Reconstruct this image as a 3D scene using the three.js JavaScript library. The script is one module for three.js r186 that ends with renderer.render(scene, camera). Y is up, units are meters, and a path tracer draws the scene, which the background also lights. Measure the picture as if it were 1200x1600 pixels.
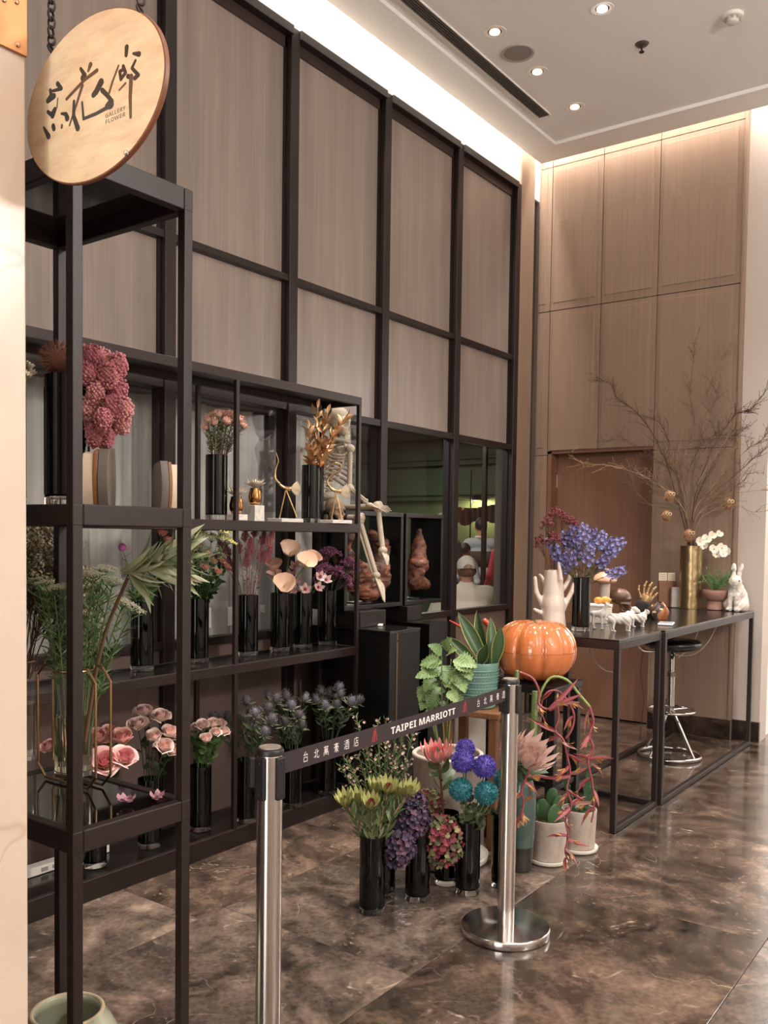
import * as THREE from 'three';
import { RectAreaLightUniformsLib } from 'three/addons/lights/RectAreaLightUniformsLib.js';
import { mergeGeometries, mergeVertices, toCreasedNormals } from 'three/addons/utils/BufferGeometryUtils.js';
import { RoundedBoxGeometry } from 'three/addons/geometries/RoundedBoxGeometry.js';
import { MarchingCubes } from 'three/addons/objects/MarchingCubes.js';

// ---------- scene, camera ----------
const scene = new THREE.Scene();
scene.background = new THREE.Color(0x000000);
const EYE = 1.45, FPX = 1400, CXP = 600, CYP = 897.7;
const camera = new THREE.PerspectiveCamera(2 * Math.atan(800 / FPX) * 180 / Math.PI, 1200 / 1600, 0.05, 60);
camera.position.set(0, EYE, 0);
camera.rotation.order = 'YXZ';
camera.rotation.set(-2.451 * Math.PI / 180, 36.266 * Math.PI / 180, 0.79 * Math.PI / 180);
camera.setViewOffset(1200, 1600, 0, 800 - CYP, 1200, 1600);
camera.updateMatrixWorld(true);
scene.add(camera);

const renderer = new THREE.WebGLRenderer({ antialias: true });
renderer.toneMapping = THREE.LinearToneMapping;
renderer.toneMappingExposure = 1.0;
renderer.shadowMap.enabled = true;
RectAreaLightUniformsLib.init();

// ---------- large lights ----------
const WARM = new THREE.Color(1.0, 0.915, 0.83), NEUT = new THREE.Color(1.0, 0.97, 0.945);
function area(color, intensity, w, h, pos, look) {
  const l = new THREE.RectAreaLight(color, intensity, w, h);
  l.position.set(...pos); l.lookAt(...look); l.castShadow = true; scene.add(l); return l;
}
// LED strips hidden above the ceiling edge, washing the glazed wall and the timber wall
area(WARM, 120, 5.4, 0.05, [-3.358, 4.66, -3.86], [-3.372, 0, -3.86]).rotation.set(-Math.PI / 2, 0, Math.PI / 2);
area(WARM, 60, 2.9, 0.06, [-1.95, 4.66, -6.64], [-1.95, 0, -6.66]).rotation.set(-Math.PI / 2, 0, 0);
// big ceiling panels of the lobby behind the camera
area(NEUT, 3.0, 1.5, 1.5, [-0.3, 4.42, 0.9], [-0.3, 0, 0.9]);
area(NEUT, 3.0, 1.5, 1.5, [1.6, 4.42, -2.4], [1.6, 0, -2.4]);
area(NEUT, 3.0, 1.2, 1.2, [2.2, 4.42, 2.2], [2.2, 0, 2.2]);
// large glowing globe lamps hanging in the lobby, outside the frame
const GLOBES = [[1.5, 3.0, 1.8, 3], [2.4, 3.1, -2.6, 29], [-0.6, 3.1, 3.2, 10]];
for (const [x, y, z, cd] of GLOBES) { const l = new THREE.PointLight(NEUT, cd, 0, 2); l.position.set(x, y, z); l.castShadow = true; l.shadow.radius = 10; scene.add(l); }
// bright glazed entrance doors in the rear wall
for (const x of [-0.5, 0.62]) area(new THREE.Color(1, 0.97, 0.95), 5, 0.95, 2.5, [x, 1.42, 4.43], [x, 1.42, 0]);
// bright passage beyond the end of the grey wall
area(NEUT, 26, 1.0, 1.0, [-0.55, 3.1, -7.9], [-0.55, 0, -7.9]);
// dining room behind the glass
area(new THREE.Color(1, 0.92, 0.78), 9, 1.6, 1.6, [-6.2, 3.15, -8.4], [-6.2, 0, -8.4]);
area(new THREE.Color(1, 0.92, 0.78), 4, 1.6, 1.6, [-8.6, 3.15, -11.6], [-8.6, 0, -11.6]);
area(new THREE.Color(0.93, 0.95, 1), 9, 2.2, 1.0, [-4.6, 3.1, -3.6], [-4.3, 0, -3.6]);
function spot(pos, target, intensity, angle, color = WARM, radius = 2) {
  const l = new THREE.SpotLight(color, intensity, 0, angle, 0.7, 2);
  l.position.set(...pos); l.target.position.set(...target); l.castShadow = true; l.shadow.radius = radius;
  l.shadow.mapSize.set(1024, 1024); scene.add(l); scene.add(l.target); return l;
}

// ---------- pixel helpers: a pixel gives a ray, the distance comes from a plane ----------
const V = (x, y, z) => new THREE.Vector3(x, y, z);
const camQ = camera.quaternion.clone();
const ray = (px, py) => V((px - CXP) / FPX, -(py - CYP) / FPX, -1).applyQuaternion(camQ);
const FW = V(0, 0, -1).applyQuaternion(camQ);
const camRight = V(1, 0, 0).applyQuaternion(camQ);
const hit = (px, py, axis, val) => { const d = ray(px, py), o = camera.position; const t = (val - o[axis]) / d[axis]; return o.clone().addScaledVector(d, t); };
const Y = (px, py, h = 0) => hit(px, py, 'y', h), X = (px, py, x) => hit(px, py, 'x', x), Z = (px, py, z) => hit(px, py, 'z', z);
const D = (px, py, d) => camera.position.clone().addScaledVector(ray(px, py), d);
const depthOf = (p) => p.clone().sub(camera.position).dot(FW);

// ---------- random, noise ----------
let seed = 7;
const srand = (s) => { seed = s >>> 0 || 1; };
const rnd = () => { seed = (seed + 0x6D2B79F5) >>> 0; let t = seed; t = Math.imul(t ^ (t >>> 15), t | 1); t ^= t + Math.imul(t ^ (t >>> 7), t | 61); return ((t ^ (t >>> 14)) >>> 0) / 4294967296; };
const rr = (a, b) => a + (b - a) * rnd();
const hash = (x, y, s) => { let h = Math.imul(x, 374761393) + Math.imul(y, 668265263) + Math.imul(s, 2147483) | 0; h = Math.imul(h ^ (h >>> 13), 1274126177); return ((h ^ (h >>> 16)) >>> 0) / 4294967296; };
function vn(x, y, s, p) { // periodic value noise
  const xi = Math.floor(x), yi = Math.floor(y), fx = x - xi, fy = y - yi, u = fx * fx * (3 - 2 * fx), v = fy * fy * (3 - 2 * fy);
  const w = (a) => ((a % p) + p) % p, h = (a, b) => hash(w(a), w(b), s);
  return (h(xi, yi) * (1 - u) + h(xi + 1, yi) * u) * (1 - v) + (h(xi, yi + 1) * (1 - u) + h(xi + 1, yi + 1) * u) * v;
}
function fbm(x, y, s, oct, p) { let a = 0.5, t = 0, n = 0; for (let o = 0; o < oct; o++) { t += a * vn(x, y, s + o, p); n += a; a *= 0.5; x *= 2; y *= 2; p *= 2; } return t / n; }
function texture(w, h, fn, srgb = true) {
  const d = new Uint8Array(w * h * 4);
  for (let j = 0; j < h; j++) for (let i = 0; i < w; i++) { const c = fn(i / w, j / h); const k = (j * w + i) * 4; for (let q = 0; q < 3; q++) d[k + q] = Math.max(0, Math.min(255, Array.isArray(c) ? c[q] : c)); d[k + 3] = 255; }
  const t = new THREE.DataTexture(d, w, h); t.wrapS = t.wrapT = THREE.RepeatWrapping; t.magFilter = THREE.LinearFilter; t.minFilter = THREE.LinearMipmapLinearFilter; t.generateMipmaps = true;
  if (srgb) t.colorSpace = THREE.SRGBColorSpace; t.needsUpdate = true; return t;
}
function canvasTex(w, h, draw) { const c = document.createElement('canvas'); c.width = w; c.height = h; const x = c.getContext('2d'); draw(x, w, h); const t = new THREE.CanvasTexture(c); t.colorSpace = THREE.SRGBColorSpace; t.magFilter = THREE.LinearFilter; return t; }
const withRepeat = (t, u, v, ou = 0, ov = 0) => { const c = t.clone(); c.repeat.set(u, v); c.offset.set(ou, ov); c.needsUpdate = true; return c; };

// ---------- object helpers ----------
const taken = {};
const numbered = (n) => { if (taken[n] === undefined) { taken[n] = 0; return n; } return n + '_' + String(++taken[n]).padStart(3, '0'); };
function thing(name, label, category, pos = [0, 0, 0], group, kind) {
  const o = new THREE.Group(); o.name = numbered(name); const p = pos.isVector3 ? pos : V(...pos); o.position.copy(p);
  o.userData = { label, category }; if (group) o.userData.group = group; if (kind) o.userData.kind = kind; scene.add(o); return o;
}
function part(parent, name, geo, material, pos) {
  const m = new THREE.Mesh(geo, material); m.name = name; m.castShadow = m.receiveShadow = true; if (pos) m.position.set(...(pos.isVector3 ? pos.toArray() : pos)); parent.add(m); return m;
}
function struct(name, label, category, pos) { return thing(name, label, category, pos, undefined, 'structure'); }
const mats = {};
function mat(hex, rough = 0.6, o = {}) {
  const k = hex + '|' + rough + '|' + JSON.stringify(o);
  return mats[k] ||= new THREE.MeshPhysicalMaterial({ color: hex, roughness: rough, side: THREE.DoubleSide, ...o });
}
// ---------- geometry helpers ----------
const clean = (g) => { const q = g.index ? g.toNonIndexed() : g; for (const a of Object.keys(q.attributes)) if (!['position', 'normal', 'uv', 'color'].includes(a)) q.deleteAttribute(a); return q; };
function mg(list) {
  const l = list.filter(Boolean).map(clean); const hasC = l.some((g) => g.attributes.color), hasU = l.every((g) => g.attributes.uv);
  for (const g of l) { if (!g.attributes.normal) g.computeVertexNormals(); if (!hasU) g.deleteAttribute('uv'); if (hasC && !g.attributes.color) g.setAttribute('color', new THREE.BufferAttribute(new Float32Array(g.attributes.position.count * 3).fill(1), 3)); }
  return mergeGeometries(l, false);
}
const box = (w, h, d, x = 0, y = 0, z = 0) => new THREE.BoxGeometry(w, h, d).translate(x, y, z);
const rbox = (w, h, d, r, x = 0, y = 0, z = 0) => new RoundedBoxGeometry(w, h, d, 2, r).translate(x, y, z);
const span = (x0, x1, y0, y1, z0, z1) => box(Math.abs(x1 - x0), Math.abs(y1 - y0), Math.abs(z1 - z0), (x0 + x1) / 2, (y0 + y1) / 2, (z0 + z1) / 2);
const rspan = (x0, x1, y0, y1, z0, z1, r = 0.003) => rbox(Math.abs(x1 - x0), Math.abs(y1 - y0), Math.abs(z1 - z0), r, (x0 + x1) / 2, (y0 + y1) / 2, (z0 + z1) / 2);
const cyl = (r0, r1, h, x = 0, y = 0, z = 0, seg = 20, open = false) => new THREE.CylinderGeometry(r0, r1, h, seg, 1, open).translate(x, y, z);
const ball = (r, x = 0, y = 0, z = 0, sx = 1, sy = 1, sz = 1, a = 14, b = 10) => new THREE.SphereGeometry(r, a, b).scale(sx, sy, sz).translate(x, y, z);
const lathe = (pts, seg = 32) => new THREE.LatheGeometry(pts.map((p) => new THREE.Vector2(p[0], p[1])), seg);
function metreUV(g, s = 1) { // box-projected uv in metres
  const q = g.index ? g.toNonIndexed() : g; q.computeVertexNormals(); const P = q.attributes.position, N = q.attributes.normal, u = new Float32Array(P.count * 2);
  for (let i = 0; i < P.count; i++) { const nx = Math.abs(N.getX(i)), ny = Math.abs(N.getY(i)), nz = Math.abs(N.getZ(i)); let a, b; if (ny > nx && ny > nz) { a = P.getX(i); b = P.getZ(i); } else if (nx > nz) { a = P.getZ(i); b = P.getY(i); } else { a = P.getX(i); b = P.getY(i); } u[i * 2] = a * s; u[i * 2 + 1] = b * s; }
  q.setAttribute('uv', new THREE.BufferAttribute(u, 2)); return q;
}
const UP = V(0, 1, 0);
function tube(pts, r0, r1 = r0, seg = 10, rad = 6, cap = true) { // tapered tube through points
  const P = pts.map((p) => (p.isVector3 ? p : V(...p)));
  const c = P.length === 2 ? new THREE.LineCurve3(P[0], P[1]) : new THREE.CatmullRomCurve3(P);
  const n = P.length === 2 ? 1 : seg, f = c.computeFrenetFrames(n, false), pos = [], idx = [];
  for (let i = 0; i <= n; i++) { const t = i / n, p = c.getPointAt(t), r = r0 + (r1 - r0) * t; for (let j = 0; j < rad; j++) { const a = j / rad * Math.PI * 2; const q = p.clone().addScaledVector(f.normals[i], Math.cos(a) * r).addScaledVector(f.binormals[i], Math.sin(a) * r); pos.push(q.x, q.y, q.z); } }
  for (let i = 0; i < n; i++) for (let j = 0; j < rad; j++) { const a = i * rad + j, b = i * rad + (j + 1) % rad; idx.push(a, b, a + rad, b, b + rad, a + rad); }
  if (cap) for (const [e, s] of [[0, 1], [n, -1]]) { const k = pos.length / 3, p = c.getPointAt(e / n); pos.push(p.x, p.y, p.z); for (let j = 0; j < rad; j++) { const a = e * rad + j, b = e * rad + (j + 1) % rad; s > 0 ? idx.push(k, b, a) : idx.push(k, a, b); } }
  const g = new THREE.BufferGeometry(); g.setAttribute('position', new THREE.Float32BufferAttribute(pos, 3)); g.setIndex(idx); g.computeVertexNormals(); return g;
}
const bar = (a, b, w, w2 = w) => { // square bar between two points
  const A = a.isVector3 ? a : V(...a), B = b.isVector3 ? b : V(...b); const d = B.clone().sub(A), L = d.length(); d.normalize();
  return box(w, L, w2, 0, L / 2, 0).applyQuaternion(new THREE.Quaternion().setFromUnitVectors(UP, d)).translate(A.x, A.y, A.z);
};
function surf(nu, nv, fn) { // grid surface, fn(u 0..1, v 0..1) -> [x,y,z]
  const pos = [], uv = [], idx = [];
  for (let j = 0; j <= nv; j++) for (let i = 0; i <= nu; i++) { pos.push(...fn(i / nu, j / nv)); uv.push(i / nu, j / nv); }
  for (let j = 0; j < nv; j++) for (let i = 0; i < nu; i++) { const a = j * (nu + 1) + i, b = a + 1, c = a + nu + 1, d = c + 1; idx.push(a, b, c, b, d, c); }
  const g = new THREE.BufferGeometry(); g.setAttribute('position', new THREE.Float32BufferAttribute(pos, 3)); g.setAttribute('uv', new THREE.Float32BufferAttribute(uv, 2)); g.setIndex(idx); g.computeVertexNormals(); return g;
}
// leaf / petal lying along +Y, facing +Z; w(t) half-width profile
function leaf(L, W, { bend = 0, cup = 0, tip = 1, base = 0.25, seg = 5, nu = 2, belly = 0.45, wave = 0 } = {}) {
  return surf(nu, seg, (u, v) => {
    const w = v < belly ? base + (1 - base) * Math.sin(v / belly * Math.PI / 2) : Math.pow(Math.max(0, Math.cos((v - belly) / (1 - belly) * Math.PI / 2)), tip);
    const s = (u - 0.5) * 2, th = bend * v; const x = s * W / 2 * w; const zz = cup * W * (s * s) * w + (wave ? wave * Math.sin(v * 14 + s * 2) * Math.abs(s) : 0);
    const y = Math.abs(bend) < 1e-3 ? L * v : L * Math.sin(th) / bend, z = Math.abs(bend) < 1e-3 ? 0 : -L * (1 - Math.cos(th)) / bend;
    return [x, y + zz * Math.sin(th), z + zz * Math.cos(th)];
  });
}
const qFrom = (d) => new THREE.Quaternion().setFromUnitVectors(UP, d.clone().normalize());
const place = (g, p, d, roll = 0, s = 1) => { const q = qFrom(d).multiply(new THREE.Quaternion().setFromAxisAngle(UP, roll)); const c = g.clone(); if (s !== 1) c.scale(s, s, s); return c.applyQuaternion(q).translate(p.x, p.y, p.z); };
const sphereDir = (i, n, cap = 1) => { const y = 1 - (i + 0.5) / n * 2 * cap, r = Math.sqrt(Math.max(0, 1 - y * y)), a = i * 2.399963; return V(Math.cos(a) * r, y, Math.sin(a) * r); };
const paint = (g, fn) => { const q = clean(g), n = q.attributes.position.count, c = new Float32Array(n * 3), t = new THREE.Color(); for (let i = 0; i < n; i += 3) { fn(t, i / 3, V(q.attributes.position.getX(i), q.attributes.position.getY(i), q.attributes.position.getZ(i))); for (let k = 0; k < 3; k++) { c[(i + k) * 3] = t.r; c[(i + k) * 3 + 1] = t.g; c[(i + k) * 3 + 2] = t.b; } } q.setAttribute('color', new THREE.BufferAttribute(c, 3)); return q; };
const tint = (g, hex) => { const q = clean(g), t = new THREE.Color(hex), n = q.attributes.position.count, c = new Float32Array(n * 3); for (let i = 0; i < n; i++) { c[i * 3] = t.r; c[i * 3 + 1] = t.g; c[i * 3 + 2] = t.b; } q.setAttribute('color', new THREE.BufferAttribute(c, 3)); return q; };
const vcol = (rough = 0.7, o = {}) => mat(0xffffff, rough, { vertexColors: true, ...o });

// ================= textures and shared materials =================
const marbleTex = texture(1024, 1024, (u, v) => {
  const wx = fbm(u * 4, v * 4, 11, 4, 4) - 0.5, wy = fbm(u * 4, v * 4, 31, 4, 4) - 0.5;
  const c = fbm(u * 4 + wx * 1.2, v * 4 + wy * 1.2, 51, 4, 4), c2 = fbm(u * 16 + wx * 5, v * 16 + wy * 5, 71, 3, 16), gr = fbm(u * 110, v * 110, 91, 2, 110);
  const vein = 1 - Math.abs(fbm(u * 4 + wy * 1.6, v * 4 + wx * 1.6, 131, 5, 4) - 0.5) * 2, vm = fbm(u * 9, v * 9, 151, 3, 9);
  const k = Math.pow(Math.max(0, (vein - 0.985) / 0.015), 1.3) * Math.max(0, vm - 0.5) * 3.2;
  const fl = Math.max(0, fbm(u * 52 + wx * 9, v * 52 + wy * 9, 171, 3, 52) - 0.68) * 3.4 * Math.max(0, fbm(u * 7, v * 7, 191, 2, 7) - 0.48) * 3;
  const b = 0.76 + (c - 0.5) * 0.8 + (c2 - 0.5) * 0.85 + (gr - 0.5) * 0.34, m = Math.min(0.8, k * 0.7 + fl);
  return [(112 * b) * (1 - m) + 200 * m + 14, (96 * b) * (1 - m) + 184 * m + 12, (85 * b) * (1 - m) + 168 * m + 10];
});
const grainTex = texture(512, 1024, (u, v) => { // fine vertical timber veneer
  const f = fbm(u * 120, v * 3, 5, 3, 120), g = fbm(u * 24, v * 2, 25, 3, 24), d = fbm(u * 200, v * 14, 45, 2, 200); const b = 0.89 + (f - 0.5) * 0.09 + (g - 0.5) * 0.07 + (d - 0.5) * 0.06;
  return [154 * b, 127 * b, 106 * b];
});
const reedTex = texture(1024, 256, (u, v) => { // frosted glass with a vertical brush
  const f = fbm(u * 150, v * 2, 305, 3, 150), g = fbm(u * 14, v * 1, 325, 3, 14); const b = 0.96 + (f - 0.5) * 0.12 + (g - 0.5) * 0.22; return [152 * b, 137 * b, 127 * b];
});
const reedBump = texture(1024, 64, (u, v) => 128 + (fbm(u * 190, v * 2, 405, 2, 190) - 0.5) * 160, false);
const brushTex = texture(256, 256, (u, v) => 110 + (fbm(u * 4, v * 120, 505, 3, 120) - 0.5) * 110, false);
const M = {
  frame: mat(0x1d120e, 0.45), rack: mat(0x20130f, 0.45), rackTop: mat(0x15110f, 0.16), black: mat(0x0b0a09, 0.35), blackGloss: mat(0x080707, 0.12),
  wood: new THREE.MeshPhysicalMaterial({ map: withRepeat(grainTex, 1.1, 0.5), roughness: 0.5 }),
  white: mat(0xe9e2d8, 0.6), ceiling: mat(0xeeeae5, 0.85), greyWall: mat(0xbdb0a5, 0.8), chrome: mat(0xd8d4d0, 0.08, { metalness: 1 }),
  steel: new THREE.MeshPhysicalMaterial({ color: 0xe2dcd8, metalness: 1, roughness: 0.16, anisotropy: 0.75, anisotropyRotation: Math.PI / 2 }),
  gold: mat(0xc7a57a, 0.24, { metalness: 1 }), brass: mat(0xb98a5b, 0.3, { metalness: 1 }), glass: new THREE.MeshPhysicalMaterial({ color: 0xffffff, roughness: 0.02, transmission: 1, thickness: 0, ior: 1.5, side: THREE.DoubleSide }),
  clear: new THREE.MeshPhysicalMaterial({ color: 0xf4f7f5, roughness: 0.03, transmission: 1, thickness: 0.02, ior: 1.5 }),
  vase: mat(0x040504, 0.03, { ior: 1.45 }), stem: mat(0x5c7440, 0.65), stemDark: mat(0x3a4a2c, 0.7), leafGreen: mat(0x4c6a33, 0.55), leafDark: mat(0x28401f, 0.5), twig: mat(0x5b4433, 0.85), bone: mat(0xc9b9a2, 0.6),
};

// ================= floor: polished brown marble slabs =================
{
  const fl = struct('floor', 'polished brown marble slab floor', 'floor', [0, 0, 0]);
  part(fl, 'joint_bed', span(-3.5, 4.2, -0.14, -0.004, -9.2, 4.7), mat(0x2b221d, 0.7));
  const L = 1.098, W = 0.8755, tileG = [], tones = [0xffffff, 0xeee7e1, 0xf6eee7, 0xe2dad3, 0xfcf5ec];
  const tileM = tones.map((c) => new THREE.MeshPhysicalMaterial({ map: marbleTex, color: c, roughness: 0.17, specularIntensity: 1.0, clearcoat: 0.3, clearcoatRoughness: 0.06 }));
  srand(41);
  for (let k = 0; k < 8; k++) { const g = metreUV(rbox(W - 0.0022, 0.012, L - 0.0022, 0.0012), 1 / 1.45); const u = g.attributes.uv, a = rnd(), b = rnd(), flip = k % 2; for (let i = 0; i < u.count; i++) { const x = u.getX(i), y = u.getY(i); u.setXY(i, (flip ? -x : x) + a, (k % 3 ? y : -y) + b); } tileG.push(g); }
  const off = [-2.274, -2.405, -2.30, -2.62, -2.15, -2.5, -2.3, -2.42, -2.2, -2.33];
  for (let i = 0; i <= 7; i++) for (let j = i > 1 ? -6 : -4; j <= 6; j++) part(fl, 'marble_tile', tileG[Math.floor(rnd() * 8)], tileM[Math.floor(rnd() * 5)], [-2.5085 + (i - 0.5) * W, -0.006, off[i] + (j - 0.5) * L]);
  // tile columns start at x = -2.5085 - W so that joints fall on -2.5085, -1.633, -0.757
}

// ================= walls =================
const WX = -3.40, EZ = -6.73, SOFF = 4.42, SX = -3.316, SZ = -6.555;
const ZC = [-6.34, -5.473, -4.606, -3.739, -2.872, -2.005, -1.138, -0.271, 0.596];
{ // upstand above the glazing, plinth below, jamb at the far end
  const w = struct('wall_left', 'white upstand wall above the dark framed glazing with dark plinth below', 'wall');
  part(w, 'upstand', span(-3.52, -3.41, 4.19, 4.86, -6.9, 4.7), M.white);
  part(w, 'plinth', span(-3.52, -3.425, 0, 0.90, -6.40, 4.7), mat(0x6d5a52, 0.5));
  part(w, 'jamb_panel', metreUV(span(-3.52, -3.398, 0, 4.86, -6.60, -6.39)), M.wood);
  part(w, 'corner_lining', span(-3.52, -3.43, 0, 4.86, -6.80, -6.60), mat(0x3a302b, 0.35, { metalness: 0.6 }));
  part(w, 'metal_edge', span(-3.43, -3.396, 0, 4.86, -6.612, -6.60), mat(0xb8aba2, 0.3, { metalness: 0.8 }));
  part(w, 'metal_edge', span(-3.43, -3.40, 0, 4.86, -6.728, -6.716), mat(0xb8aba2, 0.3, { metalness: 0.8 }));
}
{ // glazed wall: posts, rails and panes
  const w = struct('window_1', 'tall dark framed glazed wall with frosted upper panes', 'window');
  for (const z of ZC) { part(w, 'mullion', rspan(-3.455, WX + 0.012, 0, 4.215, z - 0.034, z + 0.034, 0.004), M.frame); part(w, 'mullion_flange', span(-3.47, -3.425, 0.9, 4.17, z - 0.046, z + 0.046), M.frame); }
  const frost = new THREE.MeshPhysicalMaterial({ map: withRepeat(reedTex, 1, 1), bumpMap: reedBump, bumpScale: 0.0006, roughness: 0.36, clearcoat: 0.25, clearcoatRoughness: 0.3 });
  const rails = [[4.165, 4.215, 0.03], [2.845, 2.882, 0.008], [2.142, 2.186, 0.008], [0.885, 0.925, 0.012]];
  for (let i = 0; i < ZC.length - 1; i++) {
    const z0 = ZC[i] + 0.03, z1 = ZC[i + 1] - 0.03;
    for (const [a, b, d] of rails) part(w, 'rail', rspan(-3.455, WX + d - 0.004, a, b, z0, z1, 0.003), M.frame);
    part(w, 'rail_step', span(-3.46, -3.425, 4.11, 4.17, z0, z1), mat(0x3a2d28, 0.4));
    const up = span(-3.452, -3.44, 2.87, 4.14, z0, z1), mid = span(-3.452, -3.44, 2.17, 2.86, z0, z1);
    part(w, 'frosted_pane', up, frost); part(w, 'frosted_pane', mid, frost);
    part(w, 'clear_pane', new THREE.PlaneGeometry(z1 - z0, 1.24).rotateY(Math.PI / 2).translate(-3.445, 1.53, (z0 + z1) / 2), M.glass);
  }
}
{ // end wall: timber panelling with recessed door
  const w = struct('wall_back', 'brown timber panelled end wall with fine vertical grain', 'wall');
  part(w, 'backing', mg([span(-3.6, -3.297, 0, 4.86, -6.95, EZ - 0.012), span(-2.402, -1.80, 0, 4.86, -6.95, EZ - 0.012), span(-3.297, -2.402, 2.163, 4.86, -6.95, EZ - 0.012)]), mat(0x2a1e18, 0.8));
  const xs = [-3.41, -3.297, -2.862, -2.412, -1.806];
  const rows = [[0, 2.128, 3], [2.132, 3.292, 2], [3.298, 4.445, 1], [4.45, 4.86, 0]];
  for (const [y0, y1, k] of rows) for (let i = 0; i < 4; i++) {
    let x0 = xs[i] + (i ? 0.0025 : 0), x1 = xs[i + 1] - (i < 3 ? 0.0025 : 0);
    if (k === 3 && (i === 1 || i === 2)) continue;
    const y0b = k === 2 && (i === 1 || i === 2) ? 2.163 : y0;
    const p = part(w, 'panel', metreUV(rspan(x0, x1, y0b, y1, EZ - 0.012, EZ, 0.0015)), M.wood);
    if (k !== 0 && x1 - x0 > 0.05) { const a = i ? 0.022 : 0.004, b = i ? 0.045 : 0.04, yb = k === 3 ? 0.14 : 0.06; if (!(k === 2 && (i === 1 || i === 2))) part(p, 'raised_field', metreUV(rspan(x0 + a, x1 - b, y0b + yb, y1 - 0.035, EZ - 0.002, EZ + 0.006, 0.003)), M.wood); else part(p, 'raised_field', metreUV(rspan(x0 + a, x1 - b, y0b + 0.004, y1 - 0.035, EZ - 0.002, EZ + 0.006, 0.003)), M.wood); }
  }
  part(w, 'end_trim', metreUV(rspan(-1.806, -1.787, 0, 4.86, -6.95, EZ + 0.012, 0.003)), M.wood);
}
{ // door in the end wall
  const d = struct('door_1', 'plain brown flush door recessed in the timber wall', 'door');
  const dm = new THREE.MeshPhysicalMaterial({ map: withRepeat(grainTex, 1.1, 0.5), color: 0xe6c9ba, roughness: 0.5 });
  part(d, 'leaf', metreUV(rspan(-3.262, -2.404, 0.012, 2.14, -6.90, -6.86, 0.002)), dm);
  part(d, 'jamb', metreUV(span(-3.297, -3.264, 0, 2.163, -6.95, EZ - 0.013)), dm);
  part(d, 'head', metreUV(span(-3.297, -2.402, 2.141, 2.163, -6.95, EZ - 0.013)), dm);
  part(d, 'hinge', rspan(-3.267, -3.259, 1.87, 1.98, -6.862, -6.845, 0.002), M.chrome);
  part(d, 'hinge', rspan(-3.267, -3.259, 0.2, 0.31, -6.862, -6.845, 0.002), M.chrome);
}
{
  const w = struct('wall_right', 'pale grey wall beside the timber panelling and the lobby walls beyond', 'wall');
  part(w, 'pier', span(-1.787, -1.60, 0, 4.86, -6.98, -6.785), M.greyWall);
  part(w, 'lobby_side', span(4.0, 4.2, 0, 4.86, -9.2, 4.7), mat(0xd6cdc3, 0.8));
  part(w, 'lobby_rear', span(-3.52, 4.2, 0, 4.86, 4.5, 4.7), mat(0xd6cdc3, 0.7));
  part(w, 'lobby_front', span(0.6, 4.2, 0, 4.86, -6.98, -6.785), M.greyWall);
  part(w, 'passage_end', span(-1.75, 0.75, 0, 4.86, -9.2, -9.0), mat(0xf3efe9, 0.7));
  part(w, 'passage_side', mg([span(-1.80, -1.62, 0, 4.86, -9.2, -6.98), span(0.6, 0.75, 0, 4.86, -9.2, -6.98)]), mat(0xf3efe9, 0.7));
}
{ // glazed entrance doors behind the camera
  const w = struct('window_2', 'bright glazed entrance doors in the rear wall', 'window');
  for (const x of [-0.5, 0.62]) { part(w, 'lit_pane', box(0.95, 2.5, 0.01, x, 1.42, 4.46), new THREE.MeshStandardMaterial({ color: 0, emissive: 0xfff6f0, emissiveIntensity: 4 })); part(w, 'frame', mg([rspan(x - 0.55, x - 0.475, 0.06, 2.78, 4.43, 4.5), rspan(x + 0.475, x + 0.55, 0.06, 2.78, 4.43, 4.5), rspan(x - 0.475, x + 0.475, 2.67, 2.78, 4.43, 4.5), rspan(x - 0.475, x + 0.475, 0.06, 0.17, 4.43, 4.5)]), M.frame); }
}
{ // baseboards
  const b = struct('baseboard_back', 'dark marble baseboard below the timber and grey walls', 'baseboard');
  const bm = new THREE.MeshPhysicalMaterial({ map: marbleTex, color: 0x8f857d, roughness: 0.22 });
  part(b, 'baseboard', metreUV(rspan(-2.402, -1.787, 0.0, 0.145, EZ, EZ + 0.014, 0.002)), bm);
  part(b, 'baseboard', metreUV(rspan(-3.41, -3.297, 0.0, 0.145, EZ, EZ + 0.014, 0.002)), bm);
  part(b, 'baseboard', metreUV(rspan(-1.80, -1.598, 0.0, 0.145, -6.80, -6.765, 0.002)), bm);
}
{ // white marble pier of the entrance next to the camera
  const w = struct('wall_entrance', 'white marble entrance pier', 'wall');
  const wt = texture(512, 512, (u, v) => { const w = fbm(u * 3, v * 3, 600, 4, 3) - 0.5; const r = 1 - Math.abs(fbm(u * 2 + w, v * 2, 620, 4, 2) - 0.5) * 2; const k = Math.pow(Math.max(0, (r - 0.975) / 0.025), 1.5) * 0.35, b = 1 + (fbm(u * 8, v * 8, 640, 3, 8) - 0.5) * 0.05; return [240 * b - 60 * k, 232 * b - 70 * k, 222 * b - 75 * k]; });
  part(w, 'pier', metreUV(rspan(-1.60, -1.44, 0, 4.42, -0.90, 1.3, 0.004)), new THREE.MeshPhysicalMaterial({ map: wt, color: 0xdccdc2, roughness: 0.25 }));
}
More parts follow.
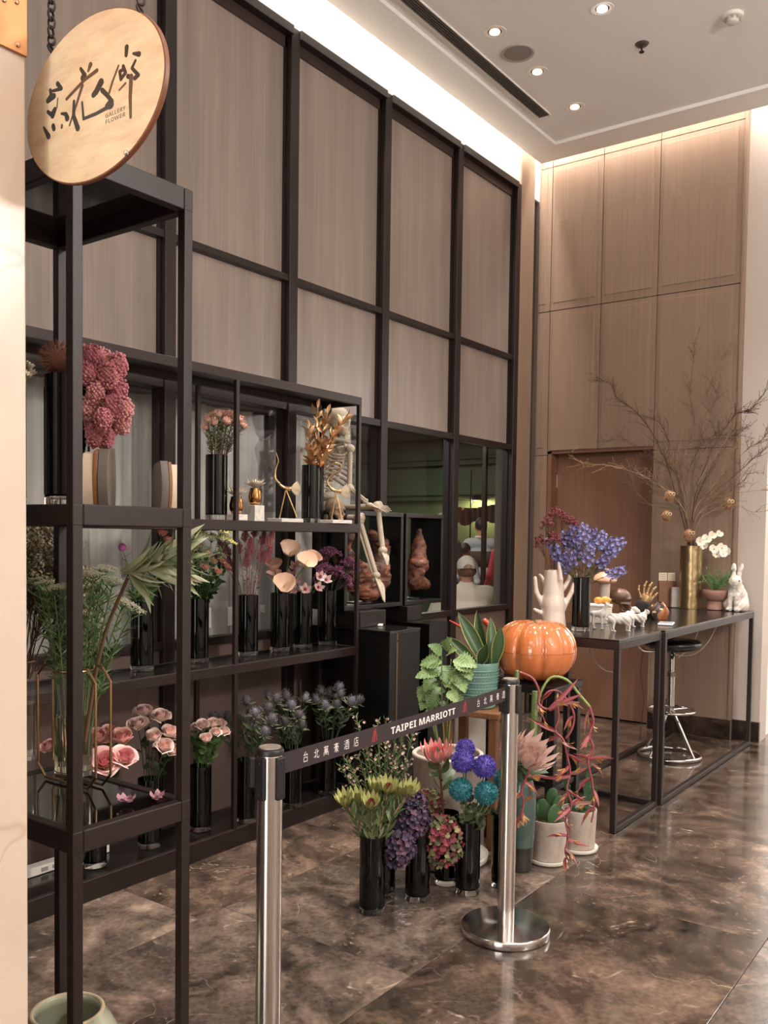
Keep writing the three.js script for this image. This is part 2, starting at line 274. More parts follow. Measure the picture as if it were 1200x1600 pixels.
{ // copper plate on the pier
  const h0 = X(21, 82, -1.44).y, p = thing('copper_plate', 'riveted copper plate on the white marble pier', 'plate', [-1.44, h0, -0.902]);
  part(p, 'sheet', rspan(0.0015, 0.006, 0, 0.42, 0.002, 0.9, 0.001), mat(0xa8764f, 0.32, { metalness: 0.9 }));
  for (const [px, py] of [[28, 70], [6, 0], [26, 3]]) { const q = X(px, py, -1.434); part(p, 'rivet', ball(0.005, 0, 0, 0, 0.6, 1, 1), mat(0xc69a78, 0.25, { metalness: 1 }), [0.006, q.y - h0, q.z + 0.902]); }
}

// ================= ceiling =================
{
  const c = struct('ceiling', 'flat painted ceiling with a shallow tray and hidden light slots', 'ceiling');
  const TX = -3.075, TZ = -6.30, T = 4.445;
  part(c, 'border', mg([span(SX, TX, SOFF, 4.50, SZ, 4.6), span(TX, 4.1, SOFF, 4.50, SZ, TZ)]), M.ceiling);
  part(c, 'tray', span(TX - 0.01, 4.1, T, 4.50, TZ - 0.01, 4.6), M.ceiling);
  part(c, 'slot_upstand', mg([span(SX, SX + 0.03, 4.50, 4.56, SZ, 4.6), span(SX, 4.1, 4.50, 4.56, SZ, SZ + 0.03)]), M.ceiling);
  part(c, 'slab', span(-3.52, 4.2, 4.80, 4.95, -9.2, 4.7), M.white);
  part(c, 'passage_soffit', span(-1.75, 0.75, 3.2, 3.3, -9.2, -6.8), M.white);
  // hidden strips
  const em = (k) => new THREE.MeshStandardMaterial({ color: 0, emissive: 0xffd9b4, emissiveIntensity: k });
  const led = thing('led_strip', 'glowing strip light hidden above the ceiling edge along the glazed wall', 'strip light', [-3.36, 4.67, -3.86]); part(led, 'diffuser', box(0.03, 0.008, 5.4), em(2));
  const led2 = thing('led_strip', 'glowing strip light hidden above the ceiling edge along the timber wall', 'strip light', [-1.95, 4.67, -6.64]); part(led2, 'diffuser', box(2.9, 0.008, 0.04), em(2));
  for (const [x, z, s, what] of [[-0.3, 0.9, 1.5, 'over the entrance'], [1.6, -2.4, 1.5, 'over the middle of the lobby'], [2.2, 2.2, 1.2, 'over the rear of the lobby']]) { const p = thing('ceiling_panel_light', 'square flat light panel in the ceiling ' + what, 'ceiling light', [x, T, z]); part(p, 'frame', mg([box(s + 0.08, 0.012, 0.04, 0, -0.006, s / 2 + 0.02), box(s + 0.08, 0.012, 0.04, 0, -0.006, -s / 2 - 0.02), box(0.04, 0.012, s, s / 2 + 0.02, -0.006, 0), box(0.04, 0.012, s, -s / 2 - 0.02, -0.006, 0)]), M.white); part(p, 'diffuser', box(s, 0.006, s, 0, -0.005, 0), em(1.2)); }

  // air slot
  const sl = thing('air_diffuser', 'long dark slot air diffuser in the ceiling', 'air vent', [-2.955, T, -3.9]);
  part(sl, 'recess', box(0.085, 0.004, 3.95, 0, -0.002, 0), mat(0x2c2622, 0.8));
  part(sl, 'frame', mg([box(0.006, 0.01, 3.95, -0.045, -0.005, 0), box(0.006, 0.01, 3.95, 0.045, -0.005, 0), box(0.096, 0.01, 0.006, 0, -0.005, -1.978)]), M.ceiling);
  for (let i = -2; i <= 2; i++) part(sl, 'slat', box(0.006, 0.012, 3.94, i * 0.0155, -0.006, 0), mat(0x5a5049, 0.6));
  // downlights
  const dl = (x, z, cd, big, label, aim) => {
    const g = thing('downlight', label, 'downlight', [x, T, z], undefined);
    const r = big ? 0.05 : 0.052;
    part(g, 'trim_ring', lathe([[r, 0], [r + 0.012, -0.004], [r + 0.016, -0.002], [r + 0.016, 0.002], [r, 0.002]], 28), mat(0xe8e2da, 0.4));
    part(g, 'reflector', lathe([[r, 0], [r * 0.8, -0.0], [r * 0.62, -0.001]], 28), mat(0xb9a89a, 0.12, { metalness: 1 }));
    part(g, 'lamp', cyl(r * 0.6, r * 0.6, 0.006, 0, -0.003, 0, 20), new THREE.MeshStandardMaterial({ color: 0, emissive: big ? 0xfff4f2 : 0xffd9b8, emissiveIntensity: big ? 14 : 5 }));
    spot([x, T - 0.02, z], aim || [x, 0, z], cd * 0.38, big ? 0.7 : aim ? 0.36 : 0.34, big ? NEUT : WARM, 2.2);
  };
  dl(-2.726, -4.75, 46, false, 'recessed ceiling downlight beside the round speaker and further from the timber wall');
  dl(-2.726, -5.305, 46, false, 'recessed ceiling downlight between the round speaker and the timber wall light');
  dl(-2.726, -5.878, 40, false, 'recessed ceiling downlight nearest the timber wall');
  dl(-2.115, -4.893, 70, true, 'bright glowing ceiling downlight out from the row of three');
  dl(-2.2, -3.0, 95, false, 'recessed ceiling downlight above the roped flowers', [-2.85, 0.9, -3.05]);
  dl(-2.2, -1.9, 80, false, 'recessed ceiling downlight above the tall dark rack', [-2.85, 0.9, -2.1]);
  dl(-0.9, -3.6, 60, true, 'recessed ceiling downlight above the open marble floor');
  dl(-0.2, -1.6, 30, true, 'recessed ceiling downlight above the steel rope post');
  dl(0.6, -5.2, 60, true, 'recessed ceiling downlight above the lobby beside the passage');
  dl(-0.9, -5.9, 36, true, 'recessed ceiling downlight before the bright passage');
  const sp = thing('ceiling_speaker', 'round grey ceiling speaker grille between downlights', 'speaker', [-2.724, T, -5.035]);
  part(sp, 'grille', lathe([[0, -0.008], [0.075, -0.007], [0.085, -0.004]], 32), mat(0x8e857d, 0.8)); part(sp, 'rim', lathe([[0.085, -0.004], [0.098, -0.009], [0.104, -0.004], [0.104, 0]], 32), mat(0xb5aaa0, 0.6));
  const sk = thing('sprinkler', 'small dark fire sprinkler head in the ceiling', 'sprinkler', [-2.062, T, -5.372]);
  part(sk, 'escutcheon', lathe([[0, -0.014], [0.03, -0.012], [0.042, 0]], 24), mat(0x6f665f, 0.4, { metalness: 0.7 })); part(sk, 'deflector', mg([cyl(0.006, 0.006, 0.035, 0, -0.03, 0, 8), cyl(0.016, 0.016, 0.003, 0, -0.048, 0, 12)]), mat(0x4b443f, 0.4, { metalness: 0.7 }));
  const sd = thing('smoke_detector', 'white round smoke detector on the ceiling', 'smoke detector', [-1.532, T, -5.376]);
  part(sd, 'base', lathe([[0, -0.02], [0.05, -0.02], [0.058, -0.014], [0.06, 0]], 28), M.white); part(sd, 'sensor_cap', lathe([[0, -0.05], [0.026, -0.048], [0.034, -0.036], [0.036, -0.02]], 24), mat(0xd9d0c6, 0.5)); for (let i = 0; i < 10; i++) { const a = i / 10 * Math.PI * 2; part(sd, 'vent_fin', box(0.004, 0.012, 0.014, Math.cos(a) * 0.042, -0.026, Math.sin(a) * 0.042), mat(0xb9aea4, 0.6)); }
}
{ // dining room shell behind the glass
  const w = struct('wall_dining', 'green dining room walls and floor seen through the glass', 'wall');
  part(w, 'dining_floor', span(-14, -3.53, -0.14, 0, -14, 4.7), mat(0x4a3b30, 0.4));
  part(w, 'dining_ceiling', span(-14, -3.53, 3.2, 3.35, -14, 4.7), mat(0x8a8478, 0.8));
  part(w, 'green_wall', span(-14, -3.53, 0, 3.3, -14.2, -13.6), mat(0x55654a, 0.7));
  part(w, 'side_wall', span(-14.2, -14, 0, 3.3, -14, 4.7), mat(0x6d7c55, 0.7));
  part(w, 'return_wall', span(-3.60, -3.53, 0, 3.3, -14, -6.42), mat(0x6b6152, 0.7)); part(w, 'rear_wall', span(-14, -3.53, 0, 3.3, 4.6, 4.7), mat(0x6b6152, 0.7));
  for (const y of [2.1, 2.72]) part(w, 'wall_ledge', mg([span(-13.9, -4.0, y, y + 0.09, -13.6, -13.48), span(-13.9, -4.0, y + 0.09, y + 0.11, -13.6, -13.44)]), mat(0x46523a, 0.6));
}

// ================= racks =================
const S1 = 1.513, S2 = 0.852, S0 = 0.085; // shelf tops
{
  const r = thing('display_rack', 'long dark metal display rack with three levels standing along the glazed wall', 'rack', [-3.1, 0, -2.4]);
  const x0 = -3.245 + 3.1, x1 = -2.965 + 3.1, zA = -3.821 + 2.4, zB = 0.95 + 2.4, t = 0.022, e = 0.0007;
  for (const z of [-3.81, -2.906, -2.002, -1.098, -0.194, 0.71]) for (const x of [x0 + t / 2, x1 - t / 2]) part(r, 'post', rspan(x - t / 2 + e, x + t / 2 - e, 0.0005, 2.1893, z + 2.4 - t / 2 + e, z + 2.4 + t / 2 - e, 0.002), M.rack);
  const level = (y0, y1, nm, panel) => { const g = part(r, nm, mg([rspan(x0, x0 + t, y0, y1, zA, zB), rspan(x1 - t, x1, y0, y1, zA, zB), rspan(x0 + t + e, x1 - t - e, y0, y1, zA, zA + t), rspan(x0 + t + e, x1 - t - e, y0, y1, zB - t, zB)]), M.rack); part(g, panel, rspan(x0 + t + e, x1 - t - e, y1 - 0.012, y1 - 0.001, zA + t + e, zB - t - e, 0.001), panel === 'top_panel' ? M.rack : M.rackTop); };
  level(2.147, 2.19, 'top_frame', 'top_panel'); level(S1 - 0.047, S1, 'shelf_frame', 'shelf_panel'); level(S2 - 0.045, S2, 'shelf_frame', 'shelf_panel'); level(0.0, S0, 'base_frame', 'base_panel');
}
{
  const r = thing('display_rack', 'tall narrow dark metal rack beside the white marble pier', 'rack', [-1.73, 0, -1.18]);
  const t = 0.024, x0 = -0.245, x1 = 0.235, z0 = -0.148, z1 = 0.15, e = 0.0007;
  for (const x of [x0 + t / 2, x1 - t / 2]) for (const z of [z0 + t / 2, z1 - t / 2]) part(r, 'post', rspan(x - t / 2 + e, x + t / 2 - e, 0.0005, 2.1833, z - t / 2 + e, z + t / 2 - e, 0.002), M.rack);
  const level = (y0, y1, nm, panel) => { const g = part(r, nm, mg([rspan(x0, x1, y0, y1, z0, z0 + t), rspan(x0, x1, y0, y1, z1 - t, z1), rspan(x0, x0 + t, y0, y1, z0 + t + e, z1 - t - e), rspan(x1 - t, x1, y0, y1, z0 + t + e, z1 - t - e)]), M.rack); if (panel) part(g, panel[0], span(x0 + t, x1 - t, y1 - 0.010, y1 - 0.003, z0 + t, z1 - t), panel[1]); };
  level(2.137, 2.184, 'top_frame', ['glass_top', mat(0x2e2b29, 0.06)]); level(1.504 - 0.042, 1.504, 'shelf_frame', ['shelf_panel', M.rack]); level(0.865 - 0.045, 0.865, 'shelf_frame', ['glass_shelf', mat(0x110e0d, 0.04)]);
}
// ================= rope posts =================
function postThing(x, z, label) {
  const g = thing('rope_post', label, 'post', [x, 0, z]);
  part(g, 'base', lathe([[0, 0], [0.158, 0], [0.163, 0.004], [0.163, 0.026], [0.158, 0.032], [0.03, 0.036], [0, 0.036]], 56), M.steel);
  part(g, 'tube', lathe([[0.0312, 0.034], [0.0312, 0.918], [0.030, 0.921]], 40), M.steel);
  const cap = part(g, 'cap', lathe([[0.0318, 0.80], [0.0318, 0.80], [0.0322, 0.918], [0.0335, 0.921], [0.0335, 0.932], [0.030, 0.937], [0, 0.938]].slice(3), 40), mat(0x1c1817, 0.4));
  part(cap, 'cap_disc', cyl(0.0265, 0.0265, 0.003, 0, 0.9385, 0, 32), mat(0xb7a89b, 0.45, { metalness: 0.6 }));
  return g;
}
const ST1 = V(-1.484, 0, -1.568), ST2 = V(-1.542, 0, -2.888);
{
  const dir = ST2.clone().sub(ST1).normalize(), ang = Math.atan2(dir.x, dir.z);
  const clip = (g, a) => { const c = part(g, 'belt_clip', mg([rspan(-0.014, 0.014, 0.815, 0.918, 0.027, 0.0385, 0.004).rotateY(a), ball(0.0025, 0, 0.905, 0.0385).rotateY(a), ball(0.0025, 0, 0.83, 0.0385).rotateY(a)]), mat(0x1a1615, 0.5)); return c; };
  const p1 = postThing(ST1.x, ST1.z, 'steel rope post standing between the tall narrow rack and the flowers'), p2 = postThing(ST2.x, ST2.z, 'steel rope post with its round base in view in front of the pumpkin');
  for (const a of [ang, ang + Math.PI, ang + Math.PI / 2, ang - Math.PI / 2]) { clip(p1, a); clip(p2, a); }
  part(p1, 'side_socket', rspan(-0.011, 0.011, 0.845, 0.918, 0.038, 0.052, 0.003).rotateY(ang + Math.PI - 0.55), mat(0x1a1615, 0.5));
  // belt with lettering
  const a = ST1.clone().addScaledVector(dir, 0.037), b = ST2.clone().addScaledVector(dir, -0.037), L = a.distanceTo(b), y0 = 0.862, h = 0.052;
  const W = 4096, H = 160, n = V(dir.z, 0, -dir.x);
  const uOf = (px, py) => { const d = ray(px, py), o = camera.position; const t = (a.clone().sub(o)).dot(n) / d.dot(n); return o.clone().addScaledVector(d, t).sub(a).dot(dir) / L; };
  const glyphs = { // strokes on a 10 x 10 grid
    tai: 'M5 0L2 3.4L8 3M6.6 2L8.6 4M2 5.6L8 5.6L8 9.6L2 9.6L2 5.6', bei: 'M3.6 .6L3.6 9.6M.6 3.6L3.6 3.6M.4 8.4L3.6 7M6.2 .6L6.2 8.6L7 9.3L9.4 9.3L9.5 7.4M6.2 4L9 2.4',
    wan: 'M.6 1.3L9.4 1.3M3.2 0L3.2 2.4M6.8 0L6.8 2.4M2.2 3L7.8 3L7.8 5.8L2.2 5.8L2.2 3M2.2 4.4L7.8 4.4M5 3L5 8.4M1 9.8L1 6.8L9 6.8L9 9.6L8 9.6M3 8.6L6.6 8.2',
    hao: 'M5 0L5 1.2M.6 1.3L9.4 1.3M3 2.2L7 2.2L7 3.6L3 3.6L3 2.2M1 5.4L1 4.4L9 4.4L9 5.4M2.6 5.6L7.4 5.6M5 5.6L2 7.4M4.6 6.4L6 8L5.6 9.8L4.4 9.4M5.4 7.2L1.4 9M8.4 6.2L6.2 7.4L9.2 9.6',
    jiu: 'M.6 .8L1.8 1.8M.2 3.6L1.6 4.4M.4 9.4L2 6.4M3 .8L9.6 .8M3.4 2.8L9.4 2.8L9.4 9.6L3.4 9.6L3.4 2.8M5.4 .8L5.4 4.6L4.6 6M7.2 .8L7.2 5.2L8.6 5.4M3.4 7.2L9.4 7.2',
    dian: 'M5.4 0L5.4 1.4M1.6 1.5L9.6 1.5M1.6 1.5L1.4 6L.4 9.6M5.6 2.6L5.6 6M5.6 4.2L9 4.2M3.4 6.2L8.4 6.2L8.4 9.6L3.4 9.6L3.4 6.2' };
  const tex = canvasTex(W / 2, H / 2, (c) => {
    c.scale(0.5, 0.5); c.fillStyle = '#2e2224'; c.fillRect(0, 0, W, H);
    for (let i = 0; i < 1500; i++) { c.fillStyle = i % 2 ? 'rgba(70,54,56,.25)' : 'rgba(20,14,16,.25)'; c.fillRect(hash(i, 3, 1) * W, hash(i, 5, 2) * H, 40 + 60 * hash(i, 1, 1), 1.5); }
    c.strokeStyle = '#e9e0da'; c.lineCap = 'butt'; c.lineJoin = 'miter';
    const put = (k, u, w) => { const g = glyphs[k], s = w / 10; c.lineWidth = w * 0.085; c.beginPath(); for (const m of g.match(/[ML][^ML]+/g)) { const [x, y] = m.slice(1).split(' ').map(Number); const X_ = u * W - w / 2 + x * s, Y_ = H * 0.5 - 40 + y * 8; m[0] === 'M' ? c.moveTo(X_, Y_) : c.lineTo(X_, Y_); } c.stroke(); };
    const PX = 4096 / L; // px per metre
    const k6 = ['tai', 'bei', 'wan', 'hao', 'jiu', 'dian'];
    const run = (pxs, n6) => pxs.forEach(([x, y], i) => i < n6 && put(k6[i], uOf(x, y), 76));
    run([[478, 1172], [495, 1168], [510, 1163], [526, 1159], [542, 1155], [557, 1150]], 6); run([[748, 1093], [758.5, 1090], [768, 1087.5], [778, 1085], [787, 1083], [796, 1081]], 5);
    const logo = (u) => { c.save(); c.translate(u * W, H * 0.5); c.fillStyle = '#a3242f'; c.strokeStyle = '#a3242f'; c.lineWidth = 13; c.lineJoin = 'miter'; for (const P of [[[-46, 50], [-8, -44], [0, 50]], [[-18, 50], [14, -50], [36, 50]]]) { c.beginPath(); P.forEach(([x, y], i) => i ? c.lineTo(x, y) : c.moveTo(x, y)); c.stroke(); } c.restore(); };
    logo(uOf(586, 1141)); logo(uOf(727, 1099));
    const u0 = uOf(611, 1134), u1 = uOf(712, 1104); c.fillStyle = '#e9e0da'; c.font = 'bold 88px sans-serif'; c.textBaseline = 'middle'; const tw = c.measureText('TAIPEI MARRIOTT').width; c.save(); c.translate(u0 * W, H * 0.52); c.scale((u1 - u0) * W / tw, 1); c.fillText('TAIPEI MARRIOTT', 0, 0); c.restore();
  });
  const bt = thing('rope_belt', 'dark webbing belt with white lettering stretched between the two steel posts', 'belt', a.clone().setY(y0));
  const g = surf(24, 1, (u, v) => { const p = dir.clone().multiplyScalar(u * L); const sag = -0.004 * Math.sin(u * Math.PI); return [p.x - n.x * -0.0006, v * h + sag, p.z]; });
  part(bt, 'printed_face', g, new THREE.MeshPhysicalMaterial({ map: tex, roughness: 0.75, side: THREE.DoubleSide }));
  const toCam = camera.position.clone().sub(a).dot(n) > 0 ? 1 : -1;
  part(bt, 'webbing', surf(24, 1, (u, v) => { const p = dir.clone().multiplyScalar(u * L).addScaledVector(n, -0.0014 * toCam); return [p.x, v * h - 0.004 * Math.sin(u * Math.PI), p.z]; }), mat(0x2e2224, 0.8));
}
// ================= hanging sign =================
{
  const zs = -0.95, k = 0.95, cx = -1.398 * k, cy = EYE + (2.224 - EYE) * k, a = 0.2 * k, b = 0.143 * k;
  const g = thing('hanging_sign', 'oval cream hanging sign with brush lettering', 'sign', [cx, cy, zs]);
  const W = 1024, H = 736;
  const tex = canvasTex(W, H, (c) => {
    c.fillStyle = '#dcc4a4'; c.fillRect(0, 0, W, H);
    for (let i = 0; i < 900; i++) { c.fillStyle = `rgba(${i % 2 ? '255,236,200' : '170,130,80'},.05)`; const s = 10 + 50 * hash(i, 9, 4); c.beginPath(); c.ellipse(hash(i, 2, 3) * W, hash(i, 4, 5) * H, s * 2, s * 0.5, 0, 0, 7); c.fill(); }
    const m = (x, y) => { const p = Z(40 + x / 5.4545, 60 + y / 5.4545, zs); return [((p.x - cx) / a * 0.5 + 0.5) * W, (0.5 - (p.y - cy) / b * 0.5) * H]; };
    const st = (pts, w0, w1, col = '#33312f') => { const P = pts.map(([x, y]) => m(x, y)); c.fillStyle = col; for (let i = 0; i < P.length - 1; i++) { const n = 40; for (let q = 0; q <= n; q++) { const t = q / n, T = (i + t) / (P.length - 1), w = 1.3 * (w0 + (w1 - w0) * T); c.beginPath(); c.ellipse(P[i][0] + (P[i + 1][0] - P[i][0]) * t, P[i][1] + (P[i + 1][1] - P[i][1]) * t, w * 1.25, w, 0.5, 0, 7); c.fill(); } } };
    const br = '#5a4436';
    st([[268, 385], [300, 425], [250, 440], [205, 450]], 9, 4); st([[205, 440], [215, 480], [185, 530], [235, 490]], 7, 11); st([[270, 510], [262, 590]], 3, 3, br); st([[185, 625], [215, 650], [245, 605], [225, 660]], 7, 10); st([[300, 640], [340, 645], [350, 680]], 4, 11); st([[150, 760], [190, 835]], 5, 11); st([[230, 745], [236, 770]], 9, 9); st([[305, 740], [303, 760]], 5, 5, br);
    st([[465, 255], [500, 310], [485, 335]], 6, 12); st([[550, 220], [530, 275]], 9, 5, br); st([[605, 270], [500, 350], [345, 515]], 7, 6, br); st([[480, 400], [430, 560], [370, 740]], 7, 4, br); st([[408, 535], [405, 660], [440, 765]], 6, 11); st([[478, 545], [490, 685], [600, 640], [690, 590], [735, 535], [690, 480], [650, 440]], 5, 9); st([[640, 370], [600, 450], [575, 480]], 13, 10); st([[720, 560], [690, 580]], 16, 10);
    st([[860, 70], [855, 140]], 9, 7); st([[915, 125], [965, 130]], 4, 9); st([[790, 230], [740, 360], [710, 460]], 4, 5, br); st([[830, 235], [850, 290], [810, 345], [800, 280], [840, 255]], 7, 6); st([[850, 380], [795, 440]], 4, 3, br); st([[935, 185], [905, 250], [960, 310], [930, 335]], 5, 8); st([[870, 320], [900, 330]], 8, 7); st([[898, 320], [890, 500], [893, 670]], 9, 6, br);
    c.fillStyle = 'rgba(80,62,48,.85)'; c.font = 'bold 27px sans-serif'; const [tx, ty] = m(675, 690), [ux] = m(850, 620); for (const [i, t] of ['GALLERY', 'FLOWER'].entries()) { c.save(); c.translate(tx, ty + i * 27 - 4); c.scale((ux - tx) / c.measureText(t).width, 1); c.fillText(t, 0, 0); c.restore(); }
  });
  const disc = (z, flip) => { const s = new THREE.Shape(); s.absellipse(0, 0, a, b, 0, Math.PI * 2); return s; };
  const ex = new THREE.ExtrudeGeometry(disc(), { depth: 0.006, bevelEnabled: true, bevelThickness: 0.0015, bevelSize: 0.0015, bevelSegments: 2, curveSegments: 64 });
  part(g, 'board', ex.translate(0, 0, -0.009), mat(0x7a4a30, 0.4));
  const fg = new THREE.CircleGeometry(1, 72); fg.scale(a * 0.995, b * 0.995, 1); part(g, 'lettered_face', fg.translate(0, 0, -0.0008), new THREE.MeshPhysicalMaterial({ map: tex, roughness: 0.35, clearcoat: 0.4, clearcoatRoughness: 0.15 }));
  part(g, 'metal_pin', ball(0.0045), M.chrome, Z(197, 239, zs + 0.002).sub(V(cx, cy, zs)));
  const ch = thing('sign_chain', 'dark twisted chain holding the oval sign near the pier', 'chain', Z(75, 78, zs)), ch2 = thing('sign_chain', 'dark twisted chain holding the oval sign away from the pier', 'chain', Z(214, 17, zs));
  for (const c of [ch, ch2]) { const n = c === ch ? 9 : 5; for (let i = 0; i < n; i++) part(c, 'chain_link', new THREE.TorusGeometry(0.010, 0.0026, 6, 14).scale(0.62, 1, 1).rotateY(i % 2 ? 0.5 : 1.8).rotateZ(i < 2 ? 0.5 : 0.1), mat(0x3c302b, 0.5, { metalness: 0.5 }), [0.002 * (i % 2), 0.004 + i * 0.0148, -0.006]); const topY = 4.445 - c.position.y; part(c, 'hanger_wire', tube([[0, n * 0.0148, -0.006], [0, topY, -0.006]], 0.0018), mat(0x3c302b, 0.5)); }
}
// ================= tables =================
const TH = 0.96;
function table(name, label, x0, x1, z0, z1, base) {
  const g = thing(name, label, 'table', [(x0 + x1) / 2, 0, (z0 + z1) / 2]); const cx = (x0 + x1) / 2, cz = (z0 + z1) / 2, t = 0.028, a0 = x0 - cx, a1 = x1 - cx, b0 = z0 - cz, b1 = z1 - cz;
  for (const x of [a0 + t / 2, a1 - t / 2]) for (const z of [b0 + t / 2, b1 - t / 2]) part(g, 'leg', rspan(x - t / 2, x + t / 2, 0.004, TH - 0.0505, z - t / 2, z + t / 2, 0.002), M.rack);
  part(g, 'apron', mg([rspan(a0, a1, TH - 0.05, TH - 0.0095, b0, b0 + t), rspan(a0, a1, TH - 0.05, TH - 0.0095, b1 - t, b1), rspan(a0, a0 + t, TH - 0.05, TH - 0.0095, b0 + t + 0.0007, b1 - t - 0.0007), rspan(a1 - t, a1, TH - 0.05, TH - 0.0095, b0 + t + 0.0007, b1 - t - 0.0007)]), M.rack);
  part(g, 'top', rspan(a0 + 0.002, a1 - 0.002, TH - 0.009, TH, b0 + 0.002, b1 - 0.002, 0.002), mat(0x1b1613, 0.2));
  for (const [p, q, r, s] of base(a0, a1, b0, b1, t)) part(g, 'floor_rail', rspan(p, q, 0.004, 0.004 + t, r, s), M.rack);
  return g;
}
table('console_table', 'dark metal table under the white figurines and the blue flowers', -2.33, -1.64, -4.785, -4.178, (a0, a1, b0, b1, t) => [[a1 - t, a1, b0 + t + 0.001, b1 - t - 0.001], [a0, a0 + t, b0 + t + 0.001, b1 - t - 0.001], [a0 + t + 0.001, a1 - t - 0.001, b0, b0 + t]]);
table('console_table', 'long dark metal table under the gold vase and the white rabbit', -2.215, -1.625, -6.65, -4.80, (a0, a1, b0, b1, t) => [[a1 - t, a1, b0 + t + 0.001, b1 - t - 0.001], [a0, a0 + t, b0 + t + 0.001, b1 - t - 0.001]]);
// ================= swivel stool =================
{
  const g = thing('swivel_stool', 'chrome swivel stool with a round black seat under the long table', 'stool', [-1.965, 0, -5.94]);
  part(g, 'foot_ring', new THREE.TorusGeometry(0.2, 0.0125, 10, 48).rotateX(Math.PI / 2).translate(0, 0.0165, 0), M.chrome);
  for (let i = 0; i < 4; i++) { const a = i * Math.PI / 2 + 0.35; part(g, 'leg', tube([[Math.cos(a) * 0.2, 0.018, Math.sin(a) * 0.2], [Math.cos(a) * 0.03, 0.30, Math.sin(a) * 0.03]], 0.009, 0.009, 2, 10), M.chrome); }
  part(g, 'foot_rest', new THREE.TorusGeometry(0.155, 0.009, 10, 44).rotateX(Math.PI / 2).translate(0, 0.315, 0), M.chrome);
  for (let i = 0; i < 3; i++) { const a = i * 2.094 + 1; part(g, 'spoke', tube([[Math.cos(a) * 0.155, 0.315, Math.sin(a) * 0.155], [0, 0.315, 0]], 0.007, 0.007, 1, 8), M.chrome); }
  part(g, 'column', mg([cyl(0.024, 0.024, 0.26, 0, 0.42, 0, 24), cyl(0.017, 0.017, 0.16, 0, 0.62, 0, 20), cyl(0.028, 0.028, 0.02, 0, 0.30, 0, 24)]), M.chrome); part(g, 'collar', cyl(0.028, 0.028, 0.03, 0, 0.555, 0, 24), mat(0x8d7f76, 0.3, { metalness: 1 }));
  part(g, 'seat', lathe([[0, 0.70], [0.06, 0.705], [0.15, 0.725], [0.183, 0.748], [0.186, 0.768], [0.17, 0.786], [0.09, 0.792], [0, 0.788]], 40), mat(0x151312, 0.35, { clearcoat: 0.4 }));
  part(g, 'height_lever', mg([tube([[0.0, 0.705, 0.03], [0.05, 0.70, 0.12], [0.055, 0.69, 0.16]], 0.007), ball(0.012, 0.055, 0.69, 0.165)]), M.black);
  part(g, 'back_support', tube([[-0.08, 0.71, 0.10], [-0.15, 0.72, 0.16], [-0.175, 0.80, 0.19], [-0.175, 0.885, 0.19]], 0.009, 0.009, 14, 8), M.chrome);
}
// cables below the tables
{
  const cable = (label, pts, col, r = 0.0028) => { const P = pts.map(([x, y, z]) => (typeof z === 'number' ? Z(x, y, z) : D(x, y, z.d))); const g = thing('power_cable', label, 'cable', P[0]); part(g, 'cord', tube(P.map((p) => p.clone().sub(P[0])), r, r, 30, 6), mat(col, 0.6)); return g; };
  cable('white cable looping under the figurine table', [[919, 1010, -4.7], [928, 1032, -4.68], [945, 1047, -4.66], [957, 1050, -4.64]], 0xd8cfc6);
  cable('white cable hanging under the long table near its far end', [[1122, 974, -6.4], [1105, 1005, -6.4], [1085, 1022, -6.4], [1060, 1024, -6.4], [1040, 1015, -6.4]], 0xbfb3a8, 0.0035);
  cable('white cable hanging under the middle of the long table', [[1092, 985, -6.2], [1078, 1012, -6.2], [1060, 1028, -6.2]], 0xbfb3a8, 0.0035);
  cable('brown cable dropping to the floor behind the stool', [[1006, 1010, -6.3], [1001, 1052, -6.3], [1006, 1090, -6.3], [1003, 1120, -6.3], [1000, 1160, -6.3]], 0x3f2b22);
  const sk = thing('wall_socket', 'grey socket box low on the timber wall behind the stool', 'socket', [-2.34, 0.07, EZ + 0.016]); part(sk, 'box', rspan(0, 0.12, 0, 0.19, 0, 0.05, 0.004), mat(0x564a43, 0.5)); part(sk, 'cover', rspan(0.01, 0.11, 0.02, 0.17, 0.05, 0.056, 0.002), mat(0x6d6058, 0.5));
}
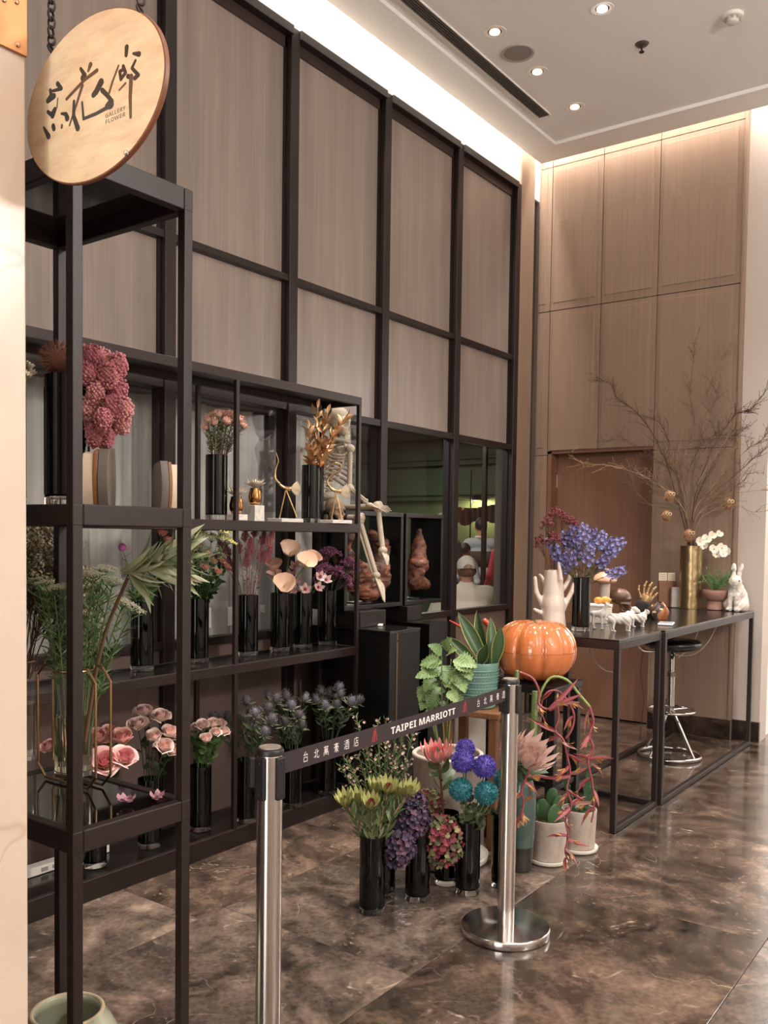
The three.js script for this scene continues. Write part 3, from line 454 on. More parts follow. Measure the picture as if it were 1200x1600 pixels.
// ================= pedestals, box frames =================
const P1H = 0.942;
{
  const ped = (label, x0, x1, z0, z1, h) => { const g = thing('pedestal', label, 'pedestal', [(x0 + x1) / 2, 0, (z0 + z1) / 2]); const cx = (x0 + x1) / 2, cz = (z0 + z1) / 2; part(g, 'body', rspan(x0 - cx, x1 - cx, 0, h - 0.012, z0 - cz, z1 - cz, 0.003), M.black); part(g, 'top_slab', rspan(x0 - cx - 0.002, x1 - cx + 0.002, h - 0.012, h, z0 - cz - 0.002, z1 - cz + 0.002, 0.002), mat(0x141110, 0.18)); return g; };
  const a = ped('black pedestal with a brass inlay line beside the long rack', -3.33, -2.785, -4.145, -3.855, P1H);
  const q = X(621, 1000, -2.783), q2 = X(621, 1120, -2.783); part(a, 'brass_inlay', span(0.2715, 0.2745, q2.y - 0.12, q.y - 0.012, q.z + 4.0 - 0.006, q.z + 4.0 + 0.006), mat(0x8a6f57, 0.35, { metalness: 0.8 })); part(a, 'brass_inlay', span(0.2715, 0.2745, q.y, q.y + 0.035, q.z + 4.0 - 0.006, q.z + 4.0 + 0.006), mat(0x8a6f57, 0.35, { metalness: 0.8 }));
  ped('black pedestal behind the leafy green plant', -3.36, -2.865, -4.56, -4.36, P1H);
  const blk = (label, x0, x1, z0, z1, y1) => { const g = thing('plinth_block', label, 'plinth', [(x0 + x1) / 2, P1H, (z0 + z1) / 2]); part(g, 'block', rspan(-(x1 - x0) / 2, (x1 - x0) / 2, 0.0005, y1 - P1H, -(z1 - z0) / 2, (z1 - z0) / 2, 0.003), mat(0x17120f, 0.4)); };
  blk('low black block under the wide box frame', -3.32, -3.02, -4.14, -3.90, 1.03); blk('low black block under the narrow box frame', -3.32, -3.05, -4.555, -4.40, 1.03);
  const card = thing('price_card', 'tiny folded white card on the black pedestal', 'card', Y(596, 978, P1H)); part(card, 'card', mg([box(0.03, 0.001, 0.022, 0, 0.012, 0.006).rotateX(0.5), box(0.03, 0.001, 0.022, 0, 0.004, 0.012)]), M.white);
  const frame = (label, z0, z1) => { const y0 = 1.032, y1 = 1.59, xb = -3.33, xf = -3.09, t = 0.026; const g = thing('box_frame', label, 'frame', [-3.21, y0, (z0 + z1) / 2]); const L = (z1 - z0) / 2, hx = (xf - xb) / 2, h = y1 - y0;
    part(g, 'bottom_board', rspan(-hx, hx, 0.0005, t, -L, L), M.black); part(g, 'top_board', rspan(-hx, hx, h - t, h, -L, L), M.black); part(g, 'side_board', rspan(-hx, hx, t, h - t, -L, -L + t), M.black); part(g, 'side_board', rspan(-hx, hx, t, h - t, L - t, L), M.black); };
  frame('wide open black box frame holding the forked driftwood under the skeleton', -4.405, -3.845); frame('narrow open black box frame holding the upright driftwood', -4.85, -4.43);
}

for (const [i, [x, y, z]] of GLOBES.entries()) { // lobby globe lamps
  const g = thing('globe_pendant', ['round glowing pendant globe over the lobby seating', 'round glowing pendant globe by the side wall', 'round glowing pendant globe near the rear wall'][i], 'pendant lamp', [x, y, z]);
  part(g, 'globe', ball(0.2, 0, 0, 0, 1, 1, 1, 28, 20), new THREE.MeshStandardMaterial({ color: 0, emissive: 0xfff0e0, emissiveIntensity: 2.5 })); part(g, 'cord', cyl(0.004, 0.004, 4.44 - y - 0.2, 0, (4.44 - y + 0.2) / 2, 0, 6), M.black); part(g, 'cap', lathe([[0.06, 0.19], [0.05, 0.23], [0, 0.235]], 20), M.brass);
}

// ================= vases and flower builders =================
const vaseBody = (r, h) => lathe([[0, 0.0255], [r - 0.001, 0.0255], [r, 0.03], [r, h - 0.002], [r - 0.0015, h], [r - 0.004, h - 0.002], [r - 0.0045, 0.04], [0, 0.036]], 40);
const vaseFoot = (r) => lathe([[0, 0.0005], [r - 0.003, 0.0005], [r, 0.003], [r, 0.0225], [r - 0.002, 0.0252], [0, 0.0252]], 40);
const vG = {};
function vase(p, label, { r = 0.05, h = 0.30, m = M.vase, group = 'black glass cylinder vases' } = {}) {
  const g = thing('cylinder_vase', label, 'vase', p, group); const k = r + '_' + h; vG[k] ||= [vaseBody(r, h), vaseFoot(r)];
  part(g, 'body', vG[k][0], m); part(g, 'glass_foot', vG[k][1], M.clear); return p.clone().add(V(0, h, 0));
}
function stemPts(v, bend, side) { const L = v.length(); const h = V(v.x, 0, v.z); return [V(0, 0, 0), v.clone().multiplyScalar(0.35).add(h.clone().multiplyScalar(-0.12 * bend)).add(V(side * 0.02 * L, 0, 0)), v.clone().multiplyScalar(0.7).add(h.clone().multiplyScalar(-0.14 * bend)), v.clone()]; }
function flower(name, label, cat, group, root, tip, head, { r = 0.0022, r1, m = M.stem, bend = 1, scale = 1, roll, face, leaves, side = 0 } = {}) {
  const g = thing(name, label, cat, root, group), v = tip.clone().sub(root), P = stemPts(v, bend, side);
  part(g, 'stem', tube(P, r, r1 || r, 8, 5), m);
  let d = P[3].clone().sub(P[2]).normalize(); if (face) d.lerp(face, 0.6).normalize();
  for (const [n, geo, ma, o] of head || []) { const h = part(g, n, geo, ma, v); h.quaternion.copy(qFrom(d)).multiply(new THREE.Quaternion().setFromAxisAngle(UP, roll ?? rnd() * 6.28)); h.scale.setScalar(scale); }
  if (leaves) leaves(g, P, v);
  return g;
}
const toCam = camera.position.clone().setY(EYE + 0.3);
const facing = (p, up = 0.35) => toCam.clone().sub(p).normalize().add(V(0, up, 0)).normalize();
// leaves along a stem, merged into one part
function leafRun(n, L, W, m, { t0 = 0.35, t1 = 1, ang = 0.9, opt = {}, name = 'leaves' } = {}) {
  return (g, P) => {
    const c = new THREE.CatmullRomCurve3(P), list = [], base = leaf(L, W, { bend: 0.7, cup: 0.15, seg: 4, ...opt });
    for (let i = 0; i < n; i++) { const t = t0 + (t1 - t0) * (i + rnd() * 0.6) / n, p = c.getPoint(Math.min(1, t)), T = c.getTangent(Math.min(1, t)); const a = i * 2.4 + rnd() * 0.5, u = V(Math.cos(a), 0, Math.sin(a)); const d = T.clone().multiplyScalar(Math.cos(ang)).addScaledVector(u, Math.sin(ang)).normalize(); list.push(place(base, p, d, rnd() * 6, rr(0.7, 1.15))); }
    part(g, name, mg(list), m);
  };
}
const both = (...f) => (g, P, v) => f.forEach((k) => k(g, P, v));
// --- heads, base at origin, opening to +Y
function rosePetals(sd, open = 1, n = 27) {
  srand(sd); const inner = [], outer = [];
  for (let i = 0; i < n; i++) {
    const t = i / (n - 1), ang = i * 2.4 + rr(-0.2, 0.2), R = 0.004 + 0.027 * Math.pow(t, 0.85), H = 0.043 - 0.009 * t + rr(-0.002, 0.002), sp = 2.2 - 0.9 * t, fl = 0.8 * open * Math.pow(t, 1.8);
    const s = surf(6, 5, (u, v) => { const e = 2 * u - 1, a = ang + e * sp / 2, rad = R * (0.35 + 0.72 * Math.sin(v * Math.PI / 2)) + fl * 0.013 * v * v * v + 0.0012 * Math.sin(a * 5) * v; return [rad * Math.cos(a), v * H - fl * 0.012 * Math.pow(v, 4) - 0.007 * e * e * v + (1 - Math.abs(e)) * 0.003 * v * v * t, rad * Math.sin(a)]; });
    (t < 0.55 ? inner : outer).push(s);
  }
  const sep = []; for (let i = 0; i < 5; i++) sep.push(leaf(0.026, 0.008, { bend: -1.2, tip: 1.4 }).rotateX(0.9).rotateY(i * 1.257));
  sep.push(ball(0.007, 0, -0.003, 0, 1, 0.9, 1, 8, 6)); return [mg(outer), mg(inner), mg(sep)];
}
const roseSets = [11, 12, 13].map((s) => rosePetals(s, 1)).concat([14, 15].map((s) => rosePetals(s, 0.35, 18)));
const soft = (hex, r = 0.6) => mat(hex, r, { sheen: 0.3, sheenRoughness: 0.6 });
const rose = (k, outer, inner) => { const s = roseSets[k % 5]; return [['outer_petals', s[0], soft(outer)], ['inner_petals', s[1], soft(inner)], ['sepals', s[2], M.leafGreen]]; };
function protea(n, L, W, layers, cup, centre, sd) {
  srand(sd); const br = []; for (let l = 0; l < layers; l++) for (let i = 0; i < n; i++) { const k = 1 - l * 0.14; br.push(leaf(L * k * rr(0.92, 1.06), W * rr(0.85, 1.1), { bend: cup, cup: 0.25, tip: 1.1, base: 0.5, seg: 6, belly: 0.5 }).rotateX(0.72 - l * 0.14).translate(0, 0, 0.012 + 0.010 * (layers - l)).rotateY((i + l * 0.5) / n * Math.PI * 2 + rr(-0.06, 0.06))); }
  const c = []; for (let i = 0; i < 90; i++) { const d = sphereDir(i, 90, 0.5); c.push(place(leaf(centre * 0.9, 0.005, { seg: 2, nu: 1 }), d.clone().multiplyScalar(centre * 0.5).add(V(0, L * 0.42, 0)), d.clone().add(V(0, 0.9, 0)), rnd() * 6)); } c.push(ball(centre, 0, L * 0.36, 0, 0.9, 1.1, 0.9, 12, 8));
  return [mg(br), mg(c)];
}
function pompom(R, n, sd) { srand(sd); const l = [ball(R * 0.84, 0, R, 0, 1, 1, 1, 14, 10)], q = leaf(R * 0.24, R * 0.1, { bend: -0.9, cup: 0.5, seg: 3, nu: 1, base: 0.6 }); for (let i = 0; i < n; i++) { const d = sphereDir(i, n, 0.94).add(V(rr(-.04, .04), rr(-.04, .04), rr(-.04, .04))).normalize(); l.push(place(q, d.clone().multiplyScalar(R * 0.8).add(V(0, R, 0)), d, rnd() * 6.28, rr(0.85, 1.15))); } return mg(l); }
function hydrangea(R, n, cols, sd) {
  srand(sd); const l = [tint(ball(R * 0.6, 0, R * 0.8, 0, 1, 0.85, 1, 12, 8), cols[0])], pt = leaf(0.0175, 0.018, { bend: 0.5, cup: 0.12, seg: 3, base: 0.3, tip: 0.6 });
  for (let i = 0; i < n; i++) { const d = sphereDir(i, n, 0.86), p = d.clone().multiply(V(R, R * 0.88, R)).multiplyScalar(rr(0.86, 1.06)).add(V(0, R * 0.8, 0)), q = qFrom(d.clone().add(V(rr(-.4, .4), rr(-.4, .4), rr(-.4, .4)))), c = cols[Math.floor(rnd() * cols.length)], s = rr(0.8, 1.2), a0 = rnd() * 6; for (let k = 0; k < 4; k++) l.push(tint(pt.clone().rotateX(1.15).rotateY(a0 + k * 1.5708).scale(s, s, s).applyQuaternion(q).translate(p.x, p.y, p.z), c)); }
  return mg(l);
}
function thistle(sd) {
  srand(sd); const core = [ball(0.011, 0, 0.016, 0, 1, 1.35, 1, 10, 8)]; for (let i = 0; i < 80; i++) { const d = sphereDir(i, 80, 0.85); core.push(place(leaf(0.008, 0.0022, { seg: 2, nu: 1, tip: 1 }), V(d.x * 0.0105, 0.016 + d.y * 0.0145, d.z * 0.0105), d.clone().add(V(0, 0.4, 0)), rnd() * 6)); }
  const ruff = []; for (let i = 0; i < 12; i++) ruff.push(leaf(rr(0.026, 0.036), 0.004, { bend: -0.4, seg: 3, tip: 1.2, cup: 0.3 }).rotateX(1.0 + rr(-0.15, 0.2)).rotateY(i / 12 * 6.283)); return [mg(core), mg(ruff)];
}
const bit = new THREE.OctahedronGeometry(1, 0);
function plume(L, W, n, sd) { // feathery cone of tiny buds
  srand(sd); const l = [tube([[0, -0.02, 0], [0, L, 0]], 0.0012, 0.0006, 1, 4)], br = Math.floor(n / 14 * 1.5); for (let i = 0; i < br; i++) { const t = i / br, y = L * (0.04 + 0.96 * t), bl = W * (1 - t * 0.86) * rr(0.75, 1.1), a = i * 2.4, up = rr(0.7, 1.1); for (let k = 0; k < 14; k++) { const s = (k + 1) / 14, x = Math.cos(a) * bl * s, z = Math.sin(a) * bl * s; l.push(bit.clone().scale(0.0022, 0.0042, 0.0022).rotateZ(rr(-.8, .8)).translate(x + rr(-.003, .003), y + bl * s * up + rr(-.003, .003), z + rr(-.003, .003))); } } return mg(l);
}
function spray(L, W, n, s0, cols, sd, dense = 1) { // thin branching stems with small florets
  srand(sd); const st = [], fl = []; for (let i = 0; i < n; i++) { const a = i * 2.4, t = Math.sqrt((i + 0.5) / n), e = V(Math.cos(a) * W * t, L * (1 - 0.35 * t * t) * rr(0.8, 1.05), Math.sin(a) * W * t), b = V(0, rr(-0.1, 0.25) * L, 0); st.push(tube([b, b.clone().lerp(e, 0.55).add(V(0, 0.02 * L, 0)), e], 0.0008, 0.0005, 4, 3, false)); for (let k = 0; k < 5 * dense; k++) { const p = e.clone().add(V(rr(-1, 1), rr(-1.2, 0.8), rr(-1, 1)).multiplyScalar(W * 0.20)); fl.push(tint(bit.clone().scale(s0 * rr(.7, 1.3), s0 * rr(.7, 1.3), s0 * rr(.7, 1.3)).rotateX(rnd() * 3).rotateZ(rnd() * 3).translate(p.x, p.y, p.z), cols[Math.floor(rnd() * cols.length)])); } } return [mg(st), mg(fl)];
}
function starBloom(n, L, W, o = {}) { const l = []; for (let i = 0; i < n; i++) l.push(leaf(L, W, { bend: 0.6, cup: 0.1, seg: 4, base: 0.35, ...o }).rotateX(o.open ?? 1.0).rotateY(i / n * 6.283)); return mg(l); }
const stickIn = (top, tip, rin = 0.03, depth = 0.05) => { const d = tip.clone().sub(top).setY(0); const k = Math.min(rin, d.length() * 0.35); return top.clone().addScaledVector(d.lengthSq() ? d.normalize() : V(1, 0, 0), k).add(V(0, -depth, 0)); };

// ================= things on the racks =================
const sh = (px, py, x, h) => X(px, py, x).setY(h);
const tipAt = (top, px, py, dz = 0) => D(px, py, depthOf(top) + dz);
// many stems from one vase
function bunch(top, tips, make) { tips.forEach(([px, py, dz = 0, k], i) => { const t = tipAt(top, px, py, dz); make(stickIn(top, t), t, i, k); }); }

// ---- long rack, upper shelf
{ const v = vase(sh(338, 800, -3.08, S1), 'black cylinder vase of coral pincushion flowers on the upper shelf');
  srand(5); const tuft = (() => { const l = [ball(0.017, 0, 0.012, 0, 1, 0.8, 1, 10, 7)]; for (let i = 0; i < 46; i++) { const d = sphereDir(i, 46, 0.6); l.push(place(leaf(0.016, 0.004, { bend: -0.8, seg: 2, nu: 1 }), d.clone().multiplyScalar(0.012).add(V(0, 0.012, 0)), d.clone().add(V(0, 0.5, 0)), rnd() * 6)); } return mg(l); })();
  bunch(v, [[325, 660, 0], [333, 655, .03], [341, 652, -.02], [350, 653, .03], [358, 653, 0], [366, 655, -.03], [373, 660, .02], [378, 669, 0], [322, 672, -.03], [335, 664, -.06], [354, 663, -.05], [345, 668, .06]], (b, t) => flower('pincushion_flower', 'coral pincushion flower with needle leaves in black vase on the upper shelf', 'flower', 'coral pincushion flowers', b, t, [['bloom', tuft, soft(0xc79a86)]], { r: 0.0028, m: mat(0x7a5a48, .7), scale: 1.05, leaves: leafRun(46, 0.034, 0.005, mat(0x4d5e38, .6), { t0: 0.3, t1: 0.98, ang: 0.75, opt: { seg: 2, nu: 1 } }) }));
}
{ const v = vase(sh(486, 800, -3.08, S1), 'black cylinder vase of gilded leaf branches on the upper shelf'); srand(15);
  const gm = mat(0xd6ae84, 0.33, { metalness: 0.85 });
  bunch(v, [[482, 668, 0], [497, 637, .03], [512, 645, 0], [540, 652, -.03], [528, 668, .04], [488, 700, -.06], [512, 700, -.05]], (b, t) => flower('gilded_branch', 'branch of metallic gold leaves in black vase on the upper shelf', 'branch', 'gilded leaf branches', b, t, [['tip_leaf', leaf(0.05, 0.022, { bend: 0.3, cup: .2 }), gm]], { r: 0.0028, m: gm, leaves: (g, P) => { const c = new THREE.CatmullRomCurve3(P), lf = leaf(0.062, 0.028, { bend: 0.5, cup: 0.22, seg: 5 }); for (let i = 0; i < 16; i++) { const q = 0.22 + 0.76 * i / 16, a = i * 2.4, T = c.getTangent(q), d = T.clone().multiplyScalar(0.8).add(V(Math.cos(a) * .7, 0.05, Math.sin(a) * .7)).normalize(); const m = part(g, 'gold_leaf', lf, gm, c.getPoint(q)); m.quaternion.copy(qFrom(d)).multiply(new THREE.Quaternion().setFromAxisAngle(UP, rnd() * 6.28)); m.scale.setScalar(rr(0.75, 1.15)); } } }));
}
{ // little gold bud vases with paper flowers on white blocks
  const mb = new THREE.MeshPhysicalMaterial({ map: texture(128, 128, (u, v) => { const k = 0.93 + (fbm(u * 5, v * 5, 801, 4, 5) - 0.5) * 0.25; return [225 * k, 215 * k, 206 * k]; }), roughness: 0.4 });
  const blk = (p, w, h, label) => { const g = thing('marble_block', label, 'block', p, undefined); part(g, 'block', rbox(w, h, w, 0.002, 0, h / 2 + 0.0005, 0), mb); };
  const A = sh(398, 806, -3.06, S1), B = sh(369, 808, -3.02, S1); blk(A, 0.066, 0.076, 'taller white marble block under a gold bud vase'); blk(B, 0.075, 0.028, 'flat white marble block under a gold bud vase');
  const bud = (p, label, l2) => { const g = thing('bud_vase', label, 'vase', p); part(g, 'body', lathe([[0, 0], [0.02, 0.001], [0.031, 0.022], [0.033, 0.042], [0.027, 0.068], [0.0245, 0.082], [0.022, 0.082], [0.024, 0.066], [0.02, 0.03], [0, 0.02]], 30), mat(0xc08d58, 0.12, { metalness: 1 }));
    const f = thing('paper_flower', l2, 'flower', p.clone().add(V(0, 0.083, 0))); const fr = []; srand(9); for (let i = 0; i < 22; i++) for (let j = 0; j < 2; j++) fr.push(leaf(0.068 * rr(.8, 1.1), 0.009, { bend: 0.3, seg: 4, nu: 1, tip: .5, base: .5 }).rotateX(1.25 - j * 0.25).rotateY(i / 22 * 6.283 + j * .14)); part(f, 'fringe', mg(fr), soft(0xd8cbb6)); };
  bud(A.clone().add(V(0, 0.077, 0)), 'shiny gold bud vase on the taller white block', 'cream fringed paper flower in the gold bud vase on the taller block'); bud(B.clone().add(V(0, 0.029, 0)), 'shiny gold bud vase on the flat white block', 'cream fringed paper flower in the gold bud vase on the flat block');
  // cranes
  const cr = (px, x, label, up, l2) => { const p = sh(px, 806, x, S1); const bs = thing('marble_block', l2, 'block', p); part(bs, 'block', rbox(0.1, 0.018, 0.16, 0.002, 0, 0.0095, 0), mb);
    const g = thing('crane_figurine', label, 'figurine', p.clone().add(V(0, 0.019, 0))); const r = (a, y) => V(camRight.x * a, y, camRight.z * a), gm = mat(0xd3b184, 0.25, { metalness: 0.9 });
    part(g, 'leg', tube([r(up ? -0.03 : -0.02, 0.001), r(0, 0.14)], 0.0032, 0.004, 1, 6), gm); part(g, 'leg', tube([r(up ? 0.06 : 0.035, 0.001), r(0.004, 0.14)], 0.0032, 0.004, 1, 6), gm);
    part(g, 'body', tube([r(-0.035, 0.175), r(-0.01, 0.155), r(0.03, 0.148)], 0.006, 0.013, 8, 8), gm);
    const nk = up ? [r(-0.03, 0.172), r(-0.052, 0.20), r(-0.05, 0.25), r(-0.038, 0.285), r(-0.04, 0.30)] : [r(-0.03, 0.172), r(-0.045, 0.20), r(-0.02, 0.235), r(0.02, 0.26), r(0.028, 0.285), r(0.0, 0.30), r(-0.03, 0.288)]; part(g, 'neck', tube(nk, 0.007, 0.003, 18, 7), gm);
    part(g, 'beak', tube([nk[nk.length - 1], nk[nk.length - 1].clone().add(r(up ? -0.012 : -0.02, up ? 0.035 : -0.03))], 0.003, 0.0006, 1, 5), gm);
    srand(31); const fe = []; for (let i = 0; i < 14; i++) { const a = -0.9 + 1.8 * i / 13; fe.push(leaf(0.05, 0.012, { tip: .5, seg: 3, bend: 0.2 }).rotateZ(-Math.PI / 2 + a).translate(0, 0, rr(-.004, .004))); } part(g, 'tail_feathers', mg(fe).rotateY(Math.atan2(-camRight.z, camRight.x)), soft(0xc6b595), r(0.028, 0.15)); };
  cr(446, -3.07, 'gold crane figurine with its neck stretched upward on the upper shelf', true, 'flat white marble base under the upright gold crane'); cr(524, -3.0, 'gold crane figurine with its neck bent over in front of the brown skull', false, 'flat white marble base under the bent gold crane');
}
// ---- long rack, middle shelf
const mid = (px, py) => { const p = Y(px, py, S2); return p.x < -3.14 ? sh(px, py, -3.14, S2) : p; };
{ const v = vase(mid(222, 1041), 'black cylinder vase on the middle shelf below the pink scabious'); srand(21);
  const sc = pompom(0.02, 90, 3); bunch(v, [[193, 862, 0], [203, 905, .03]], (b, t, i) => flower('scabious_flower', i ? 'magenta scabious bud low among the stems' : 'magenta scabious bloom on a thin stem left of the silver leaves', 'flower', undefined, b, t, [['bloom', sc, soft(0xb55c9a)]], { scale: i ? .5 : 1, leaves: leafRun(6, 0.05, 0.008, M.stem) }));
  bunch(v, [[252, 838, .05], [262, 850, .0]], (b, t, i) => flower('spray_rose', i ? 'small rose bud half hidden by the silver leaves' : 'coral spray rose above the silver leaves', 'flower', undefined, b, t, rose(3 + i, 0xd98a7c, 0xc96f6a), { scale: .8, leaves: leafRun(9, 0.04, 0.024, M.leafDark) }));
  bunch(v, [[212, 915, .02], [232, 905, 0], [222, 890, .04], [240, 912, -.03], [206, 925, -.03]], (b, t) => flower('greenery_stem', 'leafy green filler stem in the black vase below the pink scabious', 'greenery', 'green filler stems below the scabious', b, t, null, { leaves: leafRun(18, 0.05, 0.014, M.leafGreen, { t0: 0.25 }) }));
}
{ const v = vase(mid(309, 1031), 'black cylinder vase of yellow fennel and spray roses on the middle shelf'); srand(27);
  const um = (() => { const st = [], fl = []; for (let i = 0; i < 16; i++) { const a = i * 2.4, r = 0.03 * Math.sqrt(i / 16), e = V(Math.cos(a) * r, 0.022, Math.sin(a) * r); st.push(tube([[0, 0, 0], e], .0007, .0005, 1, 3, false)); for (let k = 0; k < 7; k++) fl.push(bit.clone().scale(.003, .002, .003).translate(e.x + rr(-.008, .008), e.y + rr(-.002, .005), e.z + rr(-.008, .008))); } return [mg(st), mg(fl)]; })();
  bunch(v, [[318, 832, -.12], [344, 838, -.08], [351, 852, -.06], [330, 848, -.05], [308, 840, -.1]], (b, t) => flower('fennel_flower', 'yellow green fennel umbel in the black vase on the middle shelf', 'flower', 'yellow fennel umbels', b, t, [['umbel_rays', um[0], M.stem], ['umbel', um[1], soft(0xc2be68)]], { r: .0016, scale: 1.5, leaves: leafRun(4, 0.06, 0.01, M.stem) }));
  bunch(v, [[322, 866, -.05], [333, 880, 0], [345, 879, .02], [320, 890, -.05], [353, 887, -.02], [312, 856, .0], [339, 896, -.05]], (b, t, i) => flower('spray_rose', 'small peach spray rose in the vase of yellow fennel', 'flower', 'peach spray roses with the fennel', b, t, rose(3 + i, 0xe0a78c, 0xd8907e), { scale: .55, leaves: leafRun(10, 0.034, 0.022, M.leafDark, { t0: .2 }) }));
  bunch(v, [[302, 905, -.04], [318, 912, -.05], [335, 915, -.03], [345, 908, .02], [308, 920, .0], [327, 900, .05]], (b, t) => flower('greenery_stem', 'stem of glossy dark leaves in the vase of yellow fennel', 'greenery', 'dark leaf stems with the fennel', b, t, null, { leaves: leafRun(15, 0.042, 0.028, M.leafDark, { t0: .2 }) }));
  bunch(v, [[300, 845, -.06], [296, 858, 0]], (b, t) => flower('greenery_stem', 'pale green blade leaves in the vase of yellow fennel', 'greenery', 'pale blade leaf stems with the fennel', b, t, null, { leaves: leafRun(12, 0.09, 0.014, mat(0x97a374, .6), { t0: .5, ang: 1.1 }) }));
}
{ const v = vase(mid(387, 1022), 'black cylinder vase of pink astilbe on the middle shelf'); srand(33); const p1 = plume(0.10, 0.030, 420, 3), p2 = plume(0.085, 0.026, 380, 4);
  bunch(v, [[384, 840, 0], [397, 833, .03], [408, 845, 0], [417, 848, -.03], [375, 858, .03], [391, 862, -.04], [404, 870, .05], [413, 872, .02], [386, 880, .04]], (b, t, i) => { t.y -= 0.03; flower('astilbe_plume', 'feathery rose pink astilbe plume in black vase on the middle shelf', 'flower', 'rose pink astilbe plumes', b, t, [['plume', i % 2 ? p1 : p2, soft(i % 3 ? 0xb0646a : 0xc27a78, .8)]], { m: mat(0x8a5a4e, .7), r: .0016, leaves: leafRun(4, .03, .006, mat(0x8a5a4e, .7)) }); });
  bunch(v, [[352, 856, .02], [360, 862, .05], [357, 880, .0], [366, 885, .04], [349, 874, .06]], (b, t) => { t.y -= 0.03; flower('astilbe_plume', 'dark plum astilbe plume in black vase on the middle shelf', 'flower', 'dark plum astilbe plumes', b, t, [['plume', p2, soft(0x6d3f45, .8)]], { m: mat(0x6a463e, .7), r: .0016 }); });
}
{ const v = vase(mid(437, 1013), 'black cylinder vase of peach anthuriums on the middle shelf'); srand(37);
  const spathe = surf(12, 12, (u, v) => { const a = (u * 2 - 1) * Math.PI, r = v * 0.062, h = 1 - 0.28 * Math.cos(a) - 0.25 * Math.exp(-Math.pow((Math.abs(a) - Math.PI) / 0.4, 2)); const x = Math.sin(a) * r * h * 0.92, y = -Math.cos(a) * r * h * (Math.abs(a) > 1.57 ? 0.8 : 1.25); return [x, 0.25 * (r * r) / 0.06 * 4 - 0.004 * v, -y]; });
  const spadix = tube([[0, 0.002, 0], [0, 0.02, 0.012], [0, 0.03, 0.032]], 0.0045, 0.0025, 6, 7);
  bunch(v, [[453, 866, 0], [477, 884, -.05], [444, 918, -.06], [429, 890, .05], [486, 878, .04], [430, 905, .03]], (b, t, i) => flower('anthurium', i === 0 ? 'upright peach anthurium, tallest in its black vase' : i === 2 ? 'wide open peach anthurium low at the front of its vase' : 'peach anthurium bloom among the others in black vase', 'flower', i === 0 || i === 2 ? undefined : 'peach anthuriums', b, t, [['spathe', spathe, soft(i > 2 ? 0xe2b8a2 : 0xefd0b8, .45)], ['spadix', spadix, soft(0xcfb98a)]], { r: .0026, face: facing(t, [0.2, .5, .25, .6, .6, .9][i]), roll: [2.6, 3.4, 3.0, 2.2, 4, 3][i], scale: [.95, .95, 1.0, .8, .8, .7][i] }));
  const v2 = vase(mid(473, 1006), 'black cylinder vase of mauve orchids behind the anthuriums');
  const orch = mg([starBloom(5, 0.042, 0.024, { open: 1.15, bend: 0.5 }), leaf(0.024, 0.02, { bend: 1.4, cup: .3 }).rotateX(0.5).translate(0, 0.004, 0.004)]);
  bunch(v2, [[452, 880, -.05], [444, 893, -.05], [455, 900, -.06], [450, 915, -.05], [468, 915, -.03], [491, 896, -.03], [488, 912, .02], [500, 900, .03]].map((q) => q), (b, t, i) => flower('orchid_bloom', i < 4 ? 'dusky mauve orchid bloom in front of the anthuriums' : 'pale pink orchid bloom right of the anthuriums', 'flower', i < 4 ? 'dusky mauve orchids' : 'pale pink orchids', b, t.add(V(.04, -.02, 0)), [['petals', orch, soft(i < 4 ? 0xbd9498 : 0xd9b4ae)], ['lip', ball(.008, 0, .008, 0), soft(0x8a3f52)]], { face: facing(t, .1), scale: 1.0 }));
}
{ const v = vase(mid(512, 1000), 'black cylinder vase of purple statice at the end of the middle shelf'); srand(39);
  const sp = spray(0.09, 0.045, 26, 0.0036, [0x6d3f58, 0x8a5070, 0x53304a, 0xa86a86], 8, 2), sp2 = spray(0.09, 0.045, 26, 0.0036, [0x9a5478, 0xb4708f, 0x6d3f58], 9, 2);
  bunch(v, [[500, 880, .03], [512, 868, 0], [524, 872, .04], [536, 885, 0], [508, 893, -.04], [522, 896, -.05], [545, 882, .04], [505, 905, .05], [530, 908, .02]], (b, t, i) => { t.y -= .04; flower('statice_spray', 'airy spray of tiny purple statice flowers at the rack end', 'flower', 'purple statice sprays', b, t, [['branchlets', (i % 2 ? sp : sp2)[0], M.twig], ['florets', (i % 2 ? sp : sp2)[1], vcol(.8)]], { m: M.stemDark, r: .0014 }); });
}
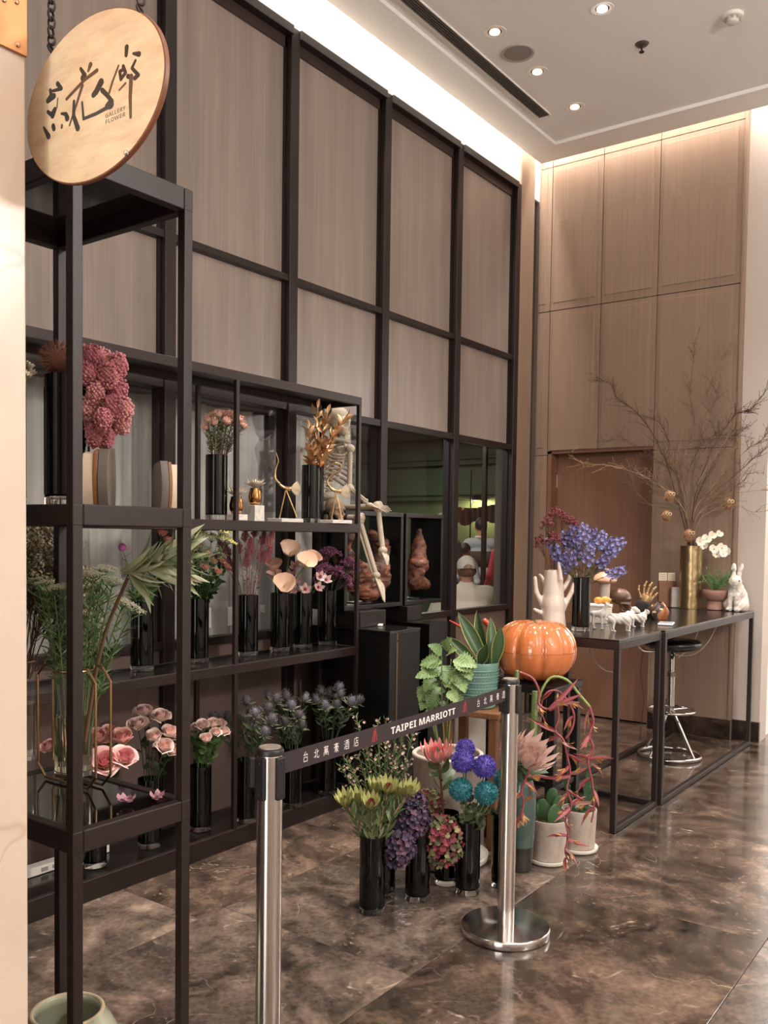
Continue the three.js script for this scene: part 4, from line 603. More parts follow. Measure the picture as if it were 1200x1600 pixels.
// ---- long rack, bottom shelf
const low = (px, py) => Y(px, py, S0);
{ srand(43);
  const v1 = vase(low(147, 1352), 'black cylinder vase of large pink roses on the bottom shelf'), v2 = vase(low(233, 1322), 'black cylinder vase of blush roses on the bottom shelf'), v3 = vase(low(313, 1296), 'black cylinder vase of leafy pale roses on the bottom shelf');
  const lv = (n, m = M.leafDark) => leafRun(n, 0.04, 0.024, m, { t0: .3, t1: .92 });
  bunch(v1, [[162, 1196, -.06], [192, 1190, -.03], [152, 1160, .03], [188, 1160, .04], [170, 1152, .08], [78, 1172, .0], [140, 1180, .05]], (b, t, i) => flower('pink_rose', i === 0 ? 'large fully open pink rose facing outward low in its vase' : 'large pink rose beside the fully open one', 'flower', i === 0 ? undefined : 'large pink roses', b, t, rose(i, i > 1 ? 0xe2b0a6 : 0xeec2ba, i > 1 ? 0xd69890 : 0xe0989c), { face: facing(t, i ? .6 : .15), scale: [1.65, 1.4, 1.4, 1.35, 1.2, 1.0, 1.1][i], leaves: lv(5) }));
  bunch(v2, [[225, 1118, .05], [216, 1138, -.03], [251, 1126, 0], [240, 1156, -.06], [264, 1150, -.02], [256, 1172, -.06], [268, 1178, .0], [274, 1155, .04], [232, 1130, .07]], (b, t, i) => flower('blush_rose', 'blush pink rose on a long bare stem above the bottom shelf', 'flower', 'blush roses in one vase', b, t, rose(i, 0xf0d6ca, 0xe8c0b6), { face: facing(t, .9), scale: rr(1.0, 1.2), m: M.stemDark, leaves: lv(3) }));
  bunch(v3, [[307, 1140, 0], [316, 1137, -.04], [332, 1135, .0], [322, 1158, -.06], [337, 1148, -.02], [349, 1147, .03], [343, 1134, .05], [303, 1150, .04]], (b, t, i) => flower('pale_rose', 'pale pink rose with green leaves in the vase beside the rack post', 'flower', 'pale roses with leaves', b, t, rose(i + 1, 0xf0d8cc, 0xe9c6bc), { face: facing(t, .9), scale: rr(.75, .92), leaves: lv(12, M.leafGreen) }));
  const th = [1, 2, 3].map(thistle), cols = [0x5a555a, 0x67626a, 0x4a4648];
  const thv = (p, label, tips, l2, g2, mm) => { const v = vase(p, label); bunch(v, tips, (b, t, i) => flower('sea_holly', l2, 'flower', g2, b, t, [['cone', th[i % 3][0], mat(cols[i % 3], .8)], ['ruff', th[i % 3][1], mat(mm, .7)]], { m: M.stemDark, scale: rr(1.55, 1.9), leaves: leafRun(9, .06, .016, mat(0x3c4a2e, .7), { t0: .4, t1: .9 }) })); };
  thv(low(386, 1283), 'black cylinder vase of sea holly just left of the steel post', [[385, 1103, 0], [397, 1122, -.05], [416, 1115, 0], [420, 1132, -.04], [410, 1150, -.06], [428, 1100, .05], [395, 1145, .03], [378, 1130, .04], [360, 1130, .06], [340, 1128, .08]], 'dark grey sea holly head left of the steel post', 'sea holly left of the steel post', 0x5d6346);
  thv(low(457, 1259), 'black cylinder vase of sea holly behind the belt near the steel post', [[448, 1096, 0], [455, 1110, -.05], [447, 1135, -.06], [466, 1125, -.05], [436, 1140, 0], [470, 1140, .03], [423, 1094, .05], [475, 1098, .06], [440, 1115, .05]], 'dark grey sea holly head with pale spiny ruff behind the belt', 'sea holly behind the belt', 0x858a66);
  thv(low(512, 1240), 'black cylinder vase of sea holly at the end of the bottom shelf', [[495, 1100, -.05], [508, 1110, -.05], [524, 1108, 0], [530, 1092, .03], [545, 1103, .0], [556, 1100, .03], [502, 1088, .05], [528, 1082, .06], [515, 1092, .08]], 'dark grey sea holly head at the rack end', 'sea holly at the rack end', 0x7b8160);
  // power strip behind the vases
  const ps = thing('power_strip', 'pale power strip with a red light on the bottom shelf', 'power strip', V(-3.19, S0, -2.15)); part(ps, 'case', rbox(0.05, 0.035, 0.42, 0.004, 0, 0.018, 0), M.white); part(ps, 'red_switch', rbox(0.004, 0.012, 0.018, 0.001, 0.026, 0.02, -0.03), mat(0xb83a30, .4)); for (let i = 0; i < 4; i++) part(ps, 'socket', rbox(0.004, 0.016, 0.03, 0.001, 0.0255, 0.018, -0.15 + i * 0.05 + (i > 1 ? 0.1 : 0)), mat(0x9c948b, .5));
}
// ---- tall narrow rack, upper shelf
const N1 = 1.5042, N2 = 0.8652;
{ srand(51);
  const v = vase(D(105, 797, 2.05).setY(N1), 'black cylinder vase of pink dried blossom on the tall narrow rack', {});
  const fz = []; for (let i = 0; i < 420; i++) { const d = sphereDir(i, 420); fz.push(place(leaf(0.02, 0.0014, { seg: 2, nu: 1 }), d.clone().multiplyScalar(0.030).add(V(0, .03, 0)), d.clone().add(V(rr(-.5, .5), rr(-.5, .5), rr(-.5, .5))), 0)); } fz.push(ball(.034, 0, .03, 0));
  bunch(v, [[95, 580, .02]], (b, t) => flower('dried_teasel', 'fuzzy brown dried flower ball behind the near rack post', 'flower', undefined, b, t, [['fuzzy_head', mg(fz), mat(0x7d5240, .9)]], { r: .003, m: M.twig }));
  // cascading pink clusters
  const cl = (sd) => { srand(sd); const l = []; for (let i = 0; i < 150; i++) { const d = sphereDir(i, 150), k = rr(.75, 1.1); l.push(new THREE.IcosahedronGeometry(0.0036, 0).scale(rr(.8, 1.2), rr(.8, 1.3), rr(.8, 1.2)).translate(d.x * .019 * k, d.y * .026 * k, d.z * .019 * k)); } l.push(ball(.016, 0, 0, 0, 1, 1.3, 1, 8, 6)); return mg(l); };
  const cs = [cl(1), cl(2), cl(3)], pc = [0xc07a7e, 0xb06a74, 0xcb8d8a];
  bunch(v, [[132, 560, 0], [145, 560, -.02], [160, 565, .01], [186, 570, .0], [138, 585, -.03], [155, 590, .0], [170, 588, -.02], [134, 612, .02], [150, 615, -.03], [168, 612, .02], [183, 610, 0], [140, 640, -.02], [158, 640, 0], [176, 638, -.03], [192, 640, .0], [136, 662, .0], [152, 668, .02], [190, 660, .01], [148, 680, -.02], [165, 682, .0], [172, 660, .03], [162, 655, -.05]], (b, t, i) => flower('pink_blossom_cluster', i === 3 ? 'small pink dried blossom cluster standing apart at the top of its vase' : i > 17 && i < 20 ? 'pink dried blossom cluster hanging lowest above the ceramic slab vase' : 'cascading cluster of small pink dried blossom at the near rack post', 'flower', 'pink blossom clusters', b.add(V(0, 0.03, 0)), t, [['blossom', cs[i % 3], soft(pc[i % 3], .8)]], { r: .0016, m: mat(0x6d4a40, .8), bend: -2.2, scale: rr(.95, 1.2) }));
  const vb = vase(D(8, 800, 2.2).setY(N1), 'black cylinder vase of cream blossom mostly hidden by the white pier'); bunch(vb, [[44, 575, 0], [40, 590, -.03], [47, 585, .03]], (b, t) => flower('cream_blossom', 'cream petalled blossom peeping past the white pier', 'flower', 'cream blossoms at the pier', b, t, [['petals', starBloom(9, .02, .01, { open: .9 }), soft(0xd9cdb2)]], { scale: 1 }));
  // two ceramic split vases
  const cv = (p, yaw, label, s) => { const g = thing('ceramic_vase', label, 'vase', p); g.rotation.y = yaw; g.scale.setScalar(s);
    const prof = (w0, w1, w2, h) => { const sh2 = new THREE.Shape(); sh2.moveTo(-w0, 0); sh2.quadraticCurveTo(-w1 * 1.25, h * 0.5, -w2, h); sh2.lineTo(w2 * 0.3, h * 0.97); sh2.lineTo(w2, h * .93); sh2.quadraticCurveTo(w1 * 1.25, h * .5, w0, 0); return sh2; };
    const ex = (a, d, z) => new THREE.ExtrudeGeometry(a, { depth: d, bevelEnabled: true, bevelThickness: .001, bevelSize: .001, bevelSegments: 1, curveSegments: 14 }).translate(0, 0.001, z);
    part(g, 'cream_slab', ex(prof(.032, .045, .03, .125), .022, .008), mat(0xd9c3a8, .45)); part(g, 'timber_strip', ex(prof(.033, .046, .032, .132), .007, -.001), mat(0x8a5b38, .5)); part(g, 'grey_slab', ex(prof(.034, .048, .03, .134), .02, -.024), mat(0x6d6259, .5)); part(g, 'mouth', rbox(.03, .004, .012, .001, 0, .1315, -.014), mat(0x1c1614, .6)); };
  cv(D(157, 797, 2.0).setY(N1), -.84, 'cream and grey ceramic slab vase with a timber strip beside the pink blossom', 1.0); cv(D(258, 799, 2.02).setY(N1), 2.75, 'cream and grey ceramic slab vase next to the far rack post', .78);
}
// ---- tall narrow rack, glass shelf
{ srand(57);
  const gv = (p, label) => { const g = thing('tall_glass_vase', label, 'vase', p); part(g, 'glass_wall', lathe([[0.0445, 0.004], [0.0445, 0.255]], 40), M.glass); part(g, 'glass_bottom', cyl(0.0445, 0.0445, 0.012, 0, 0.007, 0, 36), M.clear); part(g, 'gold_rim', new THREE.TorusGeometry(0.046, 0.003, 8, 40).rotateX(Math.PI / 2).translate(0, .255, 0), M.gold); part(g, 'water', cyl(0.0425, 0.0425, 0.13, 0, 0.08, 0, 36), new THREE.MeshPhysicalMaterial({ color: 0xe9e4cf, roughness: 0.02, transmission: 1, thickness: 0.05, ior: 1.33 })); return p.clone().add(V(0, .255, 0)); };
  const top = gv(D(115, 1198, 2.16).setY(N2), 'clear glass vase with a gold rim holding lace flowers'), top2 = gv(D(28, 1190, 2.3).setY(N2), 'clear glass vase with a gold rim beside the white pier');
  const hp = D(115, 1230, 2.10).setY(N2), h = thing('gold_wire_frame', 'gold wire stand of two bent loops around the glass vase', 'stand', hp);
  for (const dz of [-0.02, 0.02]) { const w = 0.112, Hh = .275, c = .03; const loop = [[-w + c, 0.003], [w - c, 0.003], [w, c + .003], [w, Hh - c], [w - c, Hh], [-w + c, Hh], [-w, Hh - c], [-w, c + .003]]; for (let i = 0; i < 8; i++) { const a = loop[i], b = loop[(i + 1) % 8]; if (i === 4) continue; part(h, 'wire', mg([tube([[a[0], a[1], dz], [b[0], b[1], dz]], .003, .003, 1, 8), ball(.003, b[0], b[1], dz, 1, 1, 1, 8, 6)]), M.gold); } part(h, 'wire', tube([[.082, Hh, dz], [.05, Hh, dz * 1.4]], .003, .003, 1, 8), M.gold); }
  const um = (() => { const st = [], fl = []; for (let i = 0; i < 22; i++) { const a = i * 2.4, r = 0.034 * Math.sqrt(i / 22), e = V(Math.cos(a) * r, 0.028 - r * .3, Math.sin(a) * r); st.push(tube([[0, 0, 0], e], .0006, .0004, 1, 3, false)); for (let k = 0; k < 8; k++) fl.push(bit.clone().scale(.0022, .0016, .0022).translate(e.x + rr(-.007, .007), e.y + rr(-.002, .004), e.z + rr(-.007, .007))); } return [mg(st), mg(fl)]; })();
  bunch(top, [[128, 910, 0], [145, 905, -.03], [160, 900, .02], [175, 918, -.02], [100, 925, .03], [70, 920, .0], [60, 918, .04], [190, 950, .03], [205, 960, -.02], [85, 930, -.04], [150, 925, .06], [165, 895, .06]], (b, t, i) => flower('lace_flower', i === 7 || i === 8 ? 'white lace flower leaning out past the gold wire stand' : i > 3 && i < 7 || i === 9 ? 'white lace flower between the white pier and the near rack post' : 'white lace flower on a slim green stem in the gold rimmed vase', 'flower', 'white lace flowers', b.add(V(0, -.16, 0)), t, [['umbel_rays', um[0], M.stem], ['umbel', um[1], soft(0xb9b59a)]], { r: .0018, scale: rr(.7, .95), leaves: leafRun(44, .045, .005, mat(0x567540, .6), { t0: .4, t1: .98, opt: { seg: 2, nu: 1 } }) }));
  // long silvery leaved branch leaning right
  const rt = stickIn(top, D(210, 880, 2.05)), tp = D(206, 888, 2.0), br = thing('silver_leaf_branch', 'leaning branch ending in a fan of long silver green leaves', 'branch', rt); const v = tp.clone().sub(rt); part(br, 'stem', tube([V(0, -.15, 0), v.clone().multiplyScalar(.5).add(V(-.012, -.02, 0)), v], .005, .004, 10, 7), mat(0x6d5238, .8));
  srand(61); const lm = [mat(0xa3aa88, .5), mat(0x8c986e, .5), mat(0xbfbd9e, .5)]; const rD = camRight.clone(); for (let i = 0; i < 84; i++) { const t = i / 84, p = v.clone().addScaledVector(rD, .11 * t - .02).add(V(rr(-.008, .008), .035 * t - .01 + rr(-.01, .01), rr(-.012, .012))); const a = rr(-1.1, .95); const d = rD.clone().multiplyScalar(Math.cos(a)).add(V(0, Math.sin(a) * .8 + .05, 0)).addScaledVector(FW, rr(-.6, .5)).normalize(); const m = part(br, 'leaf', leafSilver(), lm[i % 3], p); m.quaternion.copy(qFrom(d)).multiply(new THREE.Quaternion().setFromAxisAngle(UP, rnd() * 6)); m.scale.setScalar(rr(.75, 1.15)); }
  const dr = spray(0.14, 0.075, 44, 0.0042, [0x7d7058, 0x94856a, 0x66604a, 0xa5987c], 19, 4);
  bunch(top2, [[55, 850, 0], [75, 870, .03], [45, 880, -.03], [62, 900, 0], [88, 890, .04], [50, 930, .02], [80, 940, .0], [60, 970, .03], [70, 820, .05]], (b, t, i) => { t.y -= .125; flower('dried_limonium', 'brownish dried sea lavender spray beside the white pier', 'flower', 'dried sea lavender sprays', b, t, [['branchlets', dr[0], M.twig], ['florets', dr[1], vcol(.9)]], { m: M.twig, r: .0018 }); });
  bunch(top2, [[77, 832, .06]], (b, t) => flower('pink_seed_spike', 'pinkish seed spike rising behind the dried sea lavender', 'flower', undefined, b, t, [['spike', plume(.07, .018, 300, 9), soft(0xc08a7e, .8)]], { m: M.twig }));
}
function leafSilver() { return leafSilver.g ||= leaf(0.105, 0.015, { bend: .5, cup: .25, seg: 5, tip: .9 }); }
{ // fallen blossoms on the glass shelf
  for (const [x, y, l] of [[197, 1256, 'crumpled pink blossom lying on the glass shelf near the gold stand'], [246, 1250, 'crumpled pink blossom lying on the glass shelf beside the far rack post']]) { const g = thing('fallen_blossom', l, 'flower', Y(x, y, N2)); srand(x); const pts = []; for (let i = 0; i < 16; i++) pts.push(leaf(rr(.014, .022), .014, { bend: rr(-.8, .8), cup: .2, seg: 3, tip: .6 }).rotateX(rr(.9, 1.5)).rotateY(i * 2.4).translate(rr(-.008, .008), .006 + rr(0, .006), rr(-.008, .008))); part(g, 'petals', mg(pts), soft(0xb0808a)); }
}
{ // celadon pot under the tall rack
  const p = D(105, 1590, 2.12), g = thing('celadon_pot', 'pale celadon ceramic pot on the floor under the tall rack', 'pot', V(p.x, 0, p.z));
  part(g, 'body', lathe([[0, .0005], [.07, .0005], [.1, .03], [.128, .11], [.133, .18], [.122, .25], [.098, .296], [.086, .308], [.086, .318], [.08, .322], [.072, .316], [.073, .30], [.1, .25], [.11, .15], [.07, .03], [0, .02]], 48), mat(0xa9ac94, .25, { clearcoat: .5 }));
  part(g, 'rim_band', new THREE.TorusGeometry(.0805, .0055, 10, 48).rotateX(Math.PI / 2).translate(0, .318, 0), mat(0xbfae8f, .3));
}

// ================= flowers and pots on the floor =================
{ srand(71);
  const F1 = vase(Y(581, 1424), 'black cylinder vase of yellow green conebush standing furthest out from the rack'), F1b = vase(Y(598, 1398), 'black cylinder vase of wax flowers close behind the conebush vase');
  const F2 = vase(Y(652, 1404), 'black cylinder vase of purple hydrangea on the floor'), F3 = vase(Y(697, 1379), 'black cylinder vase of red green hydrangea on the floor'), F4 = vase(Y(730, 1394), 'black cylinder vase of dyed pompom flowers on the floor'), F5 = vase(Y(786, 1384), 'black cylinder vase half hidden by the steel post');
  // conebush
  const cone = (() => { const o = [], n = []; for (let i = 0; i < 11; i++) o.push(leaf(rr(.05, .062), .017, { bend: .35, cup: .28, seg: 5, base: .5, belly: .5 }).rotateX(.62).translate(0, 0, .006).rotateY(i / 11 * 6.283)); for (let i = 0; i < 8; i++) n.push(leaf(.036, .012, { bend: .4, cup: .3, seg: 4, base: .5 }).rotateX(.3).translate(0, 0, .004).rotateY(i / 8 * 6.283 + .3)); return [mg(o), mg(n)]; })();
  bunch(F1, [[541, 1258, 0], [580, 1262, -.06], [606, 1238, -.04], [588, 1238, .05], [638, 1242, .0], [560, 1255, .06], [622, 1245, .07]], (b, t, i) => flower('conebush_flower', i === 2 ? 'yellow green conebush bloom showing its red heart' : 'yellow green conebush bloom in the outermost floor vase', 'flower', i === 2 ? undefined : 'conebush blooms', b, t, [['bracts', cone[0], soft(0xa5a566)], ['heart', cone[1], soft(i === 2 || i === 1 ? 0x8a4038 : 0x8f8a50)]], { r: .0035, m: mat(0xa07a62, .7), face: facing(t, 1.6), scale: 1.2, leaves: leafRun(24, .06, .015, mat(0x5c6e44, .5), { t0: .12, t1: .98, ang: .6, opt: { bend: .3 } }) }));
  // wax flowers
  const wf = starBloom(5, .009, .008, { open: 1.1 });
  bunch(F1b, [[528, 1165, .05], [545, 1190, -.04], [556, 1118, .05], [572, 1150, 0], [590, 1128, .06], [603, 1122, .03], [618, 1140, -.03], [632, 1130, .05], [648, 1138, .03], [622, 1175, -.06], [638, 1190, -.04], [560, 1180, .02], [585, 1185, -.05], [530, 1195, .0], [606, 1160, .06]], (b, t, i) => { const g = flower('wax_flower', 'wiry wax flower stem with tiny pale blooms below the belt', 'flower', 'wax flower stems', b, t, null, { r: .0018, bend: .4, leaves: leafRun(58, .034, .0034, mat(0x66794c, .6), { t0: .15, t1: 1, ang: .65, opt: { seg: 2, nu: 1 } }) }); const v = t.clone().sub(b); for (let k = 0; k < 9; k++) { const q = rr(.62, 1.02); const m = part(g, 'bloom', wf, soft(0xc4a59a), v.clone().multiplyScalar(q).add(V(rr(-.022, .022), rr(-.01, .025), rr(-.022, .022)))); m.quaternion.copy(qFrom(V(rr(-1, 1), rr(.2, 1), rr(-1, 1)))); } });
  bunch(F1b, [[572, 1170, .04], [592, 1160, .08]], (b, t, i) => flower('peach_bloom', i ? 'peach bloom just under the belt lettering' : 'peach bloom under the belt emblem among wax flowers', 'flower', undefined, b, t, rose(i, 0xc98f6c, 0xc07d58), { scale: .7, leaves: leafRun(8, .04, .01, M.leafGreen) }));
  // hydrangeas
  const hp = hydrangea(.072, 120, [0x3f3348, 0x513c58, 0x383248, 0x5c4150, 0x6b4c5e], 81), hr = hydrangea(.095, 190, [0x7d333c, 0x652a32, 0x8a8a60, 0xa0986e, 0x8c4046, 0x5d5a3c, 0x83383f], 83);
  bunch(F2, [[628, 1318, -.05], [648, 1288, .0], [640, 1268, .04]], (b, t, i) => flower('purple_hydrangea', ['dark purple hydrangea head hanging lowest over its black vase', 'dark purple hydrangea head in the middle of its bunch', 'dark purple hydrangea head behind the others of its bunch'][i], 'flower', 'purple hydrangeas', b, t.add(V(0, -.03, 0)), [['florets', hp, vcol(.7)]], { r: .004, m: M.stemDark, scale: i ? 1 : .95, face: facing(t, 1), leaves: leafRun(3, .07, .045, M.leafDark, { t0: .1, t1: .5 }) }));
  bunch(F3, [[690, 1296, -.05], [676, 1258, .04]], (b, t, i) => flower('red_hydrangea', i ? 'smaller brownish green hydrangea head behind the red one' : 'large red and green hydrangea head above the black vases', 'flower', undefined, b, t.add(V(0, -.05, 0)), [['florets', hr, vcol(.7)]], { r: .004, m: M.stemDark, scale: i ? .75 : 1.05, face: facing(t, 1), leaves: leafRun(3, .08, .05, M.leafDark, { t0: .3, t1: .7 }) }));
  // king protea
  const kp = protea(13, .10, .026, 3, .55, .026, 91);
  { const t = D(684, 1186, 3.72), b = stickIn(F3, t); flower('king_protea', 'pink king protea with pointed bracts above the belt end', 'flower', undefined, b, t, [['bracts', kp[0], soft(0xd98f88)], ['centre', kp[1], soft(0xd9606e)]], { r: .0055, m: mat(0x7a4a40, .7), face: facing(t, 3), scale: .82, leaves: leafRun(9, .10, .045, mat(0x5d6b4e, .5), { t0: .45, t1: .97, ang: .8 }) }); }
  // dyed pompoms
  const pm = pompom(.05, 620, 95);
  bunch(F4, [[724, 1209, -.04, 0], [755, 1217, -.05, 0], [727, 1186, .05, 0], [721, 1252, -.05, 1], [756, 1257, -.07, 1], [784, 1236, .02, 1]], (b, t, i, k) => flower('pompom_flower', k ? 'teal dyed pompom chrysanthemum' : 'violet dyed pompom chrysanthemum', 'flower', k ? 'teal pompoms' : 'violet pompoms', b, t, [['petal_ball', pm, soft(k ? 0x2b6f76 : 0x53459a, .6)]], { r: .003, scale: i === 2 ? .85 : 1, face: V(0, 1, 0), leaves: leafRun(7, .055, .032, mat(0x4a5236, .6), { t0: .05, t1: .5, opt: { wave: .004 } }) }));
  bunch(F5, [[800, 1262, .0], [775, 1268, .04], [792, 1240, .06]], (b, t) => flower('greenery_stem', 'dark leafy stem in the vase half hidden by the steel post', 'greenery', 'leafy stems behind the steel post', b, t, null, { leaves: leafRun(14, .05, .026, M.leafDark, { t0: .1 }) }));
}
// ---- large concrete planter with leafy green plant
let planterTop;
const conc = new THREE.MeshPhysicalMaterial({ map: texture(512, 512, (u, v) => { const k = 1 + (fbm(u * 8, v * 8, 701, 5, 8) - .5) * .28 + (fbm(u * 80, v * 80, 721, 2, 80) - .5) * .1; return [166 * k, 152 * k, 140 * k]; }), roughness: .8, side: THREE.DoubleSide });
{ srand(101);
  const p = Y(697, 1342), g = thing('concrete_planter', 'large round pale concrete planter behind the floor vases', 'planter', p.clone().setY(.022));
  part(g, 'body', lathe([[0, .0005], [.12, .0005], [.128, .006], [.158, .44], [.16, .455], [.156, .462], [.145, .462], [.14, .45], [.135, .40], [0, .40]], 48), conc); part(g, 'rim', new THREE.TorusGeometry(.151, .010, 10, 48).rotateX(Math.PI / 2).translate(0, .457, 0), mat(0xd8c9b4, .6)); part(g, 'soil', lathe([[0, .425], [.1, .428], [.141, .422]], 24), mat(0x3a2a20, .95));
  const s = thing('saucer', 'white round saucer under the large concrete planter', 'saucer', p); part(s, 'dish', lathe([[0, .0005], [.165, .0005], [.186, .012], [.19, .036], [.184, .038], [.176, .022], [0, .0205]], 48), mat(0xe2d8cb, .4));
  planterTop = p.clone().add(V(0, .44, 0));
  // leafy plant
  const base = planterTop.clone().add(V(-.02, -.012, 0)), pl = thing('leafy_plant', 'light green plant with broad toothed leaves growing from the concrete planter', 'plant', base); const lt = canvasTex(128, 256, (c) => { c.fillStyle = '#ffffff'; c.fillRect(0, 0, 128, 256); for (let i = 0; i < 700; i++) { c.fillStyle = `rgba(60,90,40,${.25 * hash(i, 7, 7)})`; c.fillRect(hash(i, 1, 2) * 128, hash(i, 3, 4) * 256, 5, 7); } c.strokeStyle = 'rgba(236,240,190,.9)'; c.lineWidth = 3; c.beginPath(); c.moveTo(64, 256); c.lineTo(64, 0); for (let k = 0; k < 7; k++) for (const s of [-1, 1]) { c.moveTo(64, 236 - k * 32); c.lineTo(64 + s * 60, 200 - k * 32); } c.stroke(); c.strokeStyle = 'rgba(50,80,35,.45)'; c.lineWidth = 7; c.beginPath(); for (let k = 0; k < 7; k++) for (const s of [-1, 1]) { c.moveTo(64 + s * 8, 226 - k * 32); c.lineTo(64 + s * 60, 188 - k * 32); } c.stroke(); }), lm = [0x7c975c, 0x8fa66c, 0x688250].map((c) => new THREE.MeshPhysicalMaterial({ map: lt, color: c, roughness: .5, side: THREE.DoubleSide }));
  const tw = surf(8, 22, (u, v) => { const s = u * 2 - 1, w = (v < .36 ? .12 + .88 * Math.sin(v / .36 * Math.PI / 2) : Math.pow(Math.cos((v - .36) / .64 * Math.PI / 2), 1.05)) * (1 + .2 * Math.sin(v * 52) * Math.abs(s)); const th = .7 * v; return [s * .043 * w, .11 * Math.sin(th) / .7, -.11 * (1 - Math.cos(th)) / .7 + .010 * s * s * w + .0035 * Math.sin((v - Math.abs(s) * .22) * 44) * Math.abs(s)]; });
  const dpt = depthOf(base); const stems = [[690, 1012], [667, 1050], [705, 1030], [672, 1100], [715, 1050], [664, 1085]]; stems.forEach(([x, y]) => { const v = D(x, y, dpt + rr(-.04, .04)).sub(base); part(pl, 'stem', tube([V(rr(-.02, .02), 0, rr(-.02, .02)), v.clone().multiplyScalar(.5).add(V(.01, 0, .02)), v], .0045, .0028, 8, 6), mat(0x6d7a4a, .6)); });
  for (const [x, y, dx, dy, s] of [[690, 1022, -14, -16, .75], [700, 1022, 10, -14, .7], [690, 1035, -26, -2, .95], [708, 1032, 20, 8, .95], [712, 1030, 26, 4, 1.0], [682, 1048, -24, 4, .9], [700, 1050, -4, 24, .8], [672, 1055, -22, -2, .7], [690, 1075, -18, 10, .75], [672, 1090, -16, 14, .85], [684, 1085, -18, 22, .8], [700, 1080, 14, 12, .7], [680, 1112, -20, 4, .7], [705, 1100, 12, 14, .6], [700, 1062, 20, 14, .8], [722, 1040, 16, 18, .9], [695, 1015, 4, -14, .65], [680, 1060, -20, 16, .9], [692, 1040, 6, 22, 1.0], [704, 1045, 18, 20, .9], [668, 1072, -12, 18, .8], [694, 1095, -10, 22, .85], [712, 1085, 8, 22, .7], [676, 1035, -16, 12, .85], [716, 1060, 14, 22, .75]]) { const p0 = D(x, y, dpt + rr(-.05, .03)), p1 = D(x + dx, y + dy, dpt + rr(-.1, -.02)); const m = part(pl, 'leaf', tw, lm[Math.floor(rnd() * 3)], p0.clone().sub(base)); const d = p1.sub(p0).normalize(); const q = qFrom(d); const n = V(0, 0, 1).applyQuaternion(q), f = facing(p0, .8), cr = n.clone().projectOnPlane(d).normalize(), fp = f.clone().projectOnPlane(d).normalize(); const ang = Math.atan2(cr.clone().cross(fp).dot(d), cr.dot(fp)); m.quaternion.copy(q).premultiply(new THREE.Quaternion().setFromAxisAngle(d, ang)); m.scale.setScalar(s); }
}
